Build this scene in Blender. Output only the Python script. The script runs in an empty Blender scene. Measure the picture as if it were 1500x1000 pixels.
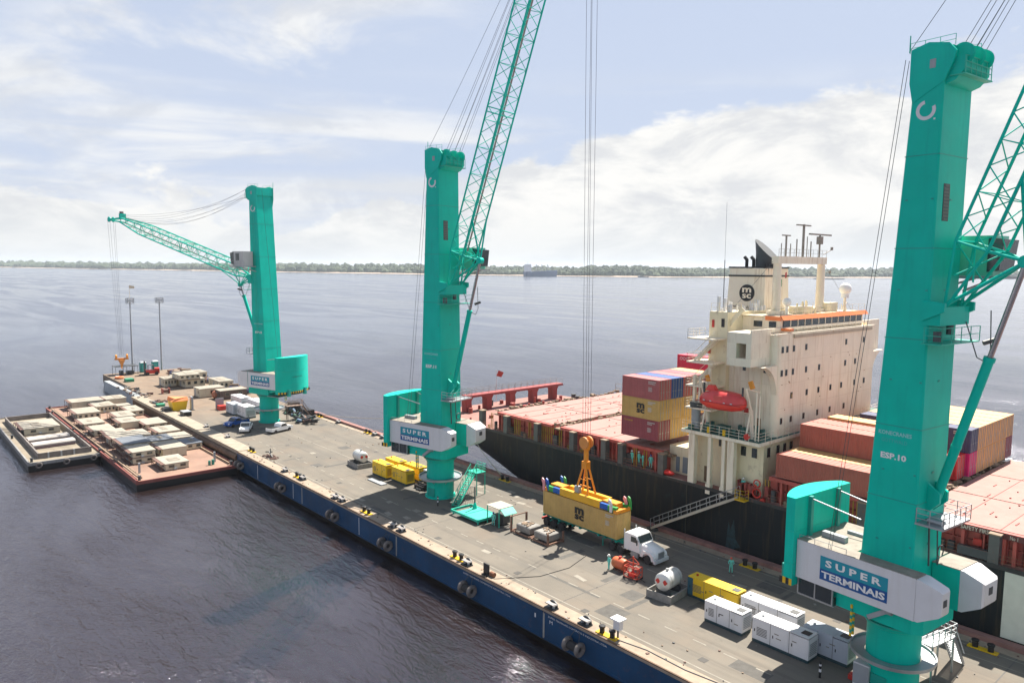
import bpy, bmesh, math, random
from mathutils import Vector, Matrix
R = math.radians
random.seed(11)
S = bpy.context.scene

# ------------------------------------------------------------------ camera
CAM_H = 36.0
cam_d = bpy.data.cameras.new('camera')
cam = bpy.data.objects.new('camera', cam_d)
S.collection.objects.link(cam)
S.camera = cam
PITCH, ROLL, YAW = R(5.76), R(0.5), R(-41.0)
fw0 = Vector((math.cos(YAW), math.sin(YAW), 0)); rt0 = Vector((math.sin(YAW), -math.cos(YAW), 0)); up0 = Vector((0, 0, 1))
fw = fw0 * math.cos(PITCH) - up0 * math.sin(PITCH)
up = fw0 * math.sin(PITCH) + up0 * math.cos(PITCH)
rt = rt0 * math.cos(ROLL) + up * math.sin(ROLL)
up = -rt0 * math.sin(ROLL) + up * math.cos(ROLL)
m = Matrix((rt, up, -fw)).transposed().to_4x4()
m.translation = Vector((0, 0, CAM_H))
cam.matrix_world = m
cam_d.sensor_width = 36.0
cam_d.lens = 36.0 * 1090 / 1500
cam_d.clip_start = 0.5
cam_d.clip_end = 30000

# ------------------------------------------------------------------ light
to_sun = Vector((0.18, -0.66, 1.0)).normalized()
sun_el = math.asin(to_sun.z)
sun_az = math.atan2(to_sun.y, to_sun.x)
sun_d = bpy.data.lights.new('sun', 'SUN')
sun_d.energy = 5.0
sun_d.angle = R(0.6)
sun_d.color = (1.0, 0.93, 0.82)
sun = bpy.data.objects.new('sun', sun_d)
S.collection.objects.link(sun)
sun.rotation_euler = to_sun.to_track_quat('Z', 'Y').to_euler()

W = bpy.data.worlds.new('World')
S.world = W
W.use_nodes = True
wn, wl = W.node_tree.nodes, W.node_tree.links
wn.clear()
def WN(t, **k):
    n = wn.new(t)
    for a, b in k.items(): setattr(n, a, b)
    return n
def wmath(op, a, b=None, c=None, clamp=False):
    n = wn.new('ShaderNodeMath'); n.operation = op; n.use_clamp = clamp
    for i, x in enumerate((a, b, c)):
        if x is None: continue
        if isinstance(x, (int, float)): n.inputs[i].default_value = x
        else: wl.new(x, n.inputs[i])
    return n.outputs[0]
def wramp(x, a, b, smooth=True):
    n = wn.new('ShaderNodeMapRange'); n.interpolation_type = 'SMOOTHSTEP' if smooth else 'LINEAR'
    wl.new(x, n.inputs[0]); n.inputs[1].default_value = a; n.inputs[2].default_value = b
    return n.outputs[0]
out = WN('ShaderNodeOutputWorld'); bg = WN('ShaderNodeBackground')
sky = WN('ShaderNodeTexSky', sky_type='NISHITA')
sky.sun_disc = False
sky.sun_elevation = sun_el
sky.sun_rotation = math.pi / 2 - sun_az
sky.altitude = 40
sky.air_density = 1.0; sky.dust_density = 1.0; sky.ozone_density = 1.0
SKY_STRENGTH = 0.05
bg.inputs[1].default_value = SKY_STRENGTH
tc = WN('ShaderNodeTexCoord'); sep = WN('ShaderNodeSeparateXYZ')
wl.new(tc.outputs['Generated'], sep.inputs[0])
X, Y, Z = sep.outputs
# rotate so that +u is the heading of the river reach; azimuth measured from that heading
hd = YAW
fx = wmath('ADD', wmath('MULTIPLY', X, math.cos(hd)), wmath('MULTIPLY', Y, math.sin(hd)))
fy = wmath('SUBTRACT', wmath('MULTIPLY', Y, math.cos(hd)), wmath('MULTIPLY', X, math.sin(hd)))
azn = wmath('ARCTAN2', fy, fx)                     # left positive, radians
hyp = wmath('SQRT', wmath('ADD', wmath('MULTIPLY', X, X), wmath('MULTIPLY', Y, Y)))
eln = wmath('ARCTAN2', Z, hyp)
def cvec(sx, sy, off=0.0, w=0.0):
    c = WN('ShaderNodeCombineXYZ')
    wl.new(wmath('MULTIPLY', azn, sx), c.inputs[0])
    wl.new(wmath('MULTIPLY', eln, sy), c.inputs[1])
    c.inputs[2].default_value = off
    return c.outputs[0]
def wnoise(vec, scale, detail, rough, dist=0.0):
    n = WN('ShaderNodeTexNoise'); n.inputs['Scale'].default_value = scale; n.inputs['Detail'].default_value = detail
    n.inputs['Roughness'].default_value = rough; n.inputs['Distortion'].default_value = dist
    wl.new(vec, n.inputs['Vector']); return n.outputs['Fac']
# cumulus bank: its upper edge climbs to the right of the reach
base = wnoise(cvec(1.0, 2.0, 3.1), 5.5, 12, 0.60, 0.15)
edge = wmath('ADD', wmath('MULTIPLY', wramp(azn, 0.13, 0.0), 0.075), 0.09)      # elevation of the bank's top
edge = wmath('ADD', edge, wmath('MULTIPLY', wramp(azn, -0.05, -0.62, False), 0.10))
dens = wmath('SUBTRACT', edge, eln)
dens = wmath('ADD', wmath('MULTIPLY', dens, 6.0), wmath('MULTIPLY', wmath('SUBTRACT', base, 0.5), 1.5))
bank = wramp(dens, 0.0, 0.16)
# thin high wisps
wis = wnoise(cvec(1.0, 2.6, 8.4), 3.0, 9, 0.62, 0.6)
wmask = wnoise(cvec(1.0, 1.2, 5.5), 2.3, 2, 0.5)
hi = wmath('MULTIPLY', wramp(wis, 0.46, 0.66), wramp(wmask, 0.36, 0.56))
hi = wmath('MULTIPLY', hi, wramp(azn, -0.05, 0.25))
str_ = wnoise(cvec(0.6, 5.5, 1.3), 3.2, 6, 0.5, 0.2)
low = wmath('MULTIPLY', wramp(str_, 0.44, 0.62), wramp(eln, 0.26, 0.15))
low = wmath('MULTIPLY', low, 0.8)
cl = wmath('MAXIMUM', bank, wmath('MAXIMUM', wmath('MULTIPLY', hi, 0.8), low))
# shading inside the clouds
shd = wnoise(cvec(1.0, 2.4, 11.7), 6.0, 12, 0.64, 0.4)
tone = wramp(shd, 0.38, 0.58)
cm = WN('ShaderNodeMix', data_type='RGBA')
wl.new(tone, cm.inputs['Factor'])
K = 0.42 / SKY_STRENGTH       # cloud radiance, before exposure
cm.inputs['A'].default_value = (0.77 * K, 0.785 * K, 0.81 * K, 1)
cm.inputs['B'].default_value = (1.0 * K, 0.99 * K, 0.965 * K, 1)
# whitish humid veil toward the horizon
veil = WN('ShaderNodeMix', data_type='RGBA')
wl.new(wmath('ADD', wmath('MULTIPLY', wramp(eln, 1.25, 0.1), 0.86), 0.08), veil.inputs['Factor'])
wl.new(sky.outputs[0], veil.inputs['A'])
veil.inputs['B'].default_value = (0.62 * K, 0.70 * K, 0.87 * K, 1)
mx = WN('ShaderNodeMix', data_type='RGBA')
wl.new(cl, mx.inputs['Factor'])
wl.new(veil.outputs['Result'], mx.inputs['A'])
wl.new(cm.outputs['Result'], mx.inputs['B'])
hz = WN('ShaderNodeMix', data_type='RGBA')
wl.new(wmath('MULTIPLY', wramp(eln, 0.09, 0.0), 0.6), hz.inputs['Factor'])
wl.new(mx.outputs['Result'], hz.inputs['A'])
hz.inputs['B'].default_value = (0.80 * K, 0.83 * K, 0.85 * K, 1)
wl.new(hz.outputs['Result'], bg.inputs[0])
wl.new(bg.outputs[0], out.inputs[0])

S.view_settings.view_transform = 'Standard'
S.view_settings.look = 'None'
S.view_settings.exposure = 1.25
S.view_settings.gamma = 1.0
S.view_settings.use_curve_mapping = False
S.render.engine = 'CYCLES'
S.cycles.max_bounces = 6

# ------------------------------------------------------------------ materials
MATS = {}
def mat(name, col, rough=0.55, metal=0.0, var=0.12, scale=0.6, rust=0.0, rustcol=(0.16, 0.07, 0.035), bump=0.0, bscale=8.0,
        streak=0.0, streakcol=(0.10, 0.07, 0.05), emis=0.0, spec=0.5, world=False):
    if name in MATS: return MATS[name]
    M = bpy.data.materials.new(name); M.use_nodes = True
    N, L = M.node_tree.nodes, M.node_tree.links
    b = N['Principled BSDF']
    b.inputs['Roughness'].default_value = rough; b.inputs['Metallic'].default_value = metal
    b.inputs['Specular IOR Level'].default_value = spec
    t = N.new('ShaderNodeTexCoord')
    if world:
        g = N.new('ShaderNodeNewGeometry'); src = g.outputs['Position']
    else: src = t.outputs['Object']
    def noise(s, det=4, mapscale=None):
        n = N.new('ShaderNodeTexNoise'); n.inputs['Scale'].default_value = s; n.inputs['Detail'].default_value = det
        n.inputs['Roughness'].default_value = 0.6
        if mapscale:
            mp = N.new('ShaderNodeMapping'); mp.inputs['Scale'].default_value = mapscale
            L.new(src, mp.inputs[0]); L.new(mp.outputs[0], n.inputs['Vector'])
        else: L.new(src, n.inputs['Vector'])
        return n.outputs['Fac']
    def ramp(x, a, b_):
        n = N.new('ShaderNodeMapRange'); n.inputs[1].default_value = a; n.inputs[2].default_value = b_
        L.new(x, n.inputs[0]); return n.outputs[0]
    def mul(x, k):
        n = N.new('ShaderNodeMath'); n.operation = 'MULTIPLY'; L.new(x, n.inputs[0])
        if isinstance(k, (int, float)): n.inputs[1].default_value = k
        else: L.new(k, n.inputs[1])
        return n.outputs[0]
    n1 = noise(scale, 6)
    mix = N.new('ShaderNodeMix'); mix.data_type = 'RGBA'
    mix.inputs['A'].default_value = (*[c * (1 - var) for c in col], 1)
    mix.inputs['B'].default_value = (*[min(1, c * (1 + var)) for c in col], 1)
    L.new(ramp(n1, 0.3, 0.7), mix.inputs['Factor'])
    cur = mix.outputs['Result']
    def over(cur, fac, c):
        m2 = N.new('ShaderNodeMix'); m2.data_type = 'RGBA'; L.new(fac, m2.inputs['Factor']); L.new(cur, m2.inputs['A'])
        m2.inputs['B'].default_value = (*c, 1); return m2.outputs['Result']
    if streak:
        s = noise(1.0, 5, (2.2, 2.2, 0.18))
        cur = over(cur, mul(ramp(s, 0.52, 0.72), streak), streakcol)
    if rust:
        r_ = noise(scale * 2.3 + 0.4, 8)
        cur = over(cur, mul(ramp(r_, 0.60, 0.68), rust), rustcol)
    L.new(cur, b.inputs['Base Color'])
    rr = N.new('ShaderNodeMapRange'); rr.inputs[3].default_value = max(0.03, rough - 0.1); rr.inputs[4].default_value = min(1, rough + 0.12)
    L.new(noise(scale * 3, 3), rr.inputs[0]); L.new(rr.outputs[0], b.inputs['Roughness'])
    if bump:
        bp = N.new('ShaderNodeBump'); bp.inputs['Strength'].default_value = bump; bp.inputs['Distance'].default_value = 0.02
        L.new(noise(bscale, 6), bp.inputs['Height']); L.new(bp.outputs[0], b.inputs['Normal'])
    if emis:
        b.inputs['Emission Strength'].default_value = emis
    MATS[name] = M
    return M

TEAL = mat('crane_teal', (0.0, 0.50, 0.385), 0.42, spec=0.12, var=0.11, scale=0.25, streak=0.32, rust=0.0, bump=0.25, bscale=1.3, streakcol=(0.0, 0.32, 0.26))
TEAL_D = mat('crane_teal_dark', (0.002, 0.30, 0.24), 0.45)
TEALFRAME = mat('teal_frame', (0.01, 0.42, 0.30), 0.5, rust=0.2)
WHITE = mat('white_paint', (0.64, 0.64, 0.66), 0.4, var=0.05, streak=0.2, streakcol=(0.45, 0.42, 0.36))
WHITE2 = mat('white_bright', (0.78, 0.78, 0.77), 0.35, var=0.03)
SIGNTEAL = mat('sign_teal', (0.002, 0.27, 0.36), 0.4, var=0.02)
SIGNBLUE = mat('sign_blue', (0.0, 0.075, 0.27), 0.4, var=0.02)
ROOFTAN = mat('roof_tan', (0.25, 0.22, 0.185), 0.8, var=0.2, scale=1.2, streak=0.3)
GALV = mat('galvanised', (0.36, 0.38, 0.40), 0.4, metal=0.6, var=0.15)
GREYPAINT = mat('grey_paint', (0.30, 0.32, 0.34), 0.5, var=0.12)
DGREY = mat('dark_grey', (0.055, 0.06, 0.065), 0.5, var=0.2)
BLACK = mat('black', (0.012, 0.012, 0.014), 0.45, var=0.2)
RUBBER = mat('rubber', (0.03, 0.028, 0.028), 0.85, var=0.3, streak=0.3, streakcol=(0.12, 0.10, 0.09))
RUBBERDUST = mat('dusty_rubber', (0.16, 0.14, 0.13), 0.9, var=0.4, scale=2)
GLASS = mat('dark_glass', (0.02, 0.03, 0.035), 0.08, var=0.05, spec=0.8)
ROPE = mat('steel_rope', (0.06, 0.06, 0.065), 0.6)
HAWSER = mat('hawser', (0.42, 0.39, 0.32), 0.9)
YELLOW = mat('yellow_paint', (0.68, 0.42, 0.01), 0.42, var=0.1, rust=0.25)
YELLOWG = mat('generator_yellow', (0.74, 0.47, 0.012), 0.42, var=0.06)
ORANGE = mat('orange_paint', (0.74, 0.27, 0.015), 0.45, var=0.12, rust=0.25)
REDO = mat('lifeboat_red', (0.74, 0.045, 0.035), 0.35, var=0.08)
REDP = mat('red_paint', (0.50, 0.03, 0.02), 0.5, var=0.2, rust=0.2)
BLUEP = mat('blue_paint', (0.0, 0.09, 0.42), 0.45)
GREENP = mat('green_paint', (0.03, 0.30, 0.06), 0.45)
PINKP = mat('flipper_pink', (0.65, 0.25, 0.28), 0.5)
HULLBLUE = mat('pontoon_blue', (0.005, 0.045, 0.115), 0.5, spec=0.3, var=0.25, scale=0.3, streak=0.35, streakcol=(0.02, 0.035, 0.07), rust=0.15, world=True)
HULLBLACK = mat('pontoon_black', (0.006, 0.006, 0.007), 0.5, var=0.3, world=True)
EDGETAN = mat('edge_tan', (0.29, 0.23, 0.175), 0.85, var=0.2, scale=0.8, rust=0.3, rustcol=(0.30, 0.17, 0.10), world=True, bump=0.3)
EDGERUST = mat('edge_rust', (0.115, 0.070, 0.045), 0.85, var=0.35, scale=0.8, rust=0.6, world=True, bump=0.4)
LINE = mat('line_paint', (0.235, 0.215, 0.18), 0.8, var=0.2, rust=0.5, rustcol=(0.30, 0.28, 0.25), world=True, scale=1.2)
KERB = mat('kerb_red', (0.26, 0.13, 0.115), 0.85, var=0.25, scale=0.8, world=True, rust=0.3)
SHIPBLACK = mat('ship_black', (0.009, 0.013, 0.017), 0.5, spec=0.25, var=0.35, scale=0.12, streak=0.75, streakcol=(0.055, 0.042, 0.026), world=True, rust=0.35, rustcol=(0.012, 0.04, 0.045))
SHIPRED = mat('ship_red', (0.46, 0.09, 0.07), 0.6, var=0.25, scale=0.7, rust=0.5, rustcol=(0.20, 0.09, 0.06), world=True)
SHIPREDD = mat('ship_red_dark', (0.28, 0.05, 0.04), 0.65, var=0.3, scale=0.7, rust=0.5, world=True)
HATCH = mat('hatch_pink', (0.33, 0.175, 0.15), 0.75, var=0.09, scale=0.5, rust=0.35, rustcol=(0.32, 0.13, 0.10), world=True)
CREAM = mat('ship_cream', (0.80, 0.715, 0.58), 0.5, var=0.08, scale=0.3, streak=0.5, streakcol=(0.42, 0.27, 0.15))
CREAMY = mat('ship_cream_yellow', (0.72, 0.64, 0.45), 0.5, var=0.08, scale=0.3, streak=0.3, streakcol=(0.40, 0.28, 0.14), rust=0.25)
DECKGREEN = mat('deck_green', (0.035, 0.12, 0.10), 0.7, var=0.2, rust=0.2)
BRIDGEORANGE = mat('bridge_orange', (0.74, 0.20, 0.06), 0.5, var=0.12)
GANGTAN = mat('gear_tan', (0.25, 0.18, 0.125), 0.8, var=0.3, scale=2)
CABIN = mat('cabin_beige', (0.52, 0.47, 0.36), 0.65, var=0.10, scale=0.5, streak=0.25)
CABINROOF = mat('cabin_roof', (0.37, 0.34, 0.285), 0.8, var=0.12, scale=0.5, rust=0.15)
CABINROOFG = mat('cabin_roof_grey', (0.17, 0.19, 0.22), 0.6, var=0.12, scale=0.5)
RAILBROWN = mat('frame_brown', (0.13, 0.07, 0.055), 0.7, var=0.3)
BARGERED = mat('barge_red', (0.20, 0.055, 0.045), 0.7, var=0.2, world=True)
BARGEDECK = mat('barge_deck', (0.25, 0.155, 0.115), 0.85, var=0.2, scale=0.25, rust=0.5, rustcol=(0.33, 0.17, 0.11), world=True)
BARGETAN = mat('barge_tan', (0.235, 0.20, 0.15), 0.85, var=0.2, scale=0.25, rust=0.4, world=True)
BARGEGREY = mat('barge_grey', (0.22, 0.22, 0.22), 0.8, var=0.25, scale=0.4, streak=0.4, world=True)
COVER = mat('coverall_teal', (0.14, 0.58, 0.50), 0.85)
SKIN = mat('skin', (0.28, 0.15, 0.10), 0.6)
HELM = mat('helmet', (0.55, 0.08, 0.05), 0.4)
HELMW = mat('helmet_white', (0.7, 0.7, 0.68), 0.4)
HELMB = mat('helmet_blue', (0.02, 0.09, 0.35), 0.4)
ORANGEVEST = mat('vest_orange', (0.7, 0.16, 0.05), 0.8)
CONCRETE = mat('concrete_grey', (0.24, 0.23, 0.215), 0.85, var=0.2, scale=2, rust=0.2)
SILVER = mat('tank_silver', (0.62, 0.62, 0.60), 0.35, metal=0.3, var=0.08)
BLUECAR = mat('car_blue', (0.01, 0.08, 0.33), 0.25, var=0.03)
TENTO = mat('tarp_orange', (0.75, 0.25, 0.10), 0.8)
SAND = mat('sand', (0.36, 0.28, 0.21), 0.95, var=0.12, scale=0.01, world=True)
LOGOBLACK = mat('logo_black', (0.02, 0.018, 0.015), 0.6)
HAZARD_Y = YELLOW
def contmat(n, c): return mat('container_' + n, c, 0.55, var=0.12, scale=0.8, rust=0.25, rustcol=(c[0] * 0.4 + 0.06, c[1] * 0.4 + 0.03, c[2] * 0.4 + 0.02), streak=0.25, streakcol=(c[0] * 0.55, c[1] * 0.55, c[2] * 0.55))
C_RED = contmat('rust_red', (0.38, 0.10, 0.07)); C_MAR = contmat('maroon', (0.27, 0.055, 0.075)); C_MAR2 = contmat('light_maroon', (0.37, 0.10, 0.105))
C_YEL = contmat('mustard', (0.52, 0.34, 0.11)); C_OCH = contmat('ochre', (0.62, 0.36, 0.14)); C_BLU = contmat('blue', (0.0, 0.055, 0.24))
C_NAV = contmat('navy', (0.035, 0.045, 0.12)); C_MAG = contmat('magenta', (0.60, 0.008, 0.16)); C_BRED = contmat('bright_red', (0.55, 0.03, 0.035)); C_RUBY = contmat('ruby', (0.50, 0.015, 0.06))

# deck surface of the quay
def quay_material():
    M = bpy.data.materials.new('quay_surface'); M.use_nodes = True
    N, L = M.node_tree.nodes, M.node_tree.links; b = N['Principled BSDF']
    g = N.new('ShaderNodeNewGeometry')
    def noise(s, det=5, ms=None, rough=0.6):
        n = N.new('ShaderNodeTexNoise'); n.inputs['Scale'].default_value = s; n.inputs['Detail'].default_value = det; n.inputs['Roughness'].default_value = rough
        if ms:
            mp = N.new('ShaderNodeMapping'); mp.inputs['Scale'].default_value = ms; L.new(g.outputs['Position'], mp.inputs[0]); L.new(mp.outputs[0], n.inputs['Vector'])
        else: L.new(g.outputs['Position'], n.inputs['Vector'])
        return n.outputs['Fac']
    def rmp(x, a, b_, c=0, d=1):
        n = N.new('ShaderNodeMapRange'); n.inputs[1].default_value = a; n.inputs[2].default_value = b_; n.inputs[3].default_value = c; n.inputs[4].default_value = d
        L.new(x, n.inputs[0]); return n.outputs[0]
    def mix(f, a, c):
        n = N.new('ShaderNodeMix'); n.data_type = 'RGBA'; L.new(f, n.inputs['Factor'])
        for i, x in (('A', a), ('B', c)):
            if isinstance(x, tuple): n.inputs[i].default_value = (*x, 1)
            else: L.new(x, n.inputs[i])
        return n.outputs['Result']
    sp = N.new('ShaderNodeSeparateXYZ'); L.new(g.outputs['Position'], sp.inputs[0])
    grey = mix(rmp(noise(0.16, 6), 0.35, 0.65), (0.142, 0.129, 0.110), (0.182, 0.162, 0.135))
    # tyre-polished lanes run along the quay
    grey = mix(rmp(noise(1.0, 4, (0.012, 0.35, 1)), 0.45, 0.65, 0, 0.55), grey, (0.108, 0.104, 0.097))
    tan = mix(rmp(noise(0.35, 5), 0.35, 0.65), (0.185, 0.135, 0.098), (0.235, 0.175, 0.128))
    far = rmp(sp.outputs[0], 150, 176)
    nn = N.new('ShaderNodeMath'); nn.operation = 'ADD'; L.new(far, nn.inputs[0]); L.new(rmp(noise(0.2, 4), 0.3, 0.7, -0.3, 0.3), nn.inputs[1])
    cl_ = N.new('ShaderNodeClamp'); L.new(nn.outputs[0], cl_.inputs[0])
    col = mix(cl_.outputs[0], grey, tan)
    col = mix(rmp(noise(0.9, 8), 0.60, 0.70, 0, 0.32), col, (0.078, 0.072, 0.065))      # oil and tyre stains
    col = mix(rmp(noise(1.0, 5, (0.06, 1.6, 1)), 0.54, 0.68, 0, 0.32), col, (0.072, 0.067, 0.062))
    col = mix(rmp(noise(6.0, 5), 0.30, 0.75, 0, 0.22), col, (0.19, 0.175, 0.155))
    L.new(col, b.inputs['Base Color']); b.inputs['Roughness'].default_value = 0.9; b.inputs['Specular IOR Level'].default_value = 0.2
    bp = N.new('ShaderNodeBump'); bp.inputs['Strength'].default_value = 0.35; bp.inputs['Distance'].default_value = 0.02
    L.new(noise(9, 6), bp.inputs['Height']); L.new(bp.outputs[0], b.inputs['Normal'])
    return M
QUAY = quay_material()

def water_material():
    M = bpy.data.materials.new('river_water'); M.use_nodes = True
    N, L = M.node_tree.nodes, M.node_tree.links; b = N['Principled BSDF']
    b.inputs['Base Color'].default_value = (0.016, 0.008, 0.005, 1)
    b.inputs['Roughness'].default_value = 0.06
    b.inputs['IOR'].default_value = 1.85
    b.inputs['Specular IOR Level'].default_value = 1.0
    b.inputs['Specular Tint'].default_value = (0.84, 0.86, 1.0, 1)
    g = N.new('ShaderNodeNewGeometry')
    def noise(ms, det, rough=0.55, dist=0.0, rot=0.0):
        mp = N.new('ShaderNodeMapping'); mp.inputs['Scale'].default_value = ms; mp.inputs['Rotation'].default_value = (0, 0, rot)
        L.new(g.outputs['Position'], mp.inputs[0])
        n = N.new('ShaderNodeTexNoise'); n.inputs['Scale'].default_value = 1; n.inputs['Detail'].default_value = det
        n.inputs['Roughness'].default_value = rough; n.inputs['Distortion'].default_value = dist
        L.new(mp.outputs[0], n.inputs['Vector']); return n.outputs['Fac']
    def add(*xs):
        cur = None
        for x, k in xs:
            q = N.new('ShaderNodeMath'); q.operation = 'MULTIPLY'; L.new(x, q.inputs[0]); q.inputs[1].default_value = k
            if cur is None: cur = q.outputs[0]
            else:
                a = N.new('ShaderNodeMath'); a.operation = 'ADD'; L.new(cur, a.inputs[0]); L.new(q.outputs[0], a.inputs[1]); cur = a.outputs[0]
        return cur
    big = noise((0.06, 0.20, 1), 3, 0.5, 0.5, R(20))
    mid = noise((0.45, 1.1, 1), 4, 0.6, 0.6, R(28))
    sml = noise((2.2, 3.6, 1), 4, 0.62, 0.3, R(10))
    # calmer and rougher patches, as wind and wakes leave them
    patch = noise((0.012, 0.03, 1), 4, 0.6, 1.2, R(-35))
    pr = N.new('ShaderNodeMapRange'); pr.inputs[1].default_value = 0.38; pr.inputs[2].default_value = 0.62; pr.inputs[3].default_value = 0.45; pr.inputs[4].default_value = 1.25
    L.new(patch, pr.inputs[0])
    swl = noise((0.045, 0.42, 1), 3, 0.5, 0.8, R(-62))
    h = add((big, 0.9), (mid, 0.5), (sml, 0.18), (swl, 0.48))
    bp = N.new('ShaderNodeBump'); bp.inputs['Distance'].default_value = 1.0
    st = N.new('ShaderNodeMath'); st.operation = 'MULTIPLY'; L.new(pr.outputs[0], st.inputs[0]); st.inputs[1].default_value = 0.55
    L.new(st.outputs[0], bp.inputs['Strength'])
    # sheltered chop round the pontoons gives way to long smooth water in the open reach
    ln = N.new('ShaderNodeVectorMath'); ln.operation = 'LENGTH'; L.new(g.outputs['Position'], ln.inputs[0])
    fr = N.new('ShaderNodeMapRange'); fr.inputs[1].default_value = 80; fr.inputs[2].default_value = 500; fr.inputs[3].default_value = 1.0; fr.inputs[4].default_value = 0.20
    L.new(ln.outputs['Value'], fr.inputs[0])
    s2 = N.new('ShaderNodeMath'); s2.operation = 'MULTIPLY'; L.new(st.outputs[0], s2.inputs[0]); L.new(fr.outputs[0], s2.inputs[1]); L.new(s2.outputs[0], bp.inputs['Strength'])
    # brown water round the quay; farther out sky glare is painted into the colour
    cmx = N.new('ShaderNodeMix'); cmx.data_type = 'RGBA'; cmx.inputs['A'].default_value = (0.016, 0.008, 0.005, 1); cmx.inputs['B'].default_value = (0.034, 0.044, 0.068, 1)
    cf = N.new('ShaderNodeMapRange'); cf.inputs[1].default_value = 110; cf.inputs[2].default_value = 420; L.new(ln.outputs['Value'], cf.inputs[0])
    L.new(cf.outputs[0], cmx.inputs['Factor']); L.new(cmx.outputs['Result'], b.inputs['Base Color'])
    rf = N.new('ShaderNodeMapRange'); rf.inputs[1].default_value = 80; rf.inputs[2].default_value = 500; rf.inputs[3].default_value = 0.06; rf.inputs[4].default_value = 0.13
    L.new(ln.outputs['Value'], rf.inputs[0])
    wk = noise((0.004, 0.02, 1), 5, 0.6, 1.6, R(-38))
    wr = N.new('ShaderNodeMapRange'); wr.inputs[1].default_value = 0.42; wr.inputs[2].default_value = 0.60; wr.inputs[3].default_value = 0.0; wr.inputs[4].default_value = 0.11; L.new(wk, wr.inputs[0])
    ra = N.new('ShaderNodeMath'); ra.operation = 'ADD'; L.new(rf.outputs[0], ra.inputs[0]); L.new(wr.outputs[0], ra.inputs[1]); L.new(ra.outputs[0], b.inputs['Roughness'])
    L.new(h, bp.inputs['Height']); L.new(bp.outputs[0], b.inputs['Normal'])
    return M
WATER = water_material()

def forest_material():
    M = bpy.data.materials.new('forest'); M.use_nodes = True
    N, L = M.node_tree.nodes, M.node_tree.links; b = N['Principled BSDF']
    g = N.new('ShaderNodeNewGeometry'); n = N.new('ShaderNodeTexNoise'); n.inputs['Scale'].default_value = 0.012; n.inputs['Detail'].default_value = 8
    L.new(g.outputs['Position'], n.inputs['Vector'])
    cr = N.new('ShaderNodeValToRGB'); cr.color_ramp.elements[0].color = (0.018, 0.035, 0.013, 1); cr.color_ramp.elements[1].color = (0.055, 0.08, 0.03, 1)
    cr.color_ramp.elements[0].position = 0.35; cr.color_ramp.elements[1].position = 0.65
    L.new(n.outputs['Fac'], cr.inputs[0]); L.new(cr.outputs[0], b.inputs['Base Color']); b.inputs['Roughness'].default_value = 0.9
    return M
FOREST = forest_material()

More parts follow.
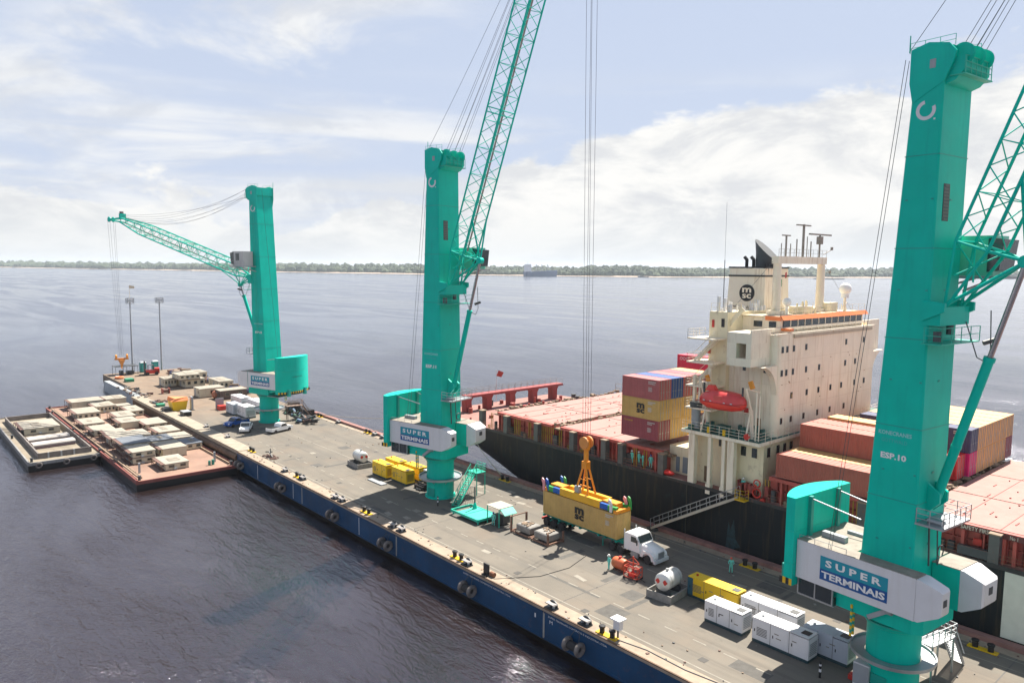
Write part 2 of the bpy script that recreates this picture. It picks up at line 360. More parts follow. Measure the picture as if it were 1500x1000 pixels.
# ------------------------------------------------------------------ mesh builder
class MB:
    def __init__(s): s.v = []; s.f = []; s.mi = []; s.mats = []; s.cur = 0; s.starts = []
    def mat(s, m):
        if m not in s.mats: s.mats.append(m)
        s.cur = s.mats.index(m); return s
    def _add(s, vs, fs):
        o = len(s.v); s.starts.append((o, len(s.f))); s.v += [tuple(v) for v in vs]
        for f in fs: s.f.append(tuple(o + i for i in f)); s.mi.append(s.cur)
        return s
    def box(s, x0, x1, y0, y1, z0, z1):
        x0, x1 = min(x0, x1), max(x0, x1); y0, y1 = min(y0, y1), max(y0, y1); z0, z1 = min(z0, z1), max(z0, z1)
        return s._add([(x0, y0, z0), (x1, y0, z0), (x1, y1, z0), (x0, y1, z0), (x0, y0, z1), (x1, y0, z1), (x1, y1, z1), (x0, y1, z1)],
                      [(3, 2, 1, 0), (4, 5, 6, 7), (0, 1, 5, 4), (1, 2, 6, 5), (2, 3, 7, 6), (3, 0, 4, 7)])
    def obox(s, c, d, M=None, bevel=0):
        c = Vector(c); M = M or Matrix.Identity(3); h = [x / 2 for x in d]
        vs = [c + M @ Vector((a * h[0], b * h[1], e * h[2])) for e in (-1, 1) for a, b in ((-1, -1), (1, -1), (1, 1), (-1, 1))]
        return s._add(vs, [(3, 2, 1, 0), (4, 5, 6, 7), (0, 1, 5, 4), (1, 2, 6, 5), (2, 3, 7, 6), (3, 0, 4, 7)])
    def hexa(s, lo, hi):
        return s._add(list(lo) + list(hi), [(3, 2, 1, 0), (4, 5, 6, 7), (0, 1, 5, 4), (1, 2, 6, 5), (2, 3, 7, 6), (3, 0, 4, 7)])
    def frame_(s, p, q):
        p, q = Vector(p), Vector(q); d = (q - p); l = d.length or 1e-6; d = d / l
        a = Vector((0, 0, 1)) if abs(d.z) < 0.95 else Vector((1, 0, 0))
        u = d.cross(a).normalized(); w = u.cross(d).normalized(); return p, q, u, w
    def bar(s, p, q, w=0.1, h=None):
        h = h or w; p, q, u, v = s.frame_(p, q)
        c = [(-1, -1), (1, -1), (1, 1), (-1, 1)]
        return s.hexa([p + u * a * w / 2 + v * b * h / 2 for a, b in c], [q + u * a * w / 2 + v * b * h / 2 for a, b in c])
    def tube(s, p, q, r, r2=None, n=8, cap=True):
        r2 = r if r2 is None else r2; p, q, u, v = s.frame_(p, q)
        vs = []
        for c, rr in ((p, r), (q, r2)):
            for i in range(n):
                a = 2 * math.pi * i / n; vs.append(c + u * math.cos(a) * rr + v * math.sin(a) * rr)
        fs = [(i, (i + 1) % n, n + (i + 1) % n, n + i) for i in range(n)]
        if cap: fs += [tuple(range(n - 1, -1, -1)), tuple(range(n, 2 * n))]
        return s._add(vs, fs)
    def path(s, pts, r, n=6):
        for a, b in zip(pts[:-1], pts[1:]): s.tube(a, b, r, n=n, cap=True)
        return s
    def lathe(s, prof, c=(0, 0, 0), n=16, axis='z', a0=0, a1=2 * math.pi, cap=True):
        full = abs(a1 - a0 - 2 * math.pi) < 1e-6; k = n if full else n + 1; vs = []; c = Vector(c)
        for r, z in prof:
            for i in range(k):
                a = a0 + (a1 - a0) * i / n; x, y = r * math.cos(a), r * math.sin(a)
                vs.append(c + (Vector((x, y, z)) if axis == 'z' else Vector((z, x, y)) if axis == 'x' else Vector((y, z, x))))
        fs = []
        for j in range(len(prof) - 1):
            for i in range(n):
                i2 = (i + 1) % k
                fs.append((j * k + i, j * k + i2, (j + 1) * k + i2, (j + 1) * k + i))
        if cap and full:
            if prof[0][0] > 1e-4: fs.append(tuple(range(k - 1, -1, -1)))
            if prof[-1][0] > 1e-4: fs.append(tuple((len(prof) - 1) * k + i for i in range(k)))
        return s._add(vs, fs)
    def torus(s, c, R_, r, axis='y', n=18, m=8, a0=0, a1=2 * math.pi):
        c = Vector(c); vs = []; full = abs(a1 - a0 - 2 * math.pi) < 1e-6; k = n if full else n + 1
        for i in range(k):
            a = a0 + (a1 - a0) * i / n
            for j in range(m):
                b = 2 * math.pi * j / m; rr = R_ + r * math.cos(b); p = (rr * math.cos(a), rr * math.sin(a), r * math.sin(b))
                p = {'z': (p[0], p[1], p[2]), 'y': (p[0], p[2], p[1]), 'x': (p[2], p[0], p[1])}[axis]
                vs.append(c + Vector(p))
        fs = [(i * m + j, ((i + 1) % k) * m + j, ((i + 1) % k) * m + (j + 1) % m, i * m + (j + 1) % m) for i in range(n) for j in range(m)]
        return s._add(vs, fs)
    def sphere(s, c, r, n=12, m=8):
        r = r if isinstance(r, tuple) else (r, r, r); c = Vector(c); vs = [c + Vector((0, 0, -r[2]))]
        for j in range(1, m):
            t = math.pi * j / m - math.pi / 2
            for i in range(n):
                a = 2 * math.pi * i / n; vs.append(c + Vector((r[0] * math.cos(t) * math.cos(a), r[1] * math.cos(t) * math.sin(a), r[2] * math.sin(t))))
        vs.append(c + Vector((0, 0, r[2]))); fs = []
        for i in range(n): fs.append((0, 1 + (i + 1) % n, 1 + i))
        for j in range(m - 2):
            for i in range(n): fs.append((1 + j * n + i, 1 + j * n + (i + 1) % n, 1 + (j + 1) * n + (i + 1) % n, 1 + (j + 1) * n + i))
        o = 1 + (m - 2) * n
        for i in range(n): fs.append((o + i, o + (i + 1) % n, len(vs) - 1))
        return s._add(vs, fs)
    def prism(s, poly, a, b, plane='xz'):
        # poly extruded between a and b along the remaining axis
        def P(u, v, w): return {'xy': (u, v, w), 'xz': (u, w, v), 'yz': (w, u, v)}[plane]
        n = len(poly); vs = [P(u, v, a) for u, v in poly] + [P(u, v, b) for u, v in poly]
        return s._add(vs, [tuple(range(n - 1, -1, -1)), tuple(range(n, 2 * n))] + [(i, (i + 1) % n, n + (i + 1) % n, n + i) for i in range(n)])
    def loft(s, secs, closed=True, cap=True):
        n = len(secs[0]); vs = [p for sec in secs for p in sec]; fs = []
        for j in range(len(secs) - 1):
            for i in range(n if closed else n - 1):
                fs.append((j * n + i, j * n + (i + 1) % n, (j + 1) * n + (i + 1) % n, (j + 1) * n + i))
        if cap and closed: fs += [tuple(range(n - 1, -1, -1)), tuple((len(secs) - 1) * n + i for i in range(n))]
        return s._add(vs, fs)
    def quad(s, *p): return s._add(p, [tuple(range(len(p)))])
    def rail(s, pts, h=1.0, post=1.5, r=0.03, mids=1):
        # handrail along a polyline
        for a, b in zip(pts[:-1], pts[1:]):
            a, b = Vector(a), Vector(b); l = (b - a).length; k = max(1, round(l / post)); u = Vector((0, 0, 1))
            for i in range(k + 1):
                p = a.lerp(b, i / k); s.bar(p, p + u * h, r * 1.6)
            for j in range(mids + 1): s.bar(a + u * h * (j + 1) / (mids + 1), b + u * h * (j + 1) / (mids + 1), r * 1.5)
        return s
    def pieces(s, name, m=None, parent=None, smooth=35):
        # every primitive added becomes an object of its own
        st = s.starts + [(len(s.v), len(s.f))]; out = []
        for (v0, f0), (v1, f1) in zip(st[:-1], st[1:]):
            q = MB(); q.mats = list(s.mats); q.v = s.v[v0:v1]; q.f = [tuple(i - v0 for i in f) for f in s.f[f0:f1]]; q.mi = s.mi[f0:f1]
            c = [sum(p[i] for p in q.v) / len(q.v) for i in range(3)]
            q.v = [tuple(p[i] - c[i] for i in range(3)) for p in q.v]
            out.append(q.build(name, m, parent, smooth, loc=c))
        return out
    def mesh(s, name, m=None, smooth=35):
        me = bpy.data.meshes.new(name); me.from_pydata([tuple(v) for v in s.v], [], s.f)
        ms = s.mats if s.mats else [m or GREYPAINT]
        for x in ms: me.materials.append(x)
        if s.mats: me.polygons.foreach_set('material_index', s.mi)
        bm = bmesh.new(); bm.from_mesh(me); bmesh.ops.recalc_face_normals(bm, faces=bm.faces); bm.to_mesh(me); bm.free()
        if smooth:
            me.polygons.foreach_set('use_smooth', [True] * len(me.polygons)); me.set_sharp_from_angle(angle=R(smooth))
        me.update(); return me
    def build(s, name, m=None, parent=None, smooth=35, loc=None, rot=None):
        o = bpy.data.objects.new(name, s.mesh(name, m, smooth)); S.collection.objects.link(o)
        if parent: o.parent = parent
        if loc: o.location = loc
        if rot: o.rotation_euler = rot
        return o

def tag(o, label=None, cat=None, group=None, kind=None):
    if label: o['label'] = label
    if cat: o['category'] = cat
    if group: o['group'] = group
    if kind: o['kind'] = kind
    return o
def thing(name, label, cat, loc=(0, 0, 0), rz=0, group=None):
    o = bpy.data.objects.new(name, None); S.collection.objects.link(o); o.empty_display_size = 0.3
    o.location = loc; o.rotation_euler = (0, 0, rz); return tag(o, label, cat, group)
KIDS = {}
def dup(root, loc, rz, label, group=None):
    def cp(o, par):
        c = o.copy(); S.collection.objects.link(c); c.parent = par
        for ch in [x for x in allobs if x.parent == o]: cp(ch, c)
        return c
    allobs = list(root.children_recursive)
    r = root.copy(); S.collection.objects.link(r); r.location = loc; r.rotation_euler = (0, 0, rz); r['label'] = label
    if group: r['group'] = group
    for ch in [x for x in allobs if x.parent == root]: cp(ch, r)
    return r

def text_part(name, s, origin, ux, uy, width, height, m, parent, bold=0.0, spacing=1.0, depth=0.012):
    """lettering on a plane: origin = lower left, ux = reading direction, uy = up"""
    cu = bpy.data.curves.new(name, 'FONT'); cu.body = s; cu.size = 1.0; cu.offset = bold; cu.space_character = spacing; cu.resolution_u = 2
    ob = bpy.data.objects.new(name, cu); S.collection.objects.link(ob)
    dg = bpy.context.evaluated_depsgraph_get(); me = bpy.data.meshes.new_from_object(ob.evaluated_get(dg))
    bpy.data.objects.remove(ob); bpy.data.curves.remove(cu)
    xs = [v.co.x for v in me.vertices]; ys = [v.co.y for v in me.vertices]
    x0, x1, y0, y1 = min(xs), max(xs), min(ys), max(ys)
    ux, uy = Vector(ux).normalized(), Vector(uy).normalized(); nz = ux.cross(uy); o = Vector(origin)
    for v in me.vertices:
        v.co = o + ux * ((v.co.x - x0) / (x1 - x0) * width) + uy * ((v.co.y - y0) / (y1 - y0) * height) + nz * depth
    me.materials.clear(); me.materials.append(m); me.name = name
    r = bpy.data.objects.new(name, me); S.collection.objects.link(r)
    if parent: r.parent = parent
    return r

# ------------------------------------------------------------------ water, far bank
mb = MB(); nq = 1
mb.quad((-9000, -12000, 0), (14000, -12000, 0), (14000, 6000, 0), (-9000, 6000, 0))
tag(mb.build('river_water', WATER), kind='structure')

bank = [(9500, 1500), (7200, 100), (5800, -668), (4300, -1150), (3080, -1520), (2320, -1836), (1990, -2050), (1764, -2244), (1560, -2700), (1405, -3279), (1000, -4100), (100, -5200)]
def bank_pt(t):
    t *= (len(bank) - 1); i = min(int(t), len(bank) - 2); f = t - i
    a, b = Vector(bank[i]), Vector(bank[i + 1]); return a.lerp(b, f), (b - a).normalized()
mb = MB(); secs = []
rb = random.Random(4)
for i in range(161):
    p, d = bank_pt(i / 160); nrm = Vector((-d.y, d.x))
    if nrm.dot(p) < 0: nrm = -nrm
    j = 25 * math.sin(i * 0.9) + 18 * math.sin(i * 2.3)
    p = p + nrm * j * 0.5
    w = 60 + 40 * math.sin(i * 0.37) + rb.uniform(-15, 15)
    secs.append([(*(p - nrm * 6), -1.0), (*(p + nrm * 10), 1.2), (*(p + nrm * w), 3.2), (*(p + nrm * (w + 500)), 10), (*(p + nrm * 2500), 26)])
mb.loft(secs, closed=False)
tag(mb.build('far_bank', SAND, smooth=60), kind='structure')
mb = MB()
for i in range(5200):
    t = rb.uniform(0.06, 0.97); p, d = bank_pt(t); nrm = Vector((-d.y, d.x))
    if nrm.dot(p) < 0: nrm = -nrm
    off = rb.choice([rb.uniform(50, 110), rb.uniform(60, 380), rb.uniform(150, 800)])
    c = p + nrm * off; dist = c.length
    if dist > 7000: continue
    sc = dist / 2900
    h = rb.uniform(9, 19) * (0.8 + 0.35 * sc) + 9 * math.sin(t * 23) * 0.4 + off * 0.012; r = rb.uniform(7, 20) * sc
    z0 = 3 + off * 0.012
    n = 7; vs = []
    for (rr, zz) in ((0.8, 0.0), (1.0, 0.35), (0.75, 0.75), (0.3, 1.0)):
        for k in range(n):
            a = 6.283 * k / n + rb.uniform(-.2, .2); q = rb.uniform(0.8, 1.15)
            vs.append((c.x + math.cos(a) * r * rr * q, c.y + math.sin(a) * r * rr * q, z0 + h * zz * rb.uniform(0.88, 1.1)))
    fs = [(a * n + k, a * n + (k + 1) % n, (a + 1) * n + (k + 1) % n, (a + 1) * n + k) for a in range(3) for k in range(n)] + [tuple(3 * n + k for k in range(n))]
    mb._add(vs, fs)
tag(mb.build('forest', FOREST, smooth=0), kind='stuff')

# distant vessels
def far_ship():
    t = thing('cargo_ship', 'small blue cargo ship with white wheelhouse anchored far off near the sandy bank', 'ship', (1981, -1857, 0), math.atan2(-158, -23)); t.scale = (1, 1.3, 1.7)
    L_ = 70
    h = MB(); secs = []
    for x, w, zb in ((-L_, 7, 0), (-L_ + 6, 10, -1), (L_ - 22, 10, -1), (L_ - 6, 5, 0), (L_ + 4, .4, 2)):
        zt = 10 if x < L_ - 30 else 13 if x < L_ else 14
        secs.append([(x, -w * .7, zb), (x, w * .7, zb), (x, w, zt), (x, -w, zt)])
    h.loft(secs); h.build('hull', mat('far_blue', (0.03, 0.075, 0.17), 0.6), t)
    MB().box(-L_ + 4, -L_ + 22, -8, 8, 10, 24).box(-L_ + 8, -L_ + 20, -10, 10, 22, 26).build('wheelhouse', WHITE, t)
    c = MB()
    for x in (-20, 5, 30): c.tube((x, 0, 10), (x, 0, 26), 1.2); c.bar((x, 0, 24), (x + 16, 0, 15), 1.2)
    c.build('deck_crane', GREYPAINT, t)
    MB().box(-40, 48, -8, 8, 10, 12.5).build('hatch_cover', mat('far_grey', (0.35, 0.33, 0.30), .7), t)
    MB().tube((-L_ + 14, 0, 26), (-L_ + 14, 0, 34), .7).build('mast', WHITE, t)
far_ship()
for n, (x, y, l, rz, lab) in enumerate(((4480, -960, 120, 1.9, 'long low dark barge lying off the bank at the left edge of the river'), (1745, -2150, 40, -2.1, 'short low boat on the far water just left of the funnel'), (1250, -2560, 110, -2.2, 'long low barge on the far water right of the funnel'))):
    t = thing('river_barge', lab, 'barge', (x, y, 0), rz)
    MB().loft([[(s_ * l / 2, -w, -.5), (s_ * l / 2, w, -.5), (s_ * l / 2, w, 3.2), (s_ * l / 2, -w, 3.2)] for s_, w in ((-1, 5), (-.9, 7), (.85, 7), (1, 3))]).build('hull', DGREY, t)
    MB().box(-l * .45, -l * .36, -4, 4, 3.2, 6).build('wheelhouse', WHITE, t)

# ------------------------------------------------------------------ the quay: a chain of pontoons
DZ = 3.5
YL, YR = -47.2, -73.0
def quay():
    MB().box(-60, 196, YR + .15, YL - 1.9, 1.2, DZ).build('quay_deck', QUAY)['kind'] = 'structure'
    MB().box(196, 241.5, YR + .15, -51.2, 1.2, DZ + .004).build('quay_end_deck', QUAY)['kind'] = 'structure'
    o = MB().box(-60, 127, YL - 1.9, YL + .02, DZ - .35, DZ + .02).build('quay_edge_strip', EDGETAN); o['kind'] = 'structure'
    o = MB().box(127, 196, YL - 3.0, YL - .3, DZ - .5, DZ + .10).build('quay_worn_edge', mat('edge_pale', (0.30, 0.255, 0.20), .9, var=.2, world=True)); o['kind'] = 'structure'
    # pontoon sides: blue plates above a recessed black bottom
    xs = [-60, -35, -10, 17, 49.3, 75.5, 101.5, 127]
    for i, (a, b) in enumerate(zip(xs[:-1], xs[1:])):
        p = MB(); p.box(a + .12, b - .12, YL - .4, YL, .55, DZ - .34)
        p.prism([(YL, .55), (YL + .14, .60), (YL + .14, .68), (YL, .74)], a + .12, b - .12, 'yz')
        p.prism([(YL, DZ - .34), (YL + .10, DZ - .34), (YL + .10, DZ - .22), (YL, DZ - .22)], a + .12, b - .12, 'yz')
        o = p.build('pontoon_side', HULLBLUE); o['kind'] = 'structure'
    MB().box(-60, 127, YR + .3, YL - .55, -1.5, 1.3).build('pontoon_bottom', HULLBLACK)['kind'] = 'structure'
    st = MB()
    for x in xs[1:-1]: st.box(x - .11, x + .11, YL - .38, YL + .02, .6, DZ - .2)
    st.build('pontoon_seam', mat('seam_grey', (.28, .27, .25), .7, world=True))['kind'] = 'structure'
    st = MB()
    for x in (84.6, 104.5, 118): st.box(x - .05, x + .05, YL, YL + .02, .75, DZ - .45)
    st.build('draught_mark', WHITE)['kind'] = 'structure'
    # rusty stretch alongside the barge and the pale end pontoon
    w = MB(); w.box(127.02, 196, YL - 1.2, YL - .6, -1.5, DZ - .5)
    w.tube((127.1, YL - .25, 2.35), (172, YL - .25, 2.35), .62, n=14); w.build('pontoon_rusty_side', EDGERUST)['kind'] = 'structure'
    MB().box(196.02, 241.5, YR + .3, -51.3, -1.5, DZ - .004).box(200, 232, -51.3, -49.4, -1.5, 2.9).build('end_pontoon_side', mat('pontoon_pale', (.33, .36, .38), .6, streak=.5, streakcol=(.15, .16, .17), world=True))['kind'] = 'structure'
    MB().box(127.02, 196, YR + .3, YL - 1.3, -1.5, 1.2).build('pontoon_bottom', HULLBLACK)['kind'] = 'structure'
    # right-hand edge
    MB().box(-60, 150, YR - .55, YR + .35, 1.0, DZ + .42).build('quay_kerb', KERB)['kind'] = 'structure'
    MB().box(150.01, 241.5, YR - .1, YR + .15, 1.0, DZ + .05).build('quay_kerb', EDGETAN)['kind'] = 'structure'
    MB().box(-60, 150, YR + .36, YR + 1.5, DZ - .3, DZ + .012).build('quay_edge_strip', EDGETAN)['kind'] = 'structure'
    # small lip and pipe along the left edge
    lip = MB(); lip.box(-60, 127, YL - .12, YL + .03, DZ + .02, DZ + .12)
    lip.build('edge_lip', EDGERUST)['kind'] = 'structure'
    # joints between pontoons
    j = MB()
    for x in xs[1:] : j.box(x - .05, x + .05, YR + .2, YL - 1.9, DZ - .1, DZ + .006)
    j.build('deck_joint', mat('joint_dark', (.10, .095, .09), .9))['kind'] = 'structure'
    # painted lines: each dash a piece
    k = 0
    me = MB().box(-.68, .68, -.075, .075, 0, .006).mesh('lane_dash', LINE)
    for line_y, a, b in ((-53.25, -20, 150), (-62.3, -20, 86), (-66.6, 60, 120)):
        x = a + .5
        while x < b:
            o = bpy.data.objects.new('lane_dash', me); S.collection.objects.link(o); o.location = (x, line_y, DZ + .004); o['kind'] = 'structure'
            x += 3.08
    ln = MB()
    ln.box(-40, 128, -49.75, -49.6, DZ + .004, DZ + .008); ln.box(-40, 66, -71.0, -70.88, DZ + .004, DZ + .008); ln.box(98, 133, -60.5, -60.38, DZ + .004, DZ + .008)
    ln.box(-40, 66, -69.2, -69.12, DZ + .004, DZ + .008)
    ln.build('lane_line', LINE)['kind'] = 'structure'
    dp = mat('asphalt_patch', (.088, .083, .076), .9, var=.2, scale=1.5, world=True, rust=.3, rustcol=(.13, .12, .10))
    rr = random.Random(19)
    for i in range(34):
        x, y = rr.uniform(24, 150), rr.uniform(-70, -50.5); a, b = rr.choice(((3.2, 1.4), (1.6, 1.6), (5.5, .5), (.6, 4.5), (2.4, 2.0)))
        o = MB().box(x, x + a * rr.uniform(.7, 1.3), y, y + b * rr.uniform(.7, 1.2), DZ - .02, DZ + .0015 + .0001 * i).build('deck_patch', dp); o['kind'] = 'structure'
    me2 = MB().box(-.35, .35, -.35, .35, -.01, .012).mesh('manhole_cover', mat('cover_grey', (.07, .065, .06), .8))
    for x, y in ((34, -51), (46.5, -49.9), (57.2, -50.8), (58.8, -56.0), (71, -50.2), (88, -64.5), (99, -52.0), (112, -66), (126, -56), (139, -66), (65, -69), (30, -66.5)):
        o = bpy.data.objects.new('manhole_cover', me2); S.collection.objects.link(o); o.location = (x, y, DZ + .001); o['kind'] = 'structure'
    gr = MB()
    for i in range(420):
        x, y = rr.uniform(15, 150), rr.choice((rr.uniform(-49.8, -47.4), rr.uniform(-72.2, -70.4), rr.uniform(-71, -49))); q = rr.uniform(.05, .22)
        gr.mat(rr.choice((DGREY, GANGTAN, RAILBROWN, CONCRETE))).obox((x, y, DZ + .05), (q, q * rr.uniform(.4, 1.6), .08), Matrix.Rotation(rr.uniform(0, 3), 3, 'Z'))
    gr.build('deck_litter', None)['kind'] = 'stuff'
    # pale worn patches where marks were painted over
    pt = MB(); rr = random.Random(3)
    for (x, y) in ((79.5, -51.3), (82.4, -50.3), (86.5, -53), (81, -53.8), (90, -50.5), (84.2, -67.2), (79.2, -69.0), (77.3, -68.2), (82, -65.4), (74.5, -66.7), (84, -62.5), (40.3, -66.3), (52, -55), (118, -57), (110, -63), (64, -52)):
        pt.obox((x, y, DZ + .006), (rr.uniform(1.0, 1.8), rr.uniform(.5, .8), .006), Matrix.Rotation(rr.uniform(-.2, .2), 3, 'Z'))
    pt.build('worn_patch', LINE)['kind'] = 'structure'
quay()
text_part('pontoon_lettering', 'SUPER TERMINAIS COMERCIO E INDUSTRIA LTDA', (62.0, YL, DZ - .60), (-1, 0, 0), (0, 0, 1), 7.8, .17, WHITE, None)['kind'] = 'structure'
text_part('pontoon_lettering', 'SUPER TERMINAIS COMERCIO E INDUSTRIA LTDA', (48.7, YL, DZ - .60), (-1, 0, 0), (0, 0, 1), 7.4, .17, WHITE, None)['kind'] = 'structure'
text_part('pontoon_mark', '1', (50.6, YL, DZ - 1.25), (-1, 0, 0), (0, 0, 1), .18, .42, WHITE, None)['kind'] = 'structure'
text_part('pontoon_mark', 'M', (48.5, YL, DZ - 1.15), (-1, 0, 0), (0, 0, 1), .4, .34, WHITE, None)['kind'] = 'structure'

# cable across the deck
def catenary(a, b, sag, n=10):
    a, b = Vector(a), Vector(b); return [a.lerp(b, i / n) - Vector((0, 0, sag * 4 * (i / n) * (1 - i / n))) for i in range(n + 1)]
c = MB().path([(57.6, -47.8, DZ + .03), (55, -52, DZ + .03), (54.6, -56, DZ + .03), (55.8, -60, DZ + .03)], .035).build('deck_cable', BLACK)
tag(c, 'thin black cable lying across the quay lanes in front of the hanging container', 'cable')
c = MB().path([(41, -48, DZ + .03), (38, -48.6, DZ + .03), (34, -48.5, DZ + .03), (29, -49.2, DZ + .03), (20, -49.0, DZ + .03)], .06).build('deck_hose', DGREY)
tag(c, 'dark hose running along the near quay edge from the meter box', 'hose')

# ------------------------------------------------------------------ bollards and edge fittings
def mk_bollard(label, loc):
    t = thing('double_bollard', label, 'bollard', loc, 0, 'twin mooring bollards along the quay edges')
    MB().box(-1.15, 1.15, -.32, .32, 0, .09).build('base_plate', YELLOW, t)
    me = MB().lathe([(.24, 0), (.22, .45), (.30, .50), (.31, .62), (.26, .66), (.0, .67)], n=14).mesh('bitt', BLACK)
    for x in (-.6, .6):
        o = bpy.data.objects.new('bitt', me); S.collection.objects.link(o); o.parent = t; o.location = (x, 0, .09)
    return t
bl = [(41.9, -47.9, 'twin black bollard on a yellow plate nearest the white meter box'),
      (64.3, -48.2, 'twin black bollard on the near quay edge left of the black upright panel'),
      (84.4, -48.2, 'twin black bollard at the quay edge inside the shadow of the middle crane'),
      (105.4, -48.5, 'twin black bollard at the quay edge between the left and middle cranes'),
      (125.5, -49.3, 'twin black bollard at the quay edge close to the corner of the red barge'),
      (42.0, -71.2, 'twin black bollard on a yellow plate behind the worker by the ship'),
      (84.1, -71.9, 'twin bollard on yellow plate holding the mooring lines under the ship stern'),
      (19.4, -70.9, 'twin bollard on yellow plate behind the right crane by the access stair'),
      (125.5, -72.2, 'twin dark bollard on the far quay edge above the two yellow generators'),
      (145.8, -72.2, 'dark bollard on the far quay edge right of the scrap pile')]
b0 = mk_bollard(bl[0][2], (bl[0][0], bl[0][1], DZ + .02))
for x, y, l in bl[1:]: dup(b0, (x, y, DZ + .03), 0, l)
def mk_fairlead(label, loc):
    t = thing('roller_fairlead', label, 'fairlead', loc, 0, 'mooring fairleads on the quay edge')
    MB().box(-.6, .6, -.4, .4, 0, .12).prism([(-.62, .12), (.62, .12), (.5, .55), (.2, .72), (-.2, .72), (-.5, .55)], -.3, -.2, 'xz').build('frame', DGREY, t)
    MB().prism([(-.6, .45), (.6, .45), (.52, .55), (-.52, .55)], -.3, .34, 'xz').build('cover', mat('worn_steel', (.34, .32, .31), .5, metal=.4, var=.3), t)
    me = MB().tube((0, 0, .12), (0, 0, .5), .15, n=12).mesh('roller', GREYPAINT)
    for x in (-.3, .3):
        o = bpy.data.objects.new('roller', me); S.collection.objects.link(o); o.parent = t; o.location = (x, 0, 0)
    return t
fl = [(44.6, -47.9, 'steel fairlead box on the near quay edge left of the yellow bollard plate'), (62.3, -47.9, 'steel fairlead just right of the twin bollard above the second tyre pair'),
      (48.9, -47.8, 'lone square steel fairlead on the quay edge beside the blue side lettering'), (77.6, -48.0, 'steel fairlead at the tip of the boom shadow on the quay edge'),
      (75.7, -48.0, 'steel fairlead right of the boom shadow tip above the third tyre'), (92.5, -47.9, 'steel fairlead on the quay edge left of the middle crane shadow'),
      (90.8, -48.0, 'steel fairlead touching the left border of the middle crane shadow'), (109.9, -48.3, 'steel fairlead on the quay edge below the scrap heap of chains'),
      (104, -48.5, 'steel fairlead right next to the double bollard between the cranes'), (138.5, -49.8, 'low steel fairlead on the quay edge near the white pickup'),
      (150, -49.8, 'low steel fairlead on the quay edge near the blue car shadow'), (137.5, -72.2, 'steel fairlead on the far quay edge, first from the left crane'),
      (123, -72.2, 'steel fairlead on the far quay edge second from the left crane'), (120, -72.2, 'steel fairlead on the far quay edge just left of the middle crane house')]
f0 = mk_fairlead(fl[0][2], (fl[0][0], fl[0][1], DZ + .03))
for x, y, l in fl[1:]: dup(f0, (x, y, DZ + .03), 0, l)

# tyre fenders hanging on the blue side
def mk_tyres(label, loc, rad=.66):
    t = thing('tyre_fender', label, 'fender', loc, 0, 'tyre fenders hung on the blue pontoon side')
    MB().tube((-.75, .55, 0), (.75, .55, 0), rad * .62, n=14).build('core', RUBBER, t)
    me = MB().torus((0, 0, 0), rad * .70, rad * .33, axis='x', n=22, m=10).mesh('tyre', RUBBERDUST)
    for x in (-.78, .78):
        o = bpy.data.objects.new('tyre', me); S.collection.objects.link(o); o.parent = t; o.location = (x, .55, 0)
    MB().path([(-.6, .5, .6), (-.3, .05, 1.3)], .03).path([(.6, .5, .6), (.3, .05, 1.3)], .03).build('chain', DGREY, t)
    return t
tl = [(44.8, 'pair of dusty tyre fenders on the blue side below the yellow bollard plate'), (60.6, 'pair of tyre fenders on the blue side below the black upright panel'),
      (77.3, 'pair of tyre fenders on the blue side below the boom shadow tip'), (91, 'pair of tyre fenders on the blue side left of the middle crane shadow'),
      (108, 'pair of tyre fenders on the blue side between the left and middle cranes'), (124.8, 'pair of tyre fenders nearest the corner of the red barge')]
t0 = mk_tyres(tl[0][1], (tl[0][0], YL, 1.75))
for x, l in tl[1:]: dup(t0, (x, YL, 1.75), 0, l)

t = thing('meter_box', 'white cabinet with a flat lid on a post at the near quay edge', 'cabinet', (41.0, -48.3, DZ))
MB().box(-.06, .06, -.06, .06, 0, 1.0).build('post', DGREY, t)
MB().box(-.35, .35, -.25, .25, .85, 1.75).build('cabinet', WHITE, t); MB().box(-.55, .55, -.48, .48, 1.75, 1.87).build('lid', WHITE2, t)
MB().box(-.3, .3, .25, .265, .9, 1.7).build('door', WHITE, t)
t = thing('barrier_board', 'black upright panel with a rusty roller at the near quay edge', 'panel', (58.9, -47.9, DZ))
MB().box(-.42, .42, -.08, .08, .1, 1.25).box(-.5, .5, -.3, .3, 0, .12).build('panel', BLACK, t); MB().tube((-1.1, -.2, .3), (-.5, -.2, .3), .25, n=12).build('roller', mat('rusty', (.22, .09, .05), .8, var=.3), t)
t = thing('anchor_heap', 'heap of dark chain and an anchor lying near the quay edge', 'anchor', (119.6, -50.2, DZ))
hp = MB()
for i in range(14): hp.torus((random.uniform(-1.6, 1.6), random.uniform(-.6, .6), .12), .28, .07, axis='z', n=10, m=6)
hp.build('chain', RAILBROWN, t)
MB().bar((-.6, 0, .2), (.8, 0, .9), .18).bar((.8, -.6, .75), (.8, .6, .95), .16).bar((.2, 0, .2), (.2, 0, 1.5), .12).build('anchor', DGREY, t)

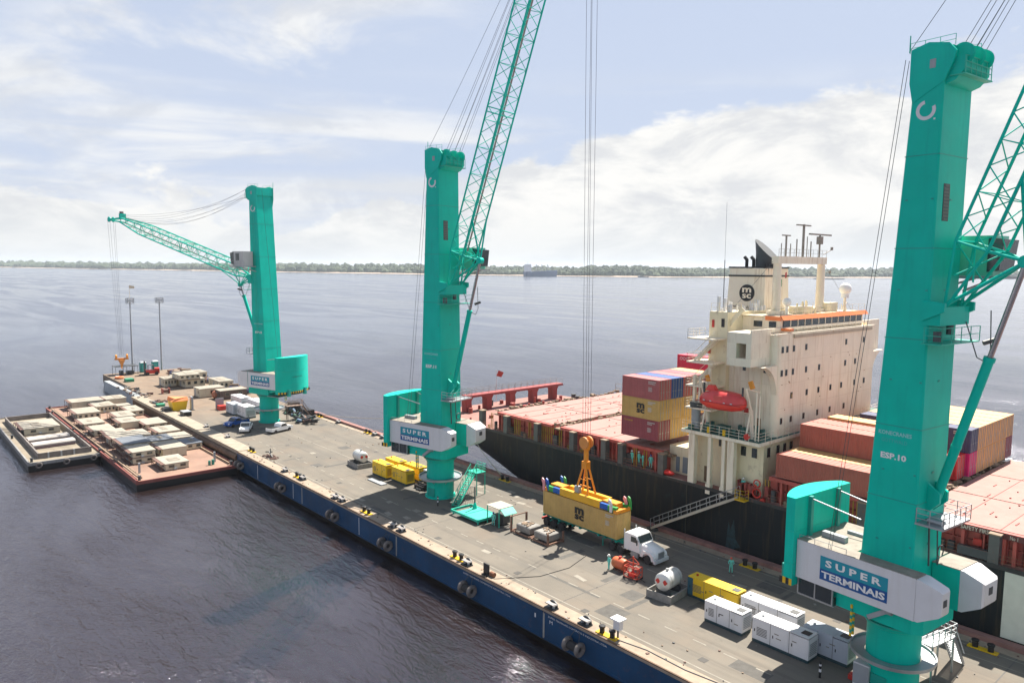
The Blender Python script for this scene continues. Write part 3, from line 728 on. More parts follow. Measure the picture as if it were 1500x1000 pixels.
# ------------------------------------------------------------------ people
def person_mesh(pose=0):
    J = {'pel': (0, 0, .93), 'sp': (0, 0, 1.15), 'ch': (0.01, 0, 1.36), 'nk': (0.01, 0, 1.50), 'hd': (0.03, 0, 1.62), 'ht': (0.03, 0, 1.70)}
    for s, n in ((-1, 'r'), (1, 'l')):
        J['hip' + n] = (0, .10 * s, .88); 
        st = .12 * s if pose == 1 else 0.03 * s
        J['kn' + n] = (st * .7 + .02, .12 * s, .50); J['an' + n] = (st, .13 * s, .10); J['to' + n] = (st + .17, .14 * s, .05)
        J['sh' + n] = (0, .19 * s, 1.42)
        if pose == 0: J['el' + n] = (-.02, .27 * s, 1.15); J['wr' + n] = (.07, .27 * s, .92); J['ha' + n] = (.11, .26 * s, .83)
        elif pose == 1: J['el' + n] = (.05 * s, .27 * s, 1.15); J['wr' + n] = (.10 + .12 * s, .25 * s, .95); J['ha' + n] = (.14 + .14 * s, .24 * s, .88)
        else: J['el' + n] = (.06, .30 * s, 1.16); J['wr' + n] = (.28, .18 * s, 1.12); J['ha' + n] = (.36, .14 * s, 1.12)
    E = [('pel', 'sp'), ('sp', 'ch'), ('ch', 'nk'), ('nk', 'hd'), ('hd', 'ht')]
    for n in 'rl': E += [('pel', 'hip' + n), ('hip' + n, 'kn' + n), ('kn' + n, 'an' + n), ('an' + n, 'to' + n), ('ch', 'sh' + n), ('sh' + n, 'el' + n), ('el' + n, 'wr' + n), ('wr' + n, 'ha' + n)]
    Rd = {'pel': (.16, .12), 'sp': (.15, .11), 'ch': (.17, .12), 'nk': (.06, .06), 'hd': (.085, .10), 'ht': (.06, .07), 'hip': (.10, .10), 'kn': (.065, .065), 'an': (.05, .05), 'to': (.045, .035), 'sh': (.075, .075), 'el': (.05, .05), 'wr': (.036, .036), 'ha': (.045, .025)}
    names = list(J); me = bpy.data.meshes.new('person_body')
    me.from_pydata([J[n] for n in names], [(names.index(a), names.index(b)) for a, b in E], [])
    o = bpy.data.objects.new('tmp', me); S.collection.objects.link(o)
    md = o.modifiers.new('s', 'SKIN'); md.use_smooth_shade = True
    for i, n in enumerate(names):
        key = n if n in Rd else n[:-1]; sv = me.skin_vertices[0].data[i]; sv.radius = Rd[key]; sv.use_root = (n == 'pel')
    o.modifiers.new('b', 'SUBSURF').levels = 1
    dg = bpy.context.evaluated_depsgraph_get(); r = bpy.data.meshes.new_from_object(o.evaluated_get(dg)); bpy.data.objects.remove(o)
    r.name = 'person_body'; r.materials.clear()
    for mm in (COVER, SKIN, BLACK): r.materials.append(mm)
    for p in r.polygons:
        c = p.center
        hand = math.dist(c, J['har']) < .07 or math.dist(c, J['hal']) < .07
        p.material_index = 1 if (c.z > 1.50 or hand) else 2 if c.z < .13 else 0
        p.use_smooth = True
    return r
PM = [person_mesh(i) for i in range(3)]
HM = {}
def person(label, loc, rz, pose=0, helm=HELMW, group=None, vest=None):
    t = thing('person', label, 'person', loc, rz, group)
    o = bpy.data.objects.new('body', PM[pose]); S.collection.objects.link(o); o.parent = t
    if helm.name not in HM:
        HM[helm.name] = MB().lathe([(.16, 1.665), (.135, 1.67), (.128, 1.74), (.09, 1.80), (.0, 1.825)], c=(.03, 0, 0), n=14).box(.10, .22, -.08, .08, 1.662, 1.675).mesh('helmet', helm)
    h = bpy.data.objects.new('helmet', HM[helm.name]); S.collection.objects.link(h); h.parent = t
    if vest:
        MB().loft([[(.01 + .135 * math.cos(a), .185 * math.sin(a), z) for a in [k * .628 for k in range(10)]] for z in (1.08, 1.25, 1.42)], cap=False).build('vest', vest, t)
    return t
person('worker in teal coveralls and red helmet standing on the shaded quay by the ship', (42.5, -68.3, DZ), 2.2, 2, HELM)
person('worker in teal coveralls standing beside the orange drum near the truck', (51.4, -58.8, DZ), 1.2, 0, HELMW)
person('worker in teal coveralls standing under the pale canopy of the green stair frame', (70.0, -58.0, DZ), 2.4, 1, HELMB)
for i, (x, y, l, p, h, r_) in enumerate(((61.9, -74.9, 'worker in pale teal coveralls at the ship rail, leftmost of the group', 0, HELMW, 1.6), (60.9, -75.1, 'worker in pale teal coveralls second from the left at the ship rail', 0, HELMW, 1.4),
        (60.0, -74.8, 'worker with red helmet in the middle of the group at the ship rail', 2, HELM, 1.0), (58.8, -74.9, 'worker in teal coveralls with blue helmet, rightmost at the ship rail', 1, HELMB, 2.2))):
    person(l, (x, y, 10.35), r_, p, h, 'workers standing at the ship rail')
person('crew member in white helmet standing at the head of the gangway', (45.5, -75.0, 10.3), 1.6, 0, HELMW)
person('crew member in an orange vest beside the red fire gear at the gangway head', (43.9, -75.0, 10.3), 1.6, 1, HELMW, vest=ORANGEVEST)

# ------------------------------------------------------------------ containers
CM = {}
def cont_meshes(L_, col, H_=2.59):
    k = (L_, col.name, H_)
    if k in CM: return CM[k]
    Wd = 2.44; x1 = L_ / 2; y1 = Wd / 2
    fr = MB()
    for sx in (-1, 1):
        for sy in (-1, 1):
            fr.box(sx * x1, sx * (x1 - .16), sy * y1, sy * (y1 - .14), 0, H_)
            fr.box(sx * (x1 + .004), sx * (x1 - .19), sy * (y1 + .004), sy * (y1 - .17), 0, .12); fr.box(sx * (x1 + .004), sx * (x1 - .19), sy * (y1 + .004), sy * (y1 - .17), H_ - .12, H_ + .004)
        fr.box(sx * (x1 - .01), sx * (x1 - .12), -y1 + .1, y1 - .1, 0.005, .16); fr.box(sx * (x1 - .01), sx * (x1 - .12), -y1 + .1, y1 - .1, H_ - .12, H_ - .004)
    for sy in (-1, 1):
        fr.box(-x1 + .1, x1 - .1, sy * (y1 - .005), sy * (y1 - .1), .005, .16); fr.box(-x1 + .1, x1 - .1, sy * (y1 - .005), sy * (y1 - .09), H_ - .07, H_ - .004)
    def corr(a, b, n, d):
        # trapezoidal corrugation profile between a and b
        pts = []; w = (b - a) / n
        for i in range(n): pts += [(a + w * i, 0), (a + w * (i + .28), 0), (a + w * (i + .5), d), (a + w * (i + .78), d)]
        pts.append((b, 0)); return pts
    n = 22 if L_ < 8 else 43
    sd = MB(); pr = corr(-x1 + .15, x1 - .15, n, -.045)
    for (a, da), (b, db) in zip(pr[:-1], pr[1:]): sd.quad((a, y1 - .02 + da, .14), (b, y1 - .02 + db, .14), (b, y1 - .02 + db, H_ - .06), (a, y1 - .02 + da, H_ - .06))
    en = MB(); pr = corr(-y1 + .13, y1 - .13, 8, -.045)
    for (a, da), (b, db) in zip(pr[:-1], pr[1:]): en.quad((x1 - .03 + da, a, .14), (x1 - .03 + db, b, .14), (x1 - .03 + db, b, H_ - .1), (x1 - .03 + da, a, H_ - .1))
    rf = MB(); nr = n // 2; pr = corr(-x1 + .12, x1 - .12, nr, -.02)
    for (a, da), (b, db) in zip(pr[:-1], pr[1:]): rf.quad((a, -y1 + .07, H_ - .01 + da), (b, -y1 + .07, H_ - .01 + db), (b, y1 - .07, H_ - .01 + db), (a, y1 - .07, H_ - .01 + da))
    dr = MB(); dr.box(-x1 + .02, -x1 + .07, .012, y1 - .13, .15, H_ - .11)
    for z in (.6, 1.15, 1.7): dr.box(-x1 + .008, -x1 + .02, .06, y1 - .18, z, z + .28)
    rd = MB()
    for y in (.32, .82): rd.bar((-x1 - .012, y, .08), (-x1 - .012, y, H_ - .06), .045).box(-x1 - .03, -x1, y - .12, y + .12, .95, 1.02)
    CM[k] = dict(frame=fr.mesh('frame', col), side=sd.mesh('side_panel', col, 0), end=en.mesh('end_panel', col, 0), roof=rf.mesh('roof_panel', col, 0), door=dr.mesh('door', col), rod=rd.mesh('lock_rod', GALV))
    return CM[k]
def container(label, x0, yc, z0, L_, col, flip=False, group='containers stacked on the ship', H_=2.59, name='shipping_container'):
    """x0 = low-X end, yc = centre line"""
    t = thing(name, label, 'container', (x0 + L_ / 2, yc, z0), math.pi if flip else 0, group)
    M_ = cont_meshes(L_, col, H_)
    def put(n, me, rz=0, sy=1, par=None):
        o = bpy.data.objects.new(n, me); S.collection.objects.link(o); o.parent = par or t; o.rotation_euler = (0, 0, rz); o.scale = (1, sy, 1); return o
    put('frame', M_['frame']); put('side_panel', M_['side']); put('side_panel', M_['side'], math.pi); put('end_panel', M_['end']); put('roof_panel', M_['roof'])
    if 'mark' not in CM:
        mk = MB(); rq = random.Random(6)
        for L2 in (1,):
            for r_, (xa, n_) in enumerate(((0, 11), (0, 7))):
                for i in range(n_): mk.box(-xa - i * .11, -xa - i * .11 - .075, 1.222, 1.228, 2.18 - r_ * .22, 2.32 - r_ * .22)
            for r_ in range(5): mk.box(.0, -.55 - .1 * (r_ % 2), 1.222, 1.228, 1.5 - r_ * .12, 1.55 - r_ * .12)
        CM['mark'] = mk.mesh('marking', mat('mark_white', (.55, .55, .53), .6))
    for rz in (0, math.pi):
        o = put('marking', CM['mark'], rz); o.location = ((-L_ / 2 + 1.75) if rz == 0 else (L_ / 2 - 1.75), 0, H_ - 2.59)
    for s_ in (1, -1):
        d = put('door', M_['door'], 0, s_); put('lock_rod', M_['rod'], par=d)
    return t
def msc_logo(t, x, y, z, s_, m_, flip=1):
    # 'm' over 'sc' on the +y face; reading direction is -x
    a = text_part('lettering', 'm', (x, y, z + s_ * .48), (-flip, 0, 0), (0, 0, 1), s_, s_ * .52, m_, t, bold=.05)
    b = text_part('lettering', 'sc', (x, y, z), (-flip, 0, 0), (0, 0, 1), s_, s_ * .44, m_, t, bold=.04)

L20, L40 = 6.06, 12.19
# the box on the trailer
CT = container('mustard container with black lettering hanging under the orange spreader', 54.15, -64.35, 5.05, L40, C_YEL, True, None, 2.9)
msc_logo(CT, -.55, -1.235, .75, 1.5, LOGOBLACK, -1)
# aft bay
tiers = [14.05, 16.67, 19.29]
colsA = [(-75.9, (C_MAR, C_YEL, C_MAR2), ('maroon', 'mustard', 'faded maroon')), (-78.4, (C_YEL, C_YEL, C_BLU), ('mustard', 'mustard', 'blue')), (-80.9, (C_YEL, C_YEL, C_MAR2), ('mustard', 'mustard', 'faded maroon')),
         (-83.4, (C_MAR, C_OCH, C_MAR), ('maroon', 'ochre', 'maroon')), (-85.9, (C_MAR, C_MAR, C_OCH), ('maroon', 'maroon', 'ochre'))]
lev = ('bottom of', 'middle of', 'top of')
place = ('the stack nearest the rail left of the lifeboat', 'the second stack inboard left of the lifeboat', 'the third stack inboard left of the lifeboat', 'the fourth stack inboard left of the lifeboat', 'the innermost short stack left of the lifeboat')
for ci, (yc, cs, cn) in enumerate(colsA):
    for ti in range(3):
        if ci > 2 and ti == 0: continue
        t = container('%s short container, %s %s' % (cn[ti], lev[ti], place[ci]), 57.6, yc, tiers[ti], L20, cs[ti], False)
        if ci == 0 and ti == 1: msc_logo(t, .55, 1.215, .65, 1.3, LOGOBLACK)
        if ci == 0 and ti == 0:
            text_part('lettering', 'Textainer', (2.6, 1.20, 2.0), (-1, 0, 0), (0, 0, 1), 1.5, .24, YELLOW, t)
        if ci == 0 and ti == 2:
            text_part('lettering', 'TEX', (-1.9, 1.20, 1.9), (-1, 0, 0), (0, 0, 1), .5, .18, WHITE, t)
t = container('ruby red container far behind the lifeboat with white letters on its corner', 61.3, -101, 19.35, L40, C_RUBY)
text_part('lettering', 'OOCL', (5.6, 1.20, 1.75), (-1, 0, 0), (0, 0, 1), 2.0, .55, WHITE, t)
container('dark red container under the ruby one far behind the lifeboat', 61.3, -101, 16.7, L40, C_MAR)
container('rusty container lowest of the far stack behind the lifeboat', 61.3, -101, 14.05, L40, C_RED)
# forward bay
T2 = [13.2, 15.85]
container('long rust red container nearest the rail in front of the accommodation', 29.2, -75.9, T2[0], L40, C_RED)
container('long mustard container low between two rust red ones behind the right crane', 29.2, -78.4, T2[0], L40, C_OCH)
container('long rust red container lowest in the third row behind the right crane', 29.2, -80.9, T2[0], L40, C_RED)
container('long rust red container topmost against the cream accommodation front', 29.2, -80.9, T2[1], L40, C_RED)
container('second long rust red container topmost, inboard of the other one', 29.2, -83.4, T2[1], L40, C_RED)
container('rust red container hidden under the inboard topmost red one', 29.2, -83.4, T2[0], L40, C_RED)
container('ochre container low just left of the bright red one by the luffing cylinder', 29.2, -87.4, T2[0], L40, C_OCH)
container('ochre container upper just left of the luffing cylinder foot', 29.2, -87.4, T2[1], L40, C_OCH)
container('bright red container at hatch level between the cylinder and the magenta one', 28.0, -89.9, T2[0], L40, C_BRED)
container('magenta container standing on the hatch under the navy one', 27.6, -92.4, T2[0], L40, C_MAG)
container('navy container standing on the magenta one', 27.6, -92.4, T2[1], L40, C_NAV)
for i in range(5):
    yc = -94.9 - 2.5 * i; o_ = ('first', 'second', 'third', 'fourth', 'fifth')[i]
    container('%s in the upper row of ochre containers counted from the navy one' % ('ochre container ' + o_), 27.6, yc, T2[1], L40, C_OCH)
    if i < 4: container('%s in the lower row counted from the magenta one' % ('ochre container ' + o_), 27.6, yc, T2[0], L40, C_OCH)
    else: container('dark red container at the far end of the lower ochre row', 27.6, yc, T2[0], L40, C_MAR)
t = container('navy container with orange lettering far behind at the accommodation side', 33.5, -101, 18.5, L20, C_NAV)
text_part('lettering', 'HAMBURG', (-.2, 1.20, 1.2), (-1, 0, 0), (0, 0, 1), 2.6, .6, ORANGE, t)

# ------------------------------------------------------------------ the container ship
SY = -74.0; SF = -106.2; SC = (SY + SF) / 2; HW = (SY - SF) / 2
def ship():
    t = thing('container_ship', 'black hulled container ship with pink hatch covers and cream accommodation moored along the quay', 'ship', (0, 0, 0))
    # hull: sections along X, stern at +X, bow out of view at -X
    st = [(-95, .3, .2, 12.5), (-80, .55, .35, 11.6), (-55, .92, .8, 10.6), (-30, 1, .97, 10.1), (0, 1, 1, 10.05), (40, 1, 1, 10.05), (58, 1, 1, 10.05), (66, 1, .99, 10.05), (74, 1, .93, 10.05), (82, 1, .80, 10.05), (90, .995, .60, 10.05), (97, .985, .36, 10.05), (104, .96, .16, 10.05), (108.5, .92, .04, 10.05)]
    secs = []
    for x, wd, wb, zt in st:
        q = max(0, (x - 62) / 46.5); zb = -1.5 + 8.0 * q ** 1.7 if x > 62 else -1.5
        zk = zb + (zt - zb) * (.30 if x > 62 else .25)       # turn of the side
        zk2 = zb + (zt - zb) * .62
        mid = wb + (wd - wb) * .72; hi = wb + (wd - wb) * .97
        half = [(0, zb), (wb * .75, zb), (wb, zb + .4), (mid, zk), (hi, zk2), (wd, zt)]
        ring = [(x, SC + HW * u, z) for u, z in half] + [(x, SC - HW * u, z) for u, z in reversed(half)]
        secs.append(ring)
    h = MB().loft(secs); h.build('hull', SHIPBLACK, t, smooth=40)
    d = MB(); dk = [(x, wd, zt) for x, wd, wb, zt in st]
    for (a, wa, za), (b, wb_, zb_) in zip(dk[:-1], dk[1:]):
        d.hexa([(a, SC - HW * wa + .05, za - .1), (b, SC - HW * wb_ + .05, zb_ - .1), (b, SC + HW * wb_ - .05, zb_ - .1), (a, SC + HW * wa - .05, za - .1)],
               [(a, SC - HW * wa + .05, za + .05), (b, SC - HW * wb_ + .05, zb_ + .05), (b, SC + HW * wb_ - .05, zb_ + .05), (a, SC + HW * wa - .05, za + .05)])
    d.build('main_deck', mat('deck_pink', (.27,.13,.11), .8, var=.15, rust=.4, world=True), t)
    # rubbing strake and bulwark strip
    MB().box(-30, 92, SY, SY + .06, 9.85, 10.22).build('sheer_strip', mat('strake', (.03, .03, .032), .6, var=.3, rust=.5, rustcol=(.2, .1, .07), world=True), t)
    st_ = MB()
    for x in (52.5, 70.2, 33): st_.box(x - .06, x + .06, SY, SY + .05, 3.6, 9.85)
    st_.build('drain_streak', mat('drain', (.05, .048, .04), .8), t)
    MB().box(8, 19.0, SY + .005, SY + .03, 3.85, 9.8).build('pilot_mark', mat('mark_cream', (.62, .62, .55), .6, var=.1, world=True), t)
    MB().prism([(46.9, 3.6), (46.6, 6.9), (46.3, 6.0), (45.9, 7.3), (45.6, 5.0), (44.9, 4.2), (45.7, 3.9), (46.1, 2.9)], SY + .004, SY + .012).build('salt_mark', mat('mark_blue', (.012, .035, .045), .6, var=.6, scale=2, world=True), t)
    # hatch coamings and covers
    for x0, x1, n in ((57.0, 75.2, 1), (77.0, 89.4, 1), (12.6, 27.2, 1), (-2.6, 11.4, 1), (-17, -4, 1), (28.2, 42.2, 0)):
        z1 = 13.0
        c = MB(); c.box(x0 - .2, x1 + .2, SF + 1.5, SY - 1.5, 10.1, z1 - .45)
        co = c.build('hatch_coaming', SHIPRED, t)
        s_ = MB(); x = x0
        while x < x1:
            for y0, y1 in ((SY - 1.5, SY - 1.25), (SF + 1.25, SF + 1.5)): s_.box(x, x + .1, y0, y1, 10.1, z1 - .5)
            x += 1.1
        s_.box(x0, x1, SY - 1.48, SY - 1.15, 11.4, 11.5); s_.build('stiffener', SHIPREDD, co)['kind'] = 'stuff'
        ys = [SY - 1.2, SY - 11.2, SY - 21.2, SF + 1.2]
        for a, b in zip(ys[:-1], ys[1:]):
            m2 = MB(); m2.box(x0, x1, b + .12, a - .12, z1 - .42, z1)
            cov = m2.build('hatch_cover', HATCH, t)
            sm = MB()
            for f in (.25, .5, .75): xx = x0 + (x1 - x0) * f; sm.box(xx - .03, xx + .03, b + .12, a - .12, z1, z1 + .03)
            sm.build('cover_seam', SHIPREDD, cov)['kind'] = 'stuff'
            k = MB(); rr = random.Random(int(x0 * 7 + a))
            for _ in range(int((x1 - x0) * 1.4)):
                xx, yy = rr.uniform(x0 + .6, x1 - 1.4), rr.uniform(b + .5, a - .8); l = rr.choice([.2, .3, 1.2])
                k.box(xx, xx + l * .5, yy, yy + .16, z1, z1 + .1) if l < 1 else k.box(xx, xx + .1, yy - .5, yy + .5, z1, z1 + .06)
            k.build('lashing_socket', SHIPREDD, cov)['kind'] = 'stuff'
        # outer side girder along the hatch edge with pillars to the deck
        g = MB(); g.box(x0, x1, SY - 1.2, SY - .75, z1 - .42, z1 - .02)
        g.build('side_girder', SHIPRED, t)
    # lashing gear on the gaps
    g = MB(); rr = random.Random(9)
    for x0, x1 in ((75.3, 76.9), (89.5, 90.7), (27.4, 28.1), (11.5, 12.5), (55.9, 56.9)):
        for i in range(90):
            y = rr.uniform(SF + 1.5, SY - 1.3); x = rr.uniform(x0, x1); z = 12.55
            g.obox((x, y, z + rr.uniform(.1, .6)), (rr.uniform(.15, .5), rr.uniform(.2, .9), rr.uniform(.1, .5)), Matrix.Rotation(rr.uniform(0, 3), 3, 'Z'))
        g.box(x0, x1, SF + 1.3, SY - 1.2, 12.3, 12.5)
    for i in range(150):                                              # far side edge
        x = rr.uniform(57, 90); g.obox((x, SF + rr.uniform(.5, 1.2), 12.9 + rr.uniform(0, .4)), (rr.uniform(.2, .9), .3, rr.uniform(.1, .5)), Matrix.Rotation(rr.uniform(0, 3), 3, 'Z'))
    o = g.build('lashing_gear', GANGTAN, t); o['kind'] = 'stuff'
    # dark pillars along the side
    pm = MB().box(-.42, .42, -.7, .12, 10.1, 12.75).mesh('side_pillar', mat('pillar_dark', (.10, .10, .098), .6, var=.3, world=True, rust=.5))
    pt = MB().box(-.5, .5, -.8, .16, 12.75, 12.87).mesh('pillar_top', GANGTAN)
    for x in (92.7, 86.6, 79.6, 72.2, 66.2, 63.2, 56.6, 37.5, 31.6, 25.8, 20.0, 14, 8, 2, -4):
        o = bpy.data.objects.new('side_pillar', pm); S.collection.objects.link(o); o.parent = t; o.location = (x, SY - .12, 0)
        q = bpy.data.objects.new('pillar_top', pt); S.collection.objects.link(q); q.parent = o
    # ladders, lockers, clutter under the hatch edge
    y_ = MB(); d_ = MB(); w_ = MB(); rr = random.Random(21); red = MB()
    for x in [u * .82 - 2 for u in range(115)]:
        if 43 < x < 56.5: continue
        k = rr.random()
        if k < .28: y_.bar((x, SY - .9, 10.1), (x, SY - .9, 12.6), .09).bar((x + .4, SY - .9, 10.1), (x + .4, SY - .9, 12.6), .09)
        elif k < .5: d_.box(x, x + rr.uniform(.3, .9), SY - 1.2, SY - .8, 10.1, rr.uniform(10.5, 11.6))
        elif k < .6: w_.box(x, x + .4, SY - .9, SY - .5, 10.1, 10.7)
        elif k < .72: y_.torus((x, SY - .8, 10.35), .22, .09, axis='y', n=10, m=5)
        else: red.box(x, x + rr.uniform(.1, .3), SY - 1.3, SY - .8, 10.1, 12.6)
    y_.pieces('side_ladder', mat('dull_yellow', (.42, .25, .03), .7, var=.3), t); d_.pieces('side_locker', DGREY, t); w_.pieces('vent_box', GANGTAN, t); red.pieces('side_web', SHIPRED, t)
    rl = MB(); rl.rail([(56.5, SY - .12, 10.1), (92, SY - .12, 10.1)], 1.0, 1.6, .02, 2); rl.rail([(-10, SY - .12, 10.1), (42, SY - .12, 10.1)], 1.0, 1.6, .02, 2)
    rl.build('deck_rail', mat('rail_rust', (.30, .14, .09), .7), t)
    fr = MB(); fr.rail([(57, SF + .2, 12.6), (92, SF + .2, 12.6)], 1.6, 4, .03, 1); fr.build('far_rail', GANGTAN, t)
    # safety first board
    MB().box(17.0, 23.2, SY - .74, SY - .70, 12.42, 12.96).build('board', mat('board_brown', (.14, .04, .035), .7), t)
    text_part('lettering', 'SAFETY FIRST', (22.9, SY - .69, 12.52), (-1, 0, 0), (0, 0, 1), 2.5, .36, CREAM, t)
    text_part('lettering', 'No 1', (19.0, SY - .69, 12.5), (-1, 0, 0), (0, 0, 1), .6, .34, CREAM, t)
    MB().box(21.2, 21.9, SY - 1.1, SY - .9, 11.2, 11.8).build('fire_box', REDP, t)
    MB().box(19.6, 22.9, SY - .6, SY - .1, 10.3, 11.1).build('side_platform', DGREY, t)
    # stern mooring gantry
    g = MB(); g.box(103.2, 105, -103.2, -79.4, 12.7, 13.1)
    for y in (-79.9, -84.6, -90.2, -95.9, -101.2):
        g.prism([(y - .55, 10.1), (y + .55, 10.1), (y + .6, 12.1), (y + 1.0, 12.72), (y - 1.0, 12.72), (y - .6, 12.1)], 103.4, 104.8, 'yz')
    g.build('stern_gantry', mat('gantry_red', (.27, .04, .04), .6, var=.15, world=True), t)
    g = MB(); g.rail([(103.3, -103, 13.1), (103.3, -79.6, 13.1)], 1.0, 1.6, .02, 1).rail([(104.9, -103, 13.1), (104.9, -79.6, 13.1)], 1.0, 1.6, .02, 1); g.build('gantry_rail', GANGTAN, t)
    w = MB()
    for i in range(26):
        x, y = rr.uniform(94, 107), rr.uniform(-102, -76)
        w.tube((x, y, 10.1), (x, y, rr.uniform(10.4, 11.3)), rr.uniform(.15, .5), n=8)
    w.pieces('mooring_winch', SHIPREDD, t)
    w = MB()
    for x, y in ((106.5, -82), (106, -87), (106.5, -93), (106.5, -98), (101, -104), (99, -103)): w.tube((x, y, 10.1), (x, y, 11.2), .5, n=10)
    w.pieces('capstan', DGREY, t)
    MB().tube((108, -90, 10), (108, -90, 16.4), .06).build('flag_staff', WHITE, t)
    MB().quad((108, -90, 15.2), (107.2, -90.6, 15.0), (107.0, -91.0, 15.9), (107.7, -90.3, 16.3)).build('flag', REDP, t)
    return t
SHIP = ship()

def accommodation():
    t = SHIP
    def win(par, x0, x1, y0, y1, z0, z1, m_=GLASS):
        f = MB().box(x0, x1, y0, y1, z0, z1).build('window', m_, par); return f
    # lower house under the lifeboat deck
    lo = MB(); lo.box(43.45, 53, SF + .3, SY - 1.6, 10.12, 16.25).build('lower_house', CREAMY, t)
    lh = t.children[-1] if False else [o for o in S.collection.objects if o.name.startswith('lower_house')][-1]
    for z in (15.2,):
        for y in (-76.6, -78.6, -80.1, -81.6): win(lh, 43.38, 43.46, y - .28, y + .28, z - .55, z + .55)
    for x in (44.6, 46.0): win(lh, x - .32, x + .32, SY - 1.61, SY - 1.54, 14.5, 15.6)
    win(lh, 50.4, 51.2, SY - 1.61, SY - 1.55, 10.3, 12.2, mat('doorway', (.16, .10, .06), .8)); win(lh, 48.1, 48.7, SY - 1.61, SY - 1.55, 10.3, 12.3, DGREY)
    win(lh, 49.0, 49.3, SY - 1.61, SY - 1.55, 15.0, 15.8, DGREY)
    MB().prism([(53.0, 10.12), (57.0, 10.12), (57.0, 13.6), (54.5, 13.6), (53.0, 14.2)], SF + 3, SY - 2.4).build('aft_house', CREAMY, t)
    MB().box(54.2, 54.9, SY - 2.41, SY - 2.3, 10.4, 12.4).box(55.4, 55.9, SY - 2.41, SY - 2.3, 10.4, 12.3).pieces('aft_door', mat('grey_blue', (.18, .22, .25), .5), t)
    c = MB()
    for x in (52.1, 46.75): c.box(x - .42, x + .42, SY - .75, SY - .05, 10.1, 16.2)
    for x in (49.6, 47.7): c.box(x - .2, x + .2, SY - .55, SY - .05, 9.7, 16.2); c.box(x - .3, x + .3, SY - .6, SY + .05, 9.4, 10.6)
    c.pieces('deck_pillar', CREAM, t)
    dk = MB().box(43.1, 53.6, SF, SY, 16.25, 16.62).build('boat_deck', CREAM, t)
    MB().box(43.2, 53.5, SF + .1, SY - .1, 16.622, 16.65).build('deck_coat', DECKGREEN, dk)
    r = MB(); r.rail([(53.5, SY - .08, 16.65), (43.2, SY - .08, 16.65), (43.2, SF + .1, 16.65)], 1.05, 1.3, .022, 2); r.build('boat_deck_rail', CREAM, t)
    # front block with the bridge wing haunch
    X0 = 43.55; X1 = 49.8
    bl = MB(); yn = -78.0; r_ = .8
    plan = [(X0, SF + 3.4), (X1, SF + 3.4), (X1, yn), (X0 + r_, yn)]
    for k in range(1, 6):
        a = math.pi / 2 * k / 5; plan.append((X0 + r_ - r_ * math.sin(a), yn - r_ + r_ * math.cos(a)))
    bl.prism(plan, 16.65, 28.45, 'xy'); fb = bl.build('front_block', CREAM, t, smooth=50)
    for z, ys in ((26.76, (-78.9, -79.9, -81.4, -84.3, -94.6, -99.6)), (24.05, (-78.9, -79.9, -81.4, -84.5, -87.7, -94.6, -97.4)), (21.26, (-81.3, -84.9, -87.8, -90.9, -93.8, -97.5, -100.3)), (18.45, (-79.2, -81.4, -84.4, -87.8, -91, -94.8))):
        for y in ys:
            f = win(fb, X0 - .06, X0 + .02, y - .21, y + .21, z - .36, z + .36, DGREY)
            MB().box(X0 - .075, X0 - .058, y - .13, y + .13, z - .26, z + .27).build('pane', GLASS, f)
    sm = MB()
    for z in (19.9, 22.7, 25.45): sm.box(X0 - .012, X1, SF + 3.5, yn - .9, z, z + .035).box(X0 + .9, X1, yn - .02, yn + .012, z, z + .035)
    for y in (-83, -88.5, -93.2, -98.6): sm.box(X0 - .012, X0 + .02, y, y + .03, 16.7, 28.4)
    sm.build('plate_seam', mat('seam_cream', (.66, .57, .44), .6), fb)['kind'] = 'stuff'  # weld seams, a little darker than the cream plating
    sc_ = MB(); rr_ = random.Random(3)
    for i in range(16): y = rr_.uniform(-101, -79); z = rr_.choice((19.9, 22.6, 25.4)) + rr_.uniform(-.6, .6); sc_.box(X0 - .05, X0, y, y + .1, z, z + .1)
    sc_.build('hull_scupper', mat('scupper', (.35, .2, .1), .8), fb)['kind'] = 'stuff'
    pp = MB(); pp.tube((X1 - .6, yn + .12, 16.7), (X1 - .6, yn + .12, 28.3), .07).tube((X0 + 2.0, yn + .12, 16.7), (X0 + 2.0, yn + .12, 24.8), .05).tube((X0 + 4, yn + .1, 16.7), (X0 + 4, yn + .1, 22), .05)
    pp.pieces('drain_pipe', CREAM, fb)
    win(fb, 45.4, 46.1, yn - .01, yn + .05, 16.75, 18.6, mat('door_brown', (.30, .18, .10), .7)); win(fb, 47.6, 48.0, yn - .01, yn + .05, 24.0, 24.7); win(fb, 44.9, 45.3, yn - .01, yn + .05, 24.0, 24.7)
    MB().box(47.0, 47.5, yn + .01, yn + .2, 18.9, 19.6).build('fire_locker', REDP, fb)
    # near wing: box with opening and quarter-round bracket
    wg = MB()
    for s_, (ya, yb, hx) in ((1, (SY, -78.0, 0)), (-1, (SF - .4, SF + 3.4, 0))):
        wg.box(44.6, 47.7, ya, yb, 27.6, 28.8) if s_ > 0 else wg.box(44.6, 47.7, ya, yb, 25.0, 28.8)
        if s_ > 0:
            wg.box(44.6, 47.7, ya, yb, 25.0, 25.9); wg.box(44.6, 45.25, ya, yb, 25.9, 27.6); wg.box(46.5, 47.7, ya, yb, 25.9, 27.6)
        prof = [(0, 0), (3.0 * 1.0, 0)] + [(3.0 * (1 - math.sin(a)), -3.2 * (1 - math.cos(a))) for a in [math.pi / 2 * k / 8 for k in range(1, 9)]]
        y0 = yb; sg = 1 if s_ > 0 else -1
        poly = [(y0, 25.0), (y0 + sg * 3.2, 25.0)] + [(y0 + sg * 3.2 * (1 - math.sin(a)), 25.0 - 3.4 * (1 - math.cos(a))) for a in [math.pi / 2 * k / 8 for k in range(1, 9)]]
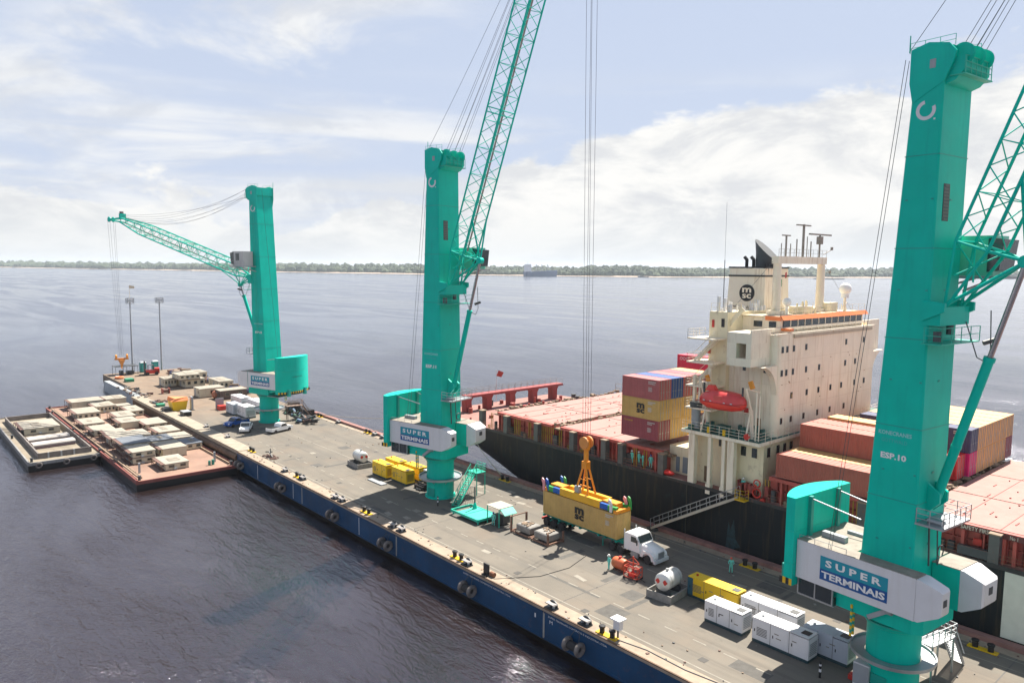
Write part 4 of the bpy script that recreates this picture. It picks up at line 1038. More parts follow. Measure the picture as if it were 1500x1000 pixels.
        wg.prism(poly, 43.6, 44.3, 'yz')
    wing = wg.pieces('bridge_wing', CREAM, t)[0]
    MB().box(45.2, 46.5, SY - 3.9, SY - 3.4, 25.9, 27.6).build('wing_recess', GANGTAN, t)
    # bulwark in front of the bridge
    MB().box(43.5, 43.7, SF + 3.4, SY - 3.2, 28.45, 28.62).box(44.6, 44.8, SF - .4, SY, 28.8, 29.15).pieces('bridge_bulwark', CREAM, t)
    MB().box(43.38, 43.5, SF + 4.5, -81.2, 28.0, 28.42).build('bulwark_foot', mat('cream_dark', (.42, .36, .28), .7, rust=.6, rustcol=(.3, .17, .08)), t)  # strip below the bulwark in a darker, rusty cream
    bd = MB().box(44.9, 49.8, -102, -80.5, 28.45, 30.3).build('bridge_house', CREAM, t)
    n = 12; ya, yb = -101.5, -81.0
    for i in range(n):
        a = ya + (yb - ya) * i / n
        win(bd, 44.80, 44.91, a + .10, a + (yb - ya) / n - .10, 28.7, 30.05); MB().box(44.76, 44.90, a - .07, a + .07, 28.6, 30.1).build('mullion', CREAM, bd)
    win(bd, 45.4, 46.3, -80.51, -80.44, 29.1, 29.8); win(bd, 47.2, 48.3, -80.51, -80.44, 29.1, 29.8)
    rf = MB().box(44.6, 50.2, -102.4, -80.2, 30.3, 30.42).build('bridge_roof', mat('roof_cream', (.55, .48, .34), .8, rust=.5, rustcol=(.4, .2, .1)), t)
    MB().prism([(44.3, 30.02), (44.62, 30.50), (44.66, 30.50), (44.45, 30.02)], -102.4, -80.2, 'xz').box(44.66, 44.8, -102.4, -80.2, 30.36, 30.52).box(44.6, 46.6, -80.22, -80.1, 29.95, 30.45).build('orange_sunshade', BRIDGEORANGE, t)
    MB().box(43.5, 45.2, -81.1, -80.2, 28.8, 29.1).pieces('orange_coaming', BRIDGEORANGE, t)
    k = MB().rail([(44.8, -102.2, 30.42), (44.8, -80.4, 30.42), (50, -80.4, 30.42)], 1.0, 1.8, .02, 1).build('roof_rail', CREAM, t)
    # after tower with galleries
    at = MB().box(49.8, 52.3, SF + 5, -77.2, 16.65, 30.8).build('after_tower', CREAMY, t)
    win(at, 50.2, 50.6, -77.21, -77.13, 29.0, 30.0, BLACK); MB().box(51.6, 51.9, -77.21, -77.12, 28.9, 29.8).pieces('fire_locker', REDP, at)
    g = MB(); gr = MB()
    for z in (19.3, 22.0, 24.85, 27.7):
        g.box(49.9, 53.6, -78.2, -74.6, z - .18, z)
        gr.rail([(49.9, -74.65, z), (53.55, -74.65, z), (53.55, -78.2, z)], 1.0, 1.2, .02, 2)
    for z in (16.7, 19.3, 22.0, 24.85): gr.bar((53.2, -75.6, z), (50.4, -75.6, z + 2.75), .16, .3).bar((53.2, -76.4, z), (50.4, -76.4, z + 2.75), .16, .3).bar((53.2, -75.6, z + 1), (50.4, -75.6, z + 3.7), .05)
    g.pieces('gallery', CREAM, t); gr.build('gallery_stair', CREAM, t)
    rb = MB()
    for z in (25.4, 22.6): rb.box(52.0, 52.5, -77.19, -77.05, z + .3, z + .9)
    rb.pieces('fire_locker', REDP, t)
    # clutter on the after roof
    k = MB(); rr = random.Random(5)
    for i in range(22):
        x, y = rr.uniform(49.5, 52), rr.uniform(-86, -77.6); k.tube((x, y, 30.8), (x, y, 30.8 + rr.uniform(.3, 1.3)), rr.uniform(.05, .2), n=6)
    k.tube((51.6, -78, 30.8), (51.6, -78, 32.6), .22); k.tube((51.0, -78.4, 30.8), (51.0, -78.4, 32.4), .2)
    k.pieces('roof_vents', WHITE, t)
    MB().rail([(52.2, -77.3, 30.8), (49.9, -77.3, 30.8), (49.9, -80.2, 30.8)], 1.0, 1, .02, 1).bar((50.3, -77.6, 28.8), (48.2, -77.9, 31.3), .1, .5).build('roof_ladder', CREAMY, t)
    text_part('lettering', 'MSC MARTA', (54.9, -85.97, 30.85), (-1, 0, 0), (0, 0, 1), 3.3, .34, LOGOBLACK, t)
    # whip antenna
    MB().tube((52.3, -80, 30.8), (52.3, -80, 37), .05).tube((52.3, -80, 37), (52.3, -80, 44), .015).build('whip_antenna', DGREY, t)
    # funnel
    fn = MB().loft([[(50.25 + e, -92.0 + e, z), (55.7 - e, -92.0 + e, z), (55.7 - e, -86.0 - e, z), (50.25 + e, -86.0 - e, z)] for z, e in ((28.5, 0), (30.8, 0), (36.0, .18))]).build('funnel', CREAM, t)
    MB().box(50.3, 55.65, -91.9, -86.08, 36.02, 36.22).box(50.34, 55.6, -91.95, -86.05, 34.95, 35.15).pieces('funnel_band', BLACK, fn)
    a = [2 * math.pi * k / 28 for k in range(28)]
    MB().loft([[(52.8 + 1.08 * math.cos(u), yy, 32.85 + 1.08 * math.sin(u)) for u in a] for yy in (-86.2, -85.97)]).build('funnel_disc', BLACK, fn)
    text_part('lettering', 'm', (53.45, -85.96, 32.9), (-1, 0, 0), (0, 0, 1), 1.3, .62, CREAM, fn, bold=.03)
    text_part('lettering', 'sc', (53.45, -85.96, 32.15), (-1, 0, 0), (0, 0, 1), 1.3, .58, CREAM, fn, bold=.03)
    e = MB()
    for x in (54.2, 53.2): e.tube((x, -88, 36.2), (x, -88, 37.2), .22, n=10); e.tube((x, -88, 37.15), (x + .35, -88, 37.5), .22, n=10)
    e.pieces('exhaust_pipe', BLACK, fn)
    # slanted scoop
    sc = MB(); a = [2 * math.pi * k / 16 for k in range(16)]
    sec = []
    for (x, z, rx, rz_) in ((51.9, 36.2, 1.25, .9), (51.8, 37.0, 1.35, 1.3), (51.6, 38.3, 1.75, 1.8)):
        sec.append([(x + rx * math.cos(u), -88.6 + 1.05 * math.sin(u), z + (-.85 * math.cos(u) * (rz_ if z > 36.5 else 0)) * -1 ) for u in a])
    sc.loft(sec); sc.build('exhaust_scoop', DGREY, fn)
    p = MB(); [p.tube((x, -87, 33.5), (x, -87, 36.6), .1) for x in (50.9, 50.5)]; p.pieces('vent_pipe', BLACK, fn)
    # portal mast on the bridge roof
    m2 = MB(); x = 47.7
    for y in (-84.3, -95.3): m2.tube((x, y, 30.4), (x, y, 37.0), .55, .48, n=12); m2.box(x - .8, x + .8, y - .8, y + .8, 30.4, 30.9)
    m2.box(x - .45, x + .45, -95.9, -83.7, 36.6, 37.5); mast = m2.build('portal_mast', CREAM, t)
    n_ = MB()
    for y, h_, r1 in ((-94.6, 3.0, .12), (-90.3, 4.1, .16), (-86.1, 2.6, .12), (-92.3, 2.0, .08), (-88.7, 2.2, .08), (-87.2, 1.6, .06), (-91.3, 2.6, .06), (-85.0, 1.6, .06)):
        n_.tube((x, y, 37.5), (x, y, 37.5 + h_), r1)
    n_.box(x - .1, x + .1, -97.6, -91.8, 40.35, 40.55); n_.box(x - .15, x + .15, -91.9, -88.6, 41.4, 41.55); n_.box(x - .1, x + .1, -87.0, -85.2, 40.0, 40.15)
    n_.tube((x, -94.6, 39.2), (x, -94.6, 40.2), .42, n=10)
    n_.bar((x, -95.8, 37.9), (x, -98.0, 38.6), .08).bar((x, -95.8, 35.5), (x, -97.8, 35.6), .08).bar((x, -84, 34), (x, -85.6, 34.1), .07).bar((x, -84, 32), (x, -85.6, 32.1), .07)
    n_.tube((x, -98, 38.5), (x, -98, 38.9), .18); n_.tube((x, -97.8, 35.4), (x, -97.8, 35.8), .16)
    n_.rail([(x - .4, -95.8, 37.5), (x - .4, -83.8, 37.5)], .9, 1.2, .02, 1)
    n_.build('radar_gear', mat('radar_grey', (.28, .25, .22), .6, var=.3), mast)
    sg = MB().quad((x, -86.6, 35.6), (x, -86.6, 34.9), (x, -86.2, 34.8), (x, -86.2, 35.5)).build('signal_flag', REDP, mast)
    MB().quad((x, -85.5, 34.7), (x, -85.5, 33.8), (x, -85.1, 33.8), (x, -85.1, 34.7)).build('signal_flag', GREENP, mast)
    rd = MB().sphere((46, -98.9, 33.4), .78, 16, 12).tube((46, -98.9, 32.2), (46, -98.9, 32.8), .5, n=12).build('radome', WHITE2, t)
    MB().tube((46, -98.9, 30.4), (46, -98.9, 32.3), .18).bar((46, -98.3, 31.0), (46, -99.5, 31.6), .06).build('radome_post', CREAM, rd)
    MB().sphere((47, -85.6, 31.9), .55, 12, 8).tube((47, -85.6, 30.4), (47, -85.6, 31.5), .2).build('radome', WHITE2, t)
    k = MB(); rr = random.Random(15)
    for i in range(40):
        xx, y = rr.uniform(45.2, 49.4), rr.uniform(-101.8, -81); h_ = rr.uniform(.4, 1.5)
        k.tube((xx, y, 30.4), (xx, y, 30.4 + h_), rr.choice([.03, .04, .12]), n=5)
    k.box(46, 48, -90, -88, 30.4, 31.3).box(46.5, 48, -98, -95.2, 30.4, 31.6).pieces('roof_gear', CREAMY, t)
    # davits and boat-deck gear
    d = MB()
    for x in (45.0, 50.9):
        d.bar((x, SY - 1.6, 16.7), (x, SY - 1.0, 20.2), .22, .3).bar((x, SY - 1.0, 20.2), (x, SY + .1, 22.6), .2, .28).bar((x, SY - .2, 16.7), (x, SY - 1.0, 19.6), .14).bar((x + .3, SY - 2.4, 16.7), (x, SY - 1.4, 20.0), .12)
        d.bar((x, SY - 3, 21.8), (x, SY + .1, 22.6), .12)
    d.bar((44.0, SY - .6, 16.7), (44.0, SY - .6, 22.2), .14).bar((43.6, SY - .6, 16.7), (43.6, SY - .6, 21.8), .1).bar((45, SY - 1, 19.6), (50.9, SY - 1, 19.6), .1)
    d.build('davit', CREAM, t)
    MB().obox((44.9, SY - .9, 22.9), (.5, .3, .9), Matrix.Rotation(.4, 3, 'Y')).obox((50.7, SY - .9, 23.0), (.4, .3, .8), Matrix.Rotation(.4, 3, 'Y')).pieces('davit_head', ORANGE, t)
    d = MB(); d.tube((52.4, SY - 1.2, 16.7), (52.4, SY - 1.2, 19.3), .55, n=12).build('stores_crane_base', GREYPAINT, t)
    MB().tube((52.4, SY - 1.2, 19.3), (52.4, SY - 1.2, 19.9), .75, n=12).build('crane_ring', DGREY, t)
    MB().bar((52.7, SY - 1.2, 19.9), (52.7, SY - 1.2, 23.2), .3).bar((52.0, SY - 1.2, 19.9), (51.9, SY - 1.2, 23.0), .22).bar((51.0, SY - 1.4, 20.5), (50.7, SY - 1.4, 24.2), .3).pieces('stores_crane_arm', CREAM, t)
    k = MB(); rr = random.Random(31)
    for i in range(26):
        x, y = rr.uniform(44, 52.5), rr.uniform(-77.5, -74.5); k.box(x, x + rr.uniform(.15, .6), y, y + rr.uniform(.1, .5), 16.66, 16.66 + rr.uniform(.3, 1.3))
    k.mat(DECKGREEN); k.box(48.0, 49.4, -76, -75, 16.66, 17.6).tube((50, -75.4, 17.2), (50, -74.7, 17.2), .4)
    k.pieces('deck_winch', mat('winch_blue', (.10, .18, .22), .6, var=.3), t)
    MB().box(47.6, 47.9, SY - .25, SY - .05, 16.7, 17.4).box(49.7, 50.0, SY - .25, SY - .05, 16.7, 17.4).pieces('deck_bin', YELLOW, t)
    MB().tube((44.8, SY - .3, 17.1), (44.8, SY - .05, 17.1), .35, n=14).build('hose_reel', REDP, t)
    # red pumps, valves near gangway
    k = MB(); rr = random.Random(77)
    for i in range(24): x = rr.uniform(41.9, 46); k.box(x, x + rr.uniform(.1, .5), SY - 1.3, SY - .7, 10.1, 10.1 + rr.uniform(.3, 1.7))
    k.pieces('fire_gear', SHIPREDD, t)
    MB().torus((43.4, SY - .35, 10.9), .5, .1, n=14, m=6).torus((43.4, SY - .35, 12.0), .4, .08, n=14, m=6).tube((42.6, SY - .5, 10.2), (42.6, SY - .2, 10.2), .3).build('hose_reel', REDP, t)
    MB().sphere((56.2, SY - .7, 10.5), (1.3, .5, .35), 12, 6).build('red_bag', REDO, t)
    # rigging
    k = MB(); k.path([(47.7, -84, 37.4), (51.3, -80.5, 31)], .02).path([(47.7, -95, 37.4), (46, -101, 30.5)], .02).build('stay', DGREY, mast)
accommodation()

def lifeboat():
    t = thing('lifeboat', 'enclosed red lifeboat hanging in its davits on the ship side', 'lifeboat', (48.15, SY - .25, 19.7))
    a = [2 * math.pi * k / 16 for k in range(16)]
    def sec(x, w, zk, zd):     # lower half
        return [(x, w * math.cos(u) if True else 0, zd + (zd - zk) * min(0, math.sin(u)) * abs(math.sin(u)) ** -.3 if math.sin(u) < -1e-6 else zd) for u in a]
    xs = [(-3.05, .25, .75, 1.0), (-2.6, .8, .25, .95), (-1.6, 1.15, .02, .9), (0, 1.25, -.05, .88), (1.6, 1.15, .0, .9), (2.6, .75, .3, .98), (3.1, .15, .85, 1.1)]
    MB().loft([[(x, w, zd), (x, w * .95, zk + (zd - zk) * .5), (x, w * .55, zk + .08), (x, 0, zk), (x, -w * .55, zk + .08), (x, -w * .95, zk + (zd - zk) * .5), (x, -w, zd)] for x, w, zk, zd in xs]).build('hull', REDO, t, smooth=60)
    MB().loft([[(x, w, z0), (x, w * .96, z0 + (z1 - z0) * .5), (x, w * .6, z1), (x, -w * .6, z1), (x, -w * .96, z0 + (z1 - z0) * .5), (x, -w, z0)] for x, w, z0, z1 in ((-2.95, .35, 1.02, 1.5), (-2.2, .95, .94, 2.0), (-.9, 1.15, .9, 2.15), (.9, 1.15, .9, 2.2), (2.0, .95, .94, 1.9), (2.9, .3, 1.05, 1.35))]).build('canopy', mat('canopy_red', (.70, .06, .06), .4), t, smooth=60)
    MB().loft([[(x, .38, 2.05), (x, .32, z), (x, -.32, z), (x, -.38, 2.05)] for x, z in ((.9, 2.3), (1.2, 2.7), (1.8, 2.7), (2.1, 2.2))]).build('cockpit', REDO, t)
    MB().box(-3.0, 3.0, 1.14, 1.22, .86, .94).build('rubbing_strip', mat('dull_red', (.4, .03, .03), .5), t)
    MB().box(-.6, .5, 1.06, 1.14, 1.2, 1.75).build('side_hatch', mat('hatch_red', (.60, .08, .07), .4), t)
    MB().box(-2.7, -2.5, .0, .1, 1.9, 2.9).box(2.4, 2.6, 0, .1, 1.7, 2.9).pieces('lifting_hook', DGREY, t)
    for x in (-1.8, -.9, .9, 1.8):
        MB().box(x - .12, x + .12, 1.08, 1.15, .98, 1.08).build('window', WHITE, t)
lifeboat()

# gangway
t = thing('gangway', 'grey aluminium gangway with handrails sloping from the quay up to the ship deck', 'gangway', (0, 0, 0))
A, B_ = Vector((56.2, -72.3, DZ + .4)), Vector((45.3, -73.85, 10.1))
dv = (B_ - A).normalized(); sd = dv.cross(Vector((0, 0, 1))).normalized() * .42
g = MB(); g.bar(A + sd, B_ + sd, .08, .28).bar(A - sd, B_ - sd, .08, .28); g.build('side_beam', mat('alu', (.50, .45, .38), .5, metal=.2), t)
treads = MB().box(-.15, .15, -.40, .40, -.03, .03).mesh('tread', GREYPAINT)
n = 26
for i in range(n):
    p = A.lerp(B_, (i + .5) / n); o = bpy.data.objects.new('tread', treads); S.collection.objects.link(o); o.parent = t; o.location = p; o.rotation_euler = (0, 0, math.atan2(dv.y, dv.x))
g = MB()
for s_ in (1, -1):
    k = 9
    for i in range(k + 1): p = A.lerp(B_, i / k) + sd * s_; g.bar(p, p + Vector((.12, 0, 1.15)), .055)
    for h in (.6, 1.15): g.bar(A + sd * s_ + Vector((.12 * h, 0, h)), B_ + sd * s_ + Vector((.12 * h, 0, h)), .05)
g.build('handrail', GALV, t)
MB().box(55.6, 56.8, -72.9, -71.9, DZ + .02, DZ + .35).build('foot_roller', DGREY, t)
t = thing('gangway_platform', 'small yellow railed platform at the head of the gangway', 'platform', (45.1, -73.6, 9.9))
MB().box(-1.0, .3, -.4, .55, 0, .12).build('floor', YELLOW, t); MB().rail([(.25, .5, .12), (-.95, .5, .12), (-.95, -.35, .12)], 1.1, .6, .025, 2).build('rail', YELLOW, t)

# mooring lines
def line(label, a, b, sag, r=.045, m_=HAWSER):
    tag(MB().path(catenary(a, b, sag, 12), r, 6).build('mooring_line', m_), label, 'rope', 'mooring lines')
line('outer mooring line from the ship stern down to the yellow bollard plate', (99, -75.5, 9.8), (84.5, -71.9, DZ + .5), .7)
line('inner mooring line from the ship stern down to the yellow bollard plate', (98.2, -75.2, 9.5), (83.8, -71.9, DZ + .5), .9)
line('long pale mooring line stretching over the water from the quay to the ship stern', (145.8, -72.6, DZ + .5), (107, -88, 9.9), 1.6, .06)
line('second long mooring line above the water behind the middle crane', (125.5, -72.6, DZ + .5), (107, -83, 9.9), 1.0, .05)
# ------------------------------------------------------------------ harbour cranes
def crane(name_label, loc, az, el, idtext, L_, cabcol, ropes_to, head_ang, head_len, lean=0.0):
    t = thing('harbour_crane', name_label, 'crane', loc, R(az), 'teal harbour cranes on the quay')
    c, s_ = math.cos, math.sin
    # pedestal and slewing ring
    MB().lathe([(2.15, 0), (2.15, .25), (1.92, .3), (1.92, 5.2), (2.1, 5.3), (2.1, 5.55)], n=40).build('pedestal', TEAL, t, smooth=30)
    MB().box(-.6, .6, -1.99, -1.93, .3, 1.5).build('pedestal_hatch', TEAL_D, t)
    w = MB(); w.lathe([(2.0, 2.72), (3.05, 2.72), (3.05, 2.98), (2.95, 2.98), (2.95, 2.80), (2.0, 2.80)], n=44, cap=False).build('ring_walkway', GALV, t, smooth=30)
    k = MB()
    for i in range(8): a = i * math.pi / 4 + .3; k.bar((1.95 * c(a), 1.95 * s_(a), 2.2), (2.9 * c(a), 2.9 * s_(a), 2.72), .07)
    k.build('walkway_bracket', GALV, t)
    sl = MB(); sl.lathe([(2.15, 5.56), (2.35, 5.6), (2.35, 5.72), (2.2, 5.75), (2.2, 5.95), (2.4, 6.0), (2.4, 6.12), (2.25, 6.15)], n=40).build('slewing_ring', TEAL_D, t, smooth=30)
    rf = MB(); rf.prism([(-3.2, -2.9), (2.6, -2.9), (3.2, -2.3), (3.2, 2.3), (2.6, 2.9), (-3.2, 2.9)], 6.15, 7.7, 'xy')
    rf.prism([(-6.4, 7.3), (-6.4, 7.7), (-3.2, 7.7), (-3.2, 6.6)], -2.7, 2.7, 'xz')
    fr = rf.build('slewing_frame', TEAL, t)
    MB().bar((-.5, -2.95, 6.3), (1.0, -3.1, 7.4), .35).tube((.9, -3.05, 7.4), (1.3, -3.05, 7.4), .3, n=12).build('cable_drum_arm', GREYPAINT, fr)
    z0, z1 = 7.55, 10.65
    # machine house: rear block and two arms hugging the tower
    h = MB(); h.box(-6.4, -2.15, -3.5, 3.5, z0, z1); h.box(-2.15, 3.05, -3.5, -2.18, z0, z1); h.box(-2.15, 2.0, 2.18, 3.5, z0, z1)
    house = h.build('machine_house', TEAL, t)
    def nose(x0, x1, ya, yb, out):        # chamfered white end cap
        xm = x1 - .55
        lo = [(x0, ya, z0), (x0, yb, z0), (x1 - .35, yb - out * .5, z0 + .25), (x1 - .35, ya + out * 0, z0 + .25)]
        P = MB()
        yi, yo = (ya, yb)
        secs = [[(x0, yi, z0), (x0, yo, z0), (x0, yo, z1), (x0, yi, z1)],
                [(x0 + .25, yi, z0), (x0 + .25, yo, z0), (x0 + .25, yo, z1), (x0 + .25, yi, z1)],
                [(x1 - .12, yi, z0 + .75), (x1 - .12, yo * .86 + yi * .14, z0 + .75), (x1 - .12, yo * .86 + yi * .14, z1 - .45), (x1 - .12, yi, z1 - .45)],
                [(x1, yi + (yo - yi) * .06, z0 + .95), (x1, yo * .80 + yi * .2, z0 + .95), (x1, yo * .80 + yi * .2, z1 - .6), (x1, yi + (yo - yi) * .06, z1 - .6)]]
        P.loft(secs); return P
    n1 = nose(3.06, 4.75, -2.05, -3.52, 1).build('house_nose', WHITE, t); MB().box(4.745, 4.78, -3.05, -2.55, z0 + 1.5, z0 + 2.0).build('nose_window', DGREY, n1)
    a = MB(); a.box(2.16, 4.1, .75, 3.5, z0, z1).build('left_arm', TEAL, t)
    MB().box(2.16, 4.11, 3.5, 3.56, z0 - .02, z1 + .04).build('side_panel', WHITE, t)
    n2 = nose(4.11, 5.75, .80, 3.52, 1).build('house_nose', WHITE, t); MB().box(5.745, 5.78, 1.6, 2.2, z0 + 1.6, z0 + 2.15).build('nose_window', DGREY, n2)
    MB().box(-6.42, 3.07, -3.56, -2.1, z1, z1 + .06).box(-6.42, -2.15, -2.1, 3.56, z1, z1 + .06).box(2.15, 4.12, .7, 3.56, z1, z1 + .06).box(-2.15, 2.0, 2.2, 3.56, z1, z1 + .06).build('house_roof', ROOFTAN, t)
    k = MB(); k.rail([(-6.3, -3.4, z1 + .06), (-2.3, -3.4, z1 + .06)], .35, 1.5, .02, 0).box(-5.6, -3.6, -1.4, -.9, z1 + .06, z1 + .5).box(-4.8, -3.2, 1.0, 1.3, z1 + .06, z1 + .3)
    k.pieces('roof_duct', GREYPAINT, t)
    for sgn, x0 in ((-1, 3.05), (1, 2.0)):
        MB().box(-6.4, x0, sgn * 3.5, sgn * 3.56, z0 - .02, z1 + .04).build('side_panel', WHITE, t)
        sg = MB().mat(SIGNBLUE).box(-4.3, 1.1, sgn * 3.56, sgn * 3.585, z0 + .55, z0 + 1.42).mat(SIGNTEAL).box(-4.3, 1.1, sgn * 3.56, sgn * 3.585, z0 + 1.43, z0 + 2.45).build('sign_board', None, t)
        ux = (1, 0, 0) if sgn < 0 else (-1, 0, 0); xs = -3.85 if sgn < 0 else .65; xs2 = -4.15 if sgn < 0 else .95
        text_part('sign_lettering', 'SUPER', (xs, sgn * 3.59, z0 + 1.68), ux, (0, 0, 1), 4.5, .56, WHITE2, sg, bold=.035, spacing=1.5)
        text_part('sign_lettering', 'TERMINAIS', (xs2, sgn * 3.59, z0 + .72), ux, (0, 0, 1), 5.1, .55, WHITE2, sg, bold=.035)
    yp = MB()
    for y in (-2.6, -2.95):
        for j in range(9): yp.mat(YELLOW if j % 2 == 0 else TEAL_D).box(-1.95, -1.8, y - .05, y + .05, 4.2 + j * .28, 4.48 + j * .28)
    yp.build('striped_ladder', None, t)
    # dark windows and struts under the rear
    k = MB(); k.box(-6.2, -3.3, -3.3, -3.25, 6.2, 7.5).build('under_glazing', GLASS, t)
    k = MB(); 
    for x in (-6.3, -4.8, -3.3): k.box(x - .05, x + .05, -3.36, -3.24, 6.1, 7.55)
    k.box(-6.3, -3.3, -3.36, -3.2, 6.1, 6.2); k.box(-6.3, -3.2, -3.3, 3.3, 6.05, 6.12); k.build('under_frame', GALV, t)
    # counterweight: curved shell
    zc0, zc1 = 6.8, 14.1
    n = 14; outer = []; inner = []
    Rr = 7.2; half = math.asin(4.0 / Rr); cx = -8.45 + Rr
    for i in range(n + 1):
        a = -half + 2 * half * i / n; outer.append((cx - Rr * c(a), Rr * s_(a)))
    pts = outer + [(-6.45, 4.0), (-6.45, -4.0)]
    rings = []
    cw = MB()
    for za, zb in ((zc0, 8.6), (8.62, 11.3), (11.32, zc1)): cw.prism(pts, za, zb, 'xy')
    cwo = cw.build('counterweight', TEAL, t, smooth=25)
    k = MB()
    for y in (-2.0, 2.0): k.box(-6.45, -6.15, y - .18, y + .18, 8.0, zc1 - .1)
    k.pieces('counterweight_rib', TEAL_D, t)
    k = MB().tube((-6.3, -2.0, zc1 - .3), (-2.1, -1.9, 13.2), .06).tube((-6.3, 2.0, zc1 - .3), (-2.1, 1.9, 13.2), .06); k.pieces('tie_rod', GALV, t)
    b = MB()
    for y in (-2.1, 2.1): x = cx - math.sqrt(Rr ** 2 - y * y); b.box(x - .35, x + .2, y - .28, y + .28, zc0 - .5, zc0 + .9)
    b.pieces('counterweight_bracket', TEAL_D, t)
    hz_ = MB()
    for i in range(28):
        a0, a1 = -half + 2 * half * i / 28, -half + 2 * half * (i + 1) / 28
        hz_.mat(YELLOW if i % 2 else BLACK)
        p = [(cx - (Rr + .02) * c(a), (Rr + .02) * s_(a)) for a in (a0, a1)]; sk = .02
        hz_.quad((*p[0], zc0 + .02), (*p[1], zc0 + .02), (*p[1], zc0 + .42), (*p[0], zc0 + .42))
    for i, x in enumerate((-7.6, -7.3, -7.0, -6.75)):
        hz_.mat(YELLOW if i % 2 else BLACK); hz_.box(x, x + .28, -4.03, -4.0, zc0 + .02, zc0 + .55)
    hz_.build('hazard_stripe', None, cwo)
    text_part('lettering', 'KONECRANES', (cx - Rr - .015, 1.3, 10.0), (0, -1, 0), (0, 0, 1), 2.6, .26, BLACK, cwo, depth=.0)
    # tower: leaning box, one shell
    T0, T1 = 7.6, 47.6
    def tw(z):  # (rear x, front x, half width)
        u = (z - T0) / (T1 - T0); return -2.05 + (1.55 + lean) * u, 2.1 - (.62 - lean) * u, 2.12
    zs = [T0, 10.7, 20, 30, 40, 46.4]
    sec = []
    for z in zs:
        a_, b_, w_ = tw(z); q = .10
        sec.append([(a_ + q, -w_, z), (b_ - q, -w_, z), (b_, -w_ + q, z), (b_, w_ - q, z), (b_ - q, w_, z), (a_ + q, w_, z), (a_, w_ - q, z), (a_, -w_ + q, z)])
    tb = MB().loft(sec); 
    # head cheek plates
    a_, b_, w_ = tw(46.4)
    for y in (-2.16, 1.96): tb.prism([(a_ - .02, 44.2), (b_, 45.4), (b_ + .55, 46.6), (b_ + .7, 47.3), (b_ + .2, 47.9), (a_ + .9, 48.2), (a_ - .3, 47.9), (a_ - .3, 45.6)], y, y + .2, 'xz')
    tb.box(a_ - .25, b_ + .4, -1.92, 1.92, 46.2, 47.75)
    tower = tb.build('tower', TEAL, t, smooth=25)
    k = MB()
    for z in (12.2, 17.6, 24.4, 31.0, 37.4):
        a_, b_, w_ = tw(z)
        for sg in (-1, 1): k.box((a_ + b_) / 2 - .9, (a_ + b_) / 2 - .72, sg * w_, sg * (w_ + .05), z, z + .1); k.box(b_ - .35, b_ - .2, sg * w_, sg * (w_ + .05), z, z + .1)
        k.box(b_, b_ + .04, -.2, .1, z, z + .12)
    k.build('lifting_lug', TEAL_D, tower)['kind'] = 'stuff'
    k = MB()
    for z in (15.5, 21, 27.5, 34, 40.5):
        a_, b_, w_ = tw(z); k.box(a_ - .018, b_ + .018, -w_ - .014, w_ + .014, z, z + .06)
    k.pieces('weld_band', TEAL_D, tower)
    # vent grille on the front, hatch and emblem on the near cheek
    for z in (36.0,):
        a_, b_, _ = tw(z + 1.3); v = MB()
        for i in range(11): zz = z + i * .235; wv = .42 if 0 < i < 10 else .3; bb = tw(zz)[1]; v.box(bb - .02, bb + .05, -.75 - wv, -.75 + wv, zz, zz + .14)
        v.build('vent_slat', mat('vent_grey', (.17, .14, .13), .7), tower)
        q_ = MB(); q_.loft([[(tw(zz)[1] - .02, -1.2, zz), (tw(zz)[1] - .02, -.3, zz), (tw(zz)[1] + .02, -.3, zz), (tw(zz)[1] + .02, -1.2, zz)] for zz in (z - .05, z + 2.55)]).build('vent_frame', DGREY, tower)
    for sg in (-1, 1):
        cx_ = (tw(43.6)[0] + tw(43.6)[1]) / 2
        MB().box(cx_ + .1, cx_ + .5, sg * 2.16, sg * 2.19, 46.4, 47.0).build('head_hatch', GREYPAINT, tower)
        # hook-shaped emblem: three quarters of a ring and a dot
        e = MB(); n = 22; cz, r0, r1 = 43.6, .44, .68; cx_ = (tw(43.6)[0] + tw(43.6)[1]) / 2
        ring = []
        a0, a1 = (R(100), R(385)) if sg < 0 else (R(80), R(-205))
        for i in range(n):
            u0, u1 = a0 + (a1 - a0) * i / n, a0 + (a1 - a0) * (i + 1) / n
            e.quad((cx_ + r0 * c(u0), sg * 2.135, cz + r0 * s_(u0)), (cx_ + r1 * c(u0), sg * 2.135, cz + r1 * s_(u0)), (cx_ + r1 * c(u1), sg * 2.135, cz + r1 * s_(u1)), (cx_ + r0 * c(u1), sg * 2.135, cz + r0 * s_(u1)))
        e.box(cx_ - sg * .62 - .06, cx_ - sg * .62 + .06, sg * 2.125, sg * 2.14, cz - .72, cz - .60)
        e.build('hook_emblem', WHITE, tower, smooth=0)
        ux = (1, 0, 0) if sg < 0 else (-1, 0, 0); xo = -1.0 if sg < 0 else 1.35
        LT = mat('lettering_pale', (.30, .62, .62), .5, var=.02); LT2 = mat('lettering_faint', (.06, .44, .42), .5, var=.02)
        text_part('lettering', 'KONECRANES', (xo - (0 if sg < 0 else 0), sg * 2.13, 20.3), ux, (0, 0, 1), 2.45, .30, LT, tower, bold=.02)
        text_part('lettering', 'GOTTWALD', (xo + .25 * (1 if sg < 0 else -1), sg * 2.13, 19.75), ux, (0, 0, 1), 1.9, .27, LT2, tower)
        text_part('lettering', idtext, (xo + .25 * (1 if sg < 0 else -1), sg * 2.13, 18.5), ux, (0, 0, 1), 1.9, .46, WHITE2, tower, bold=.04)
    # head platform with sheaves on the front
    zf = 45.5; b_ = tw(46)[1]
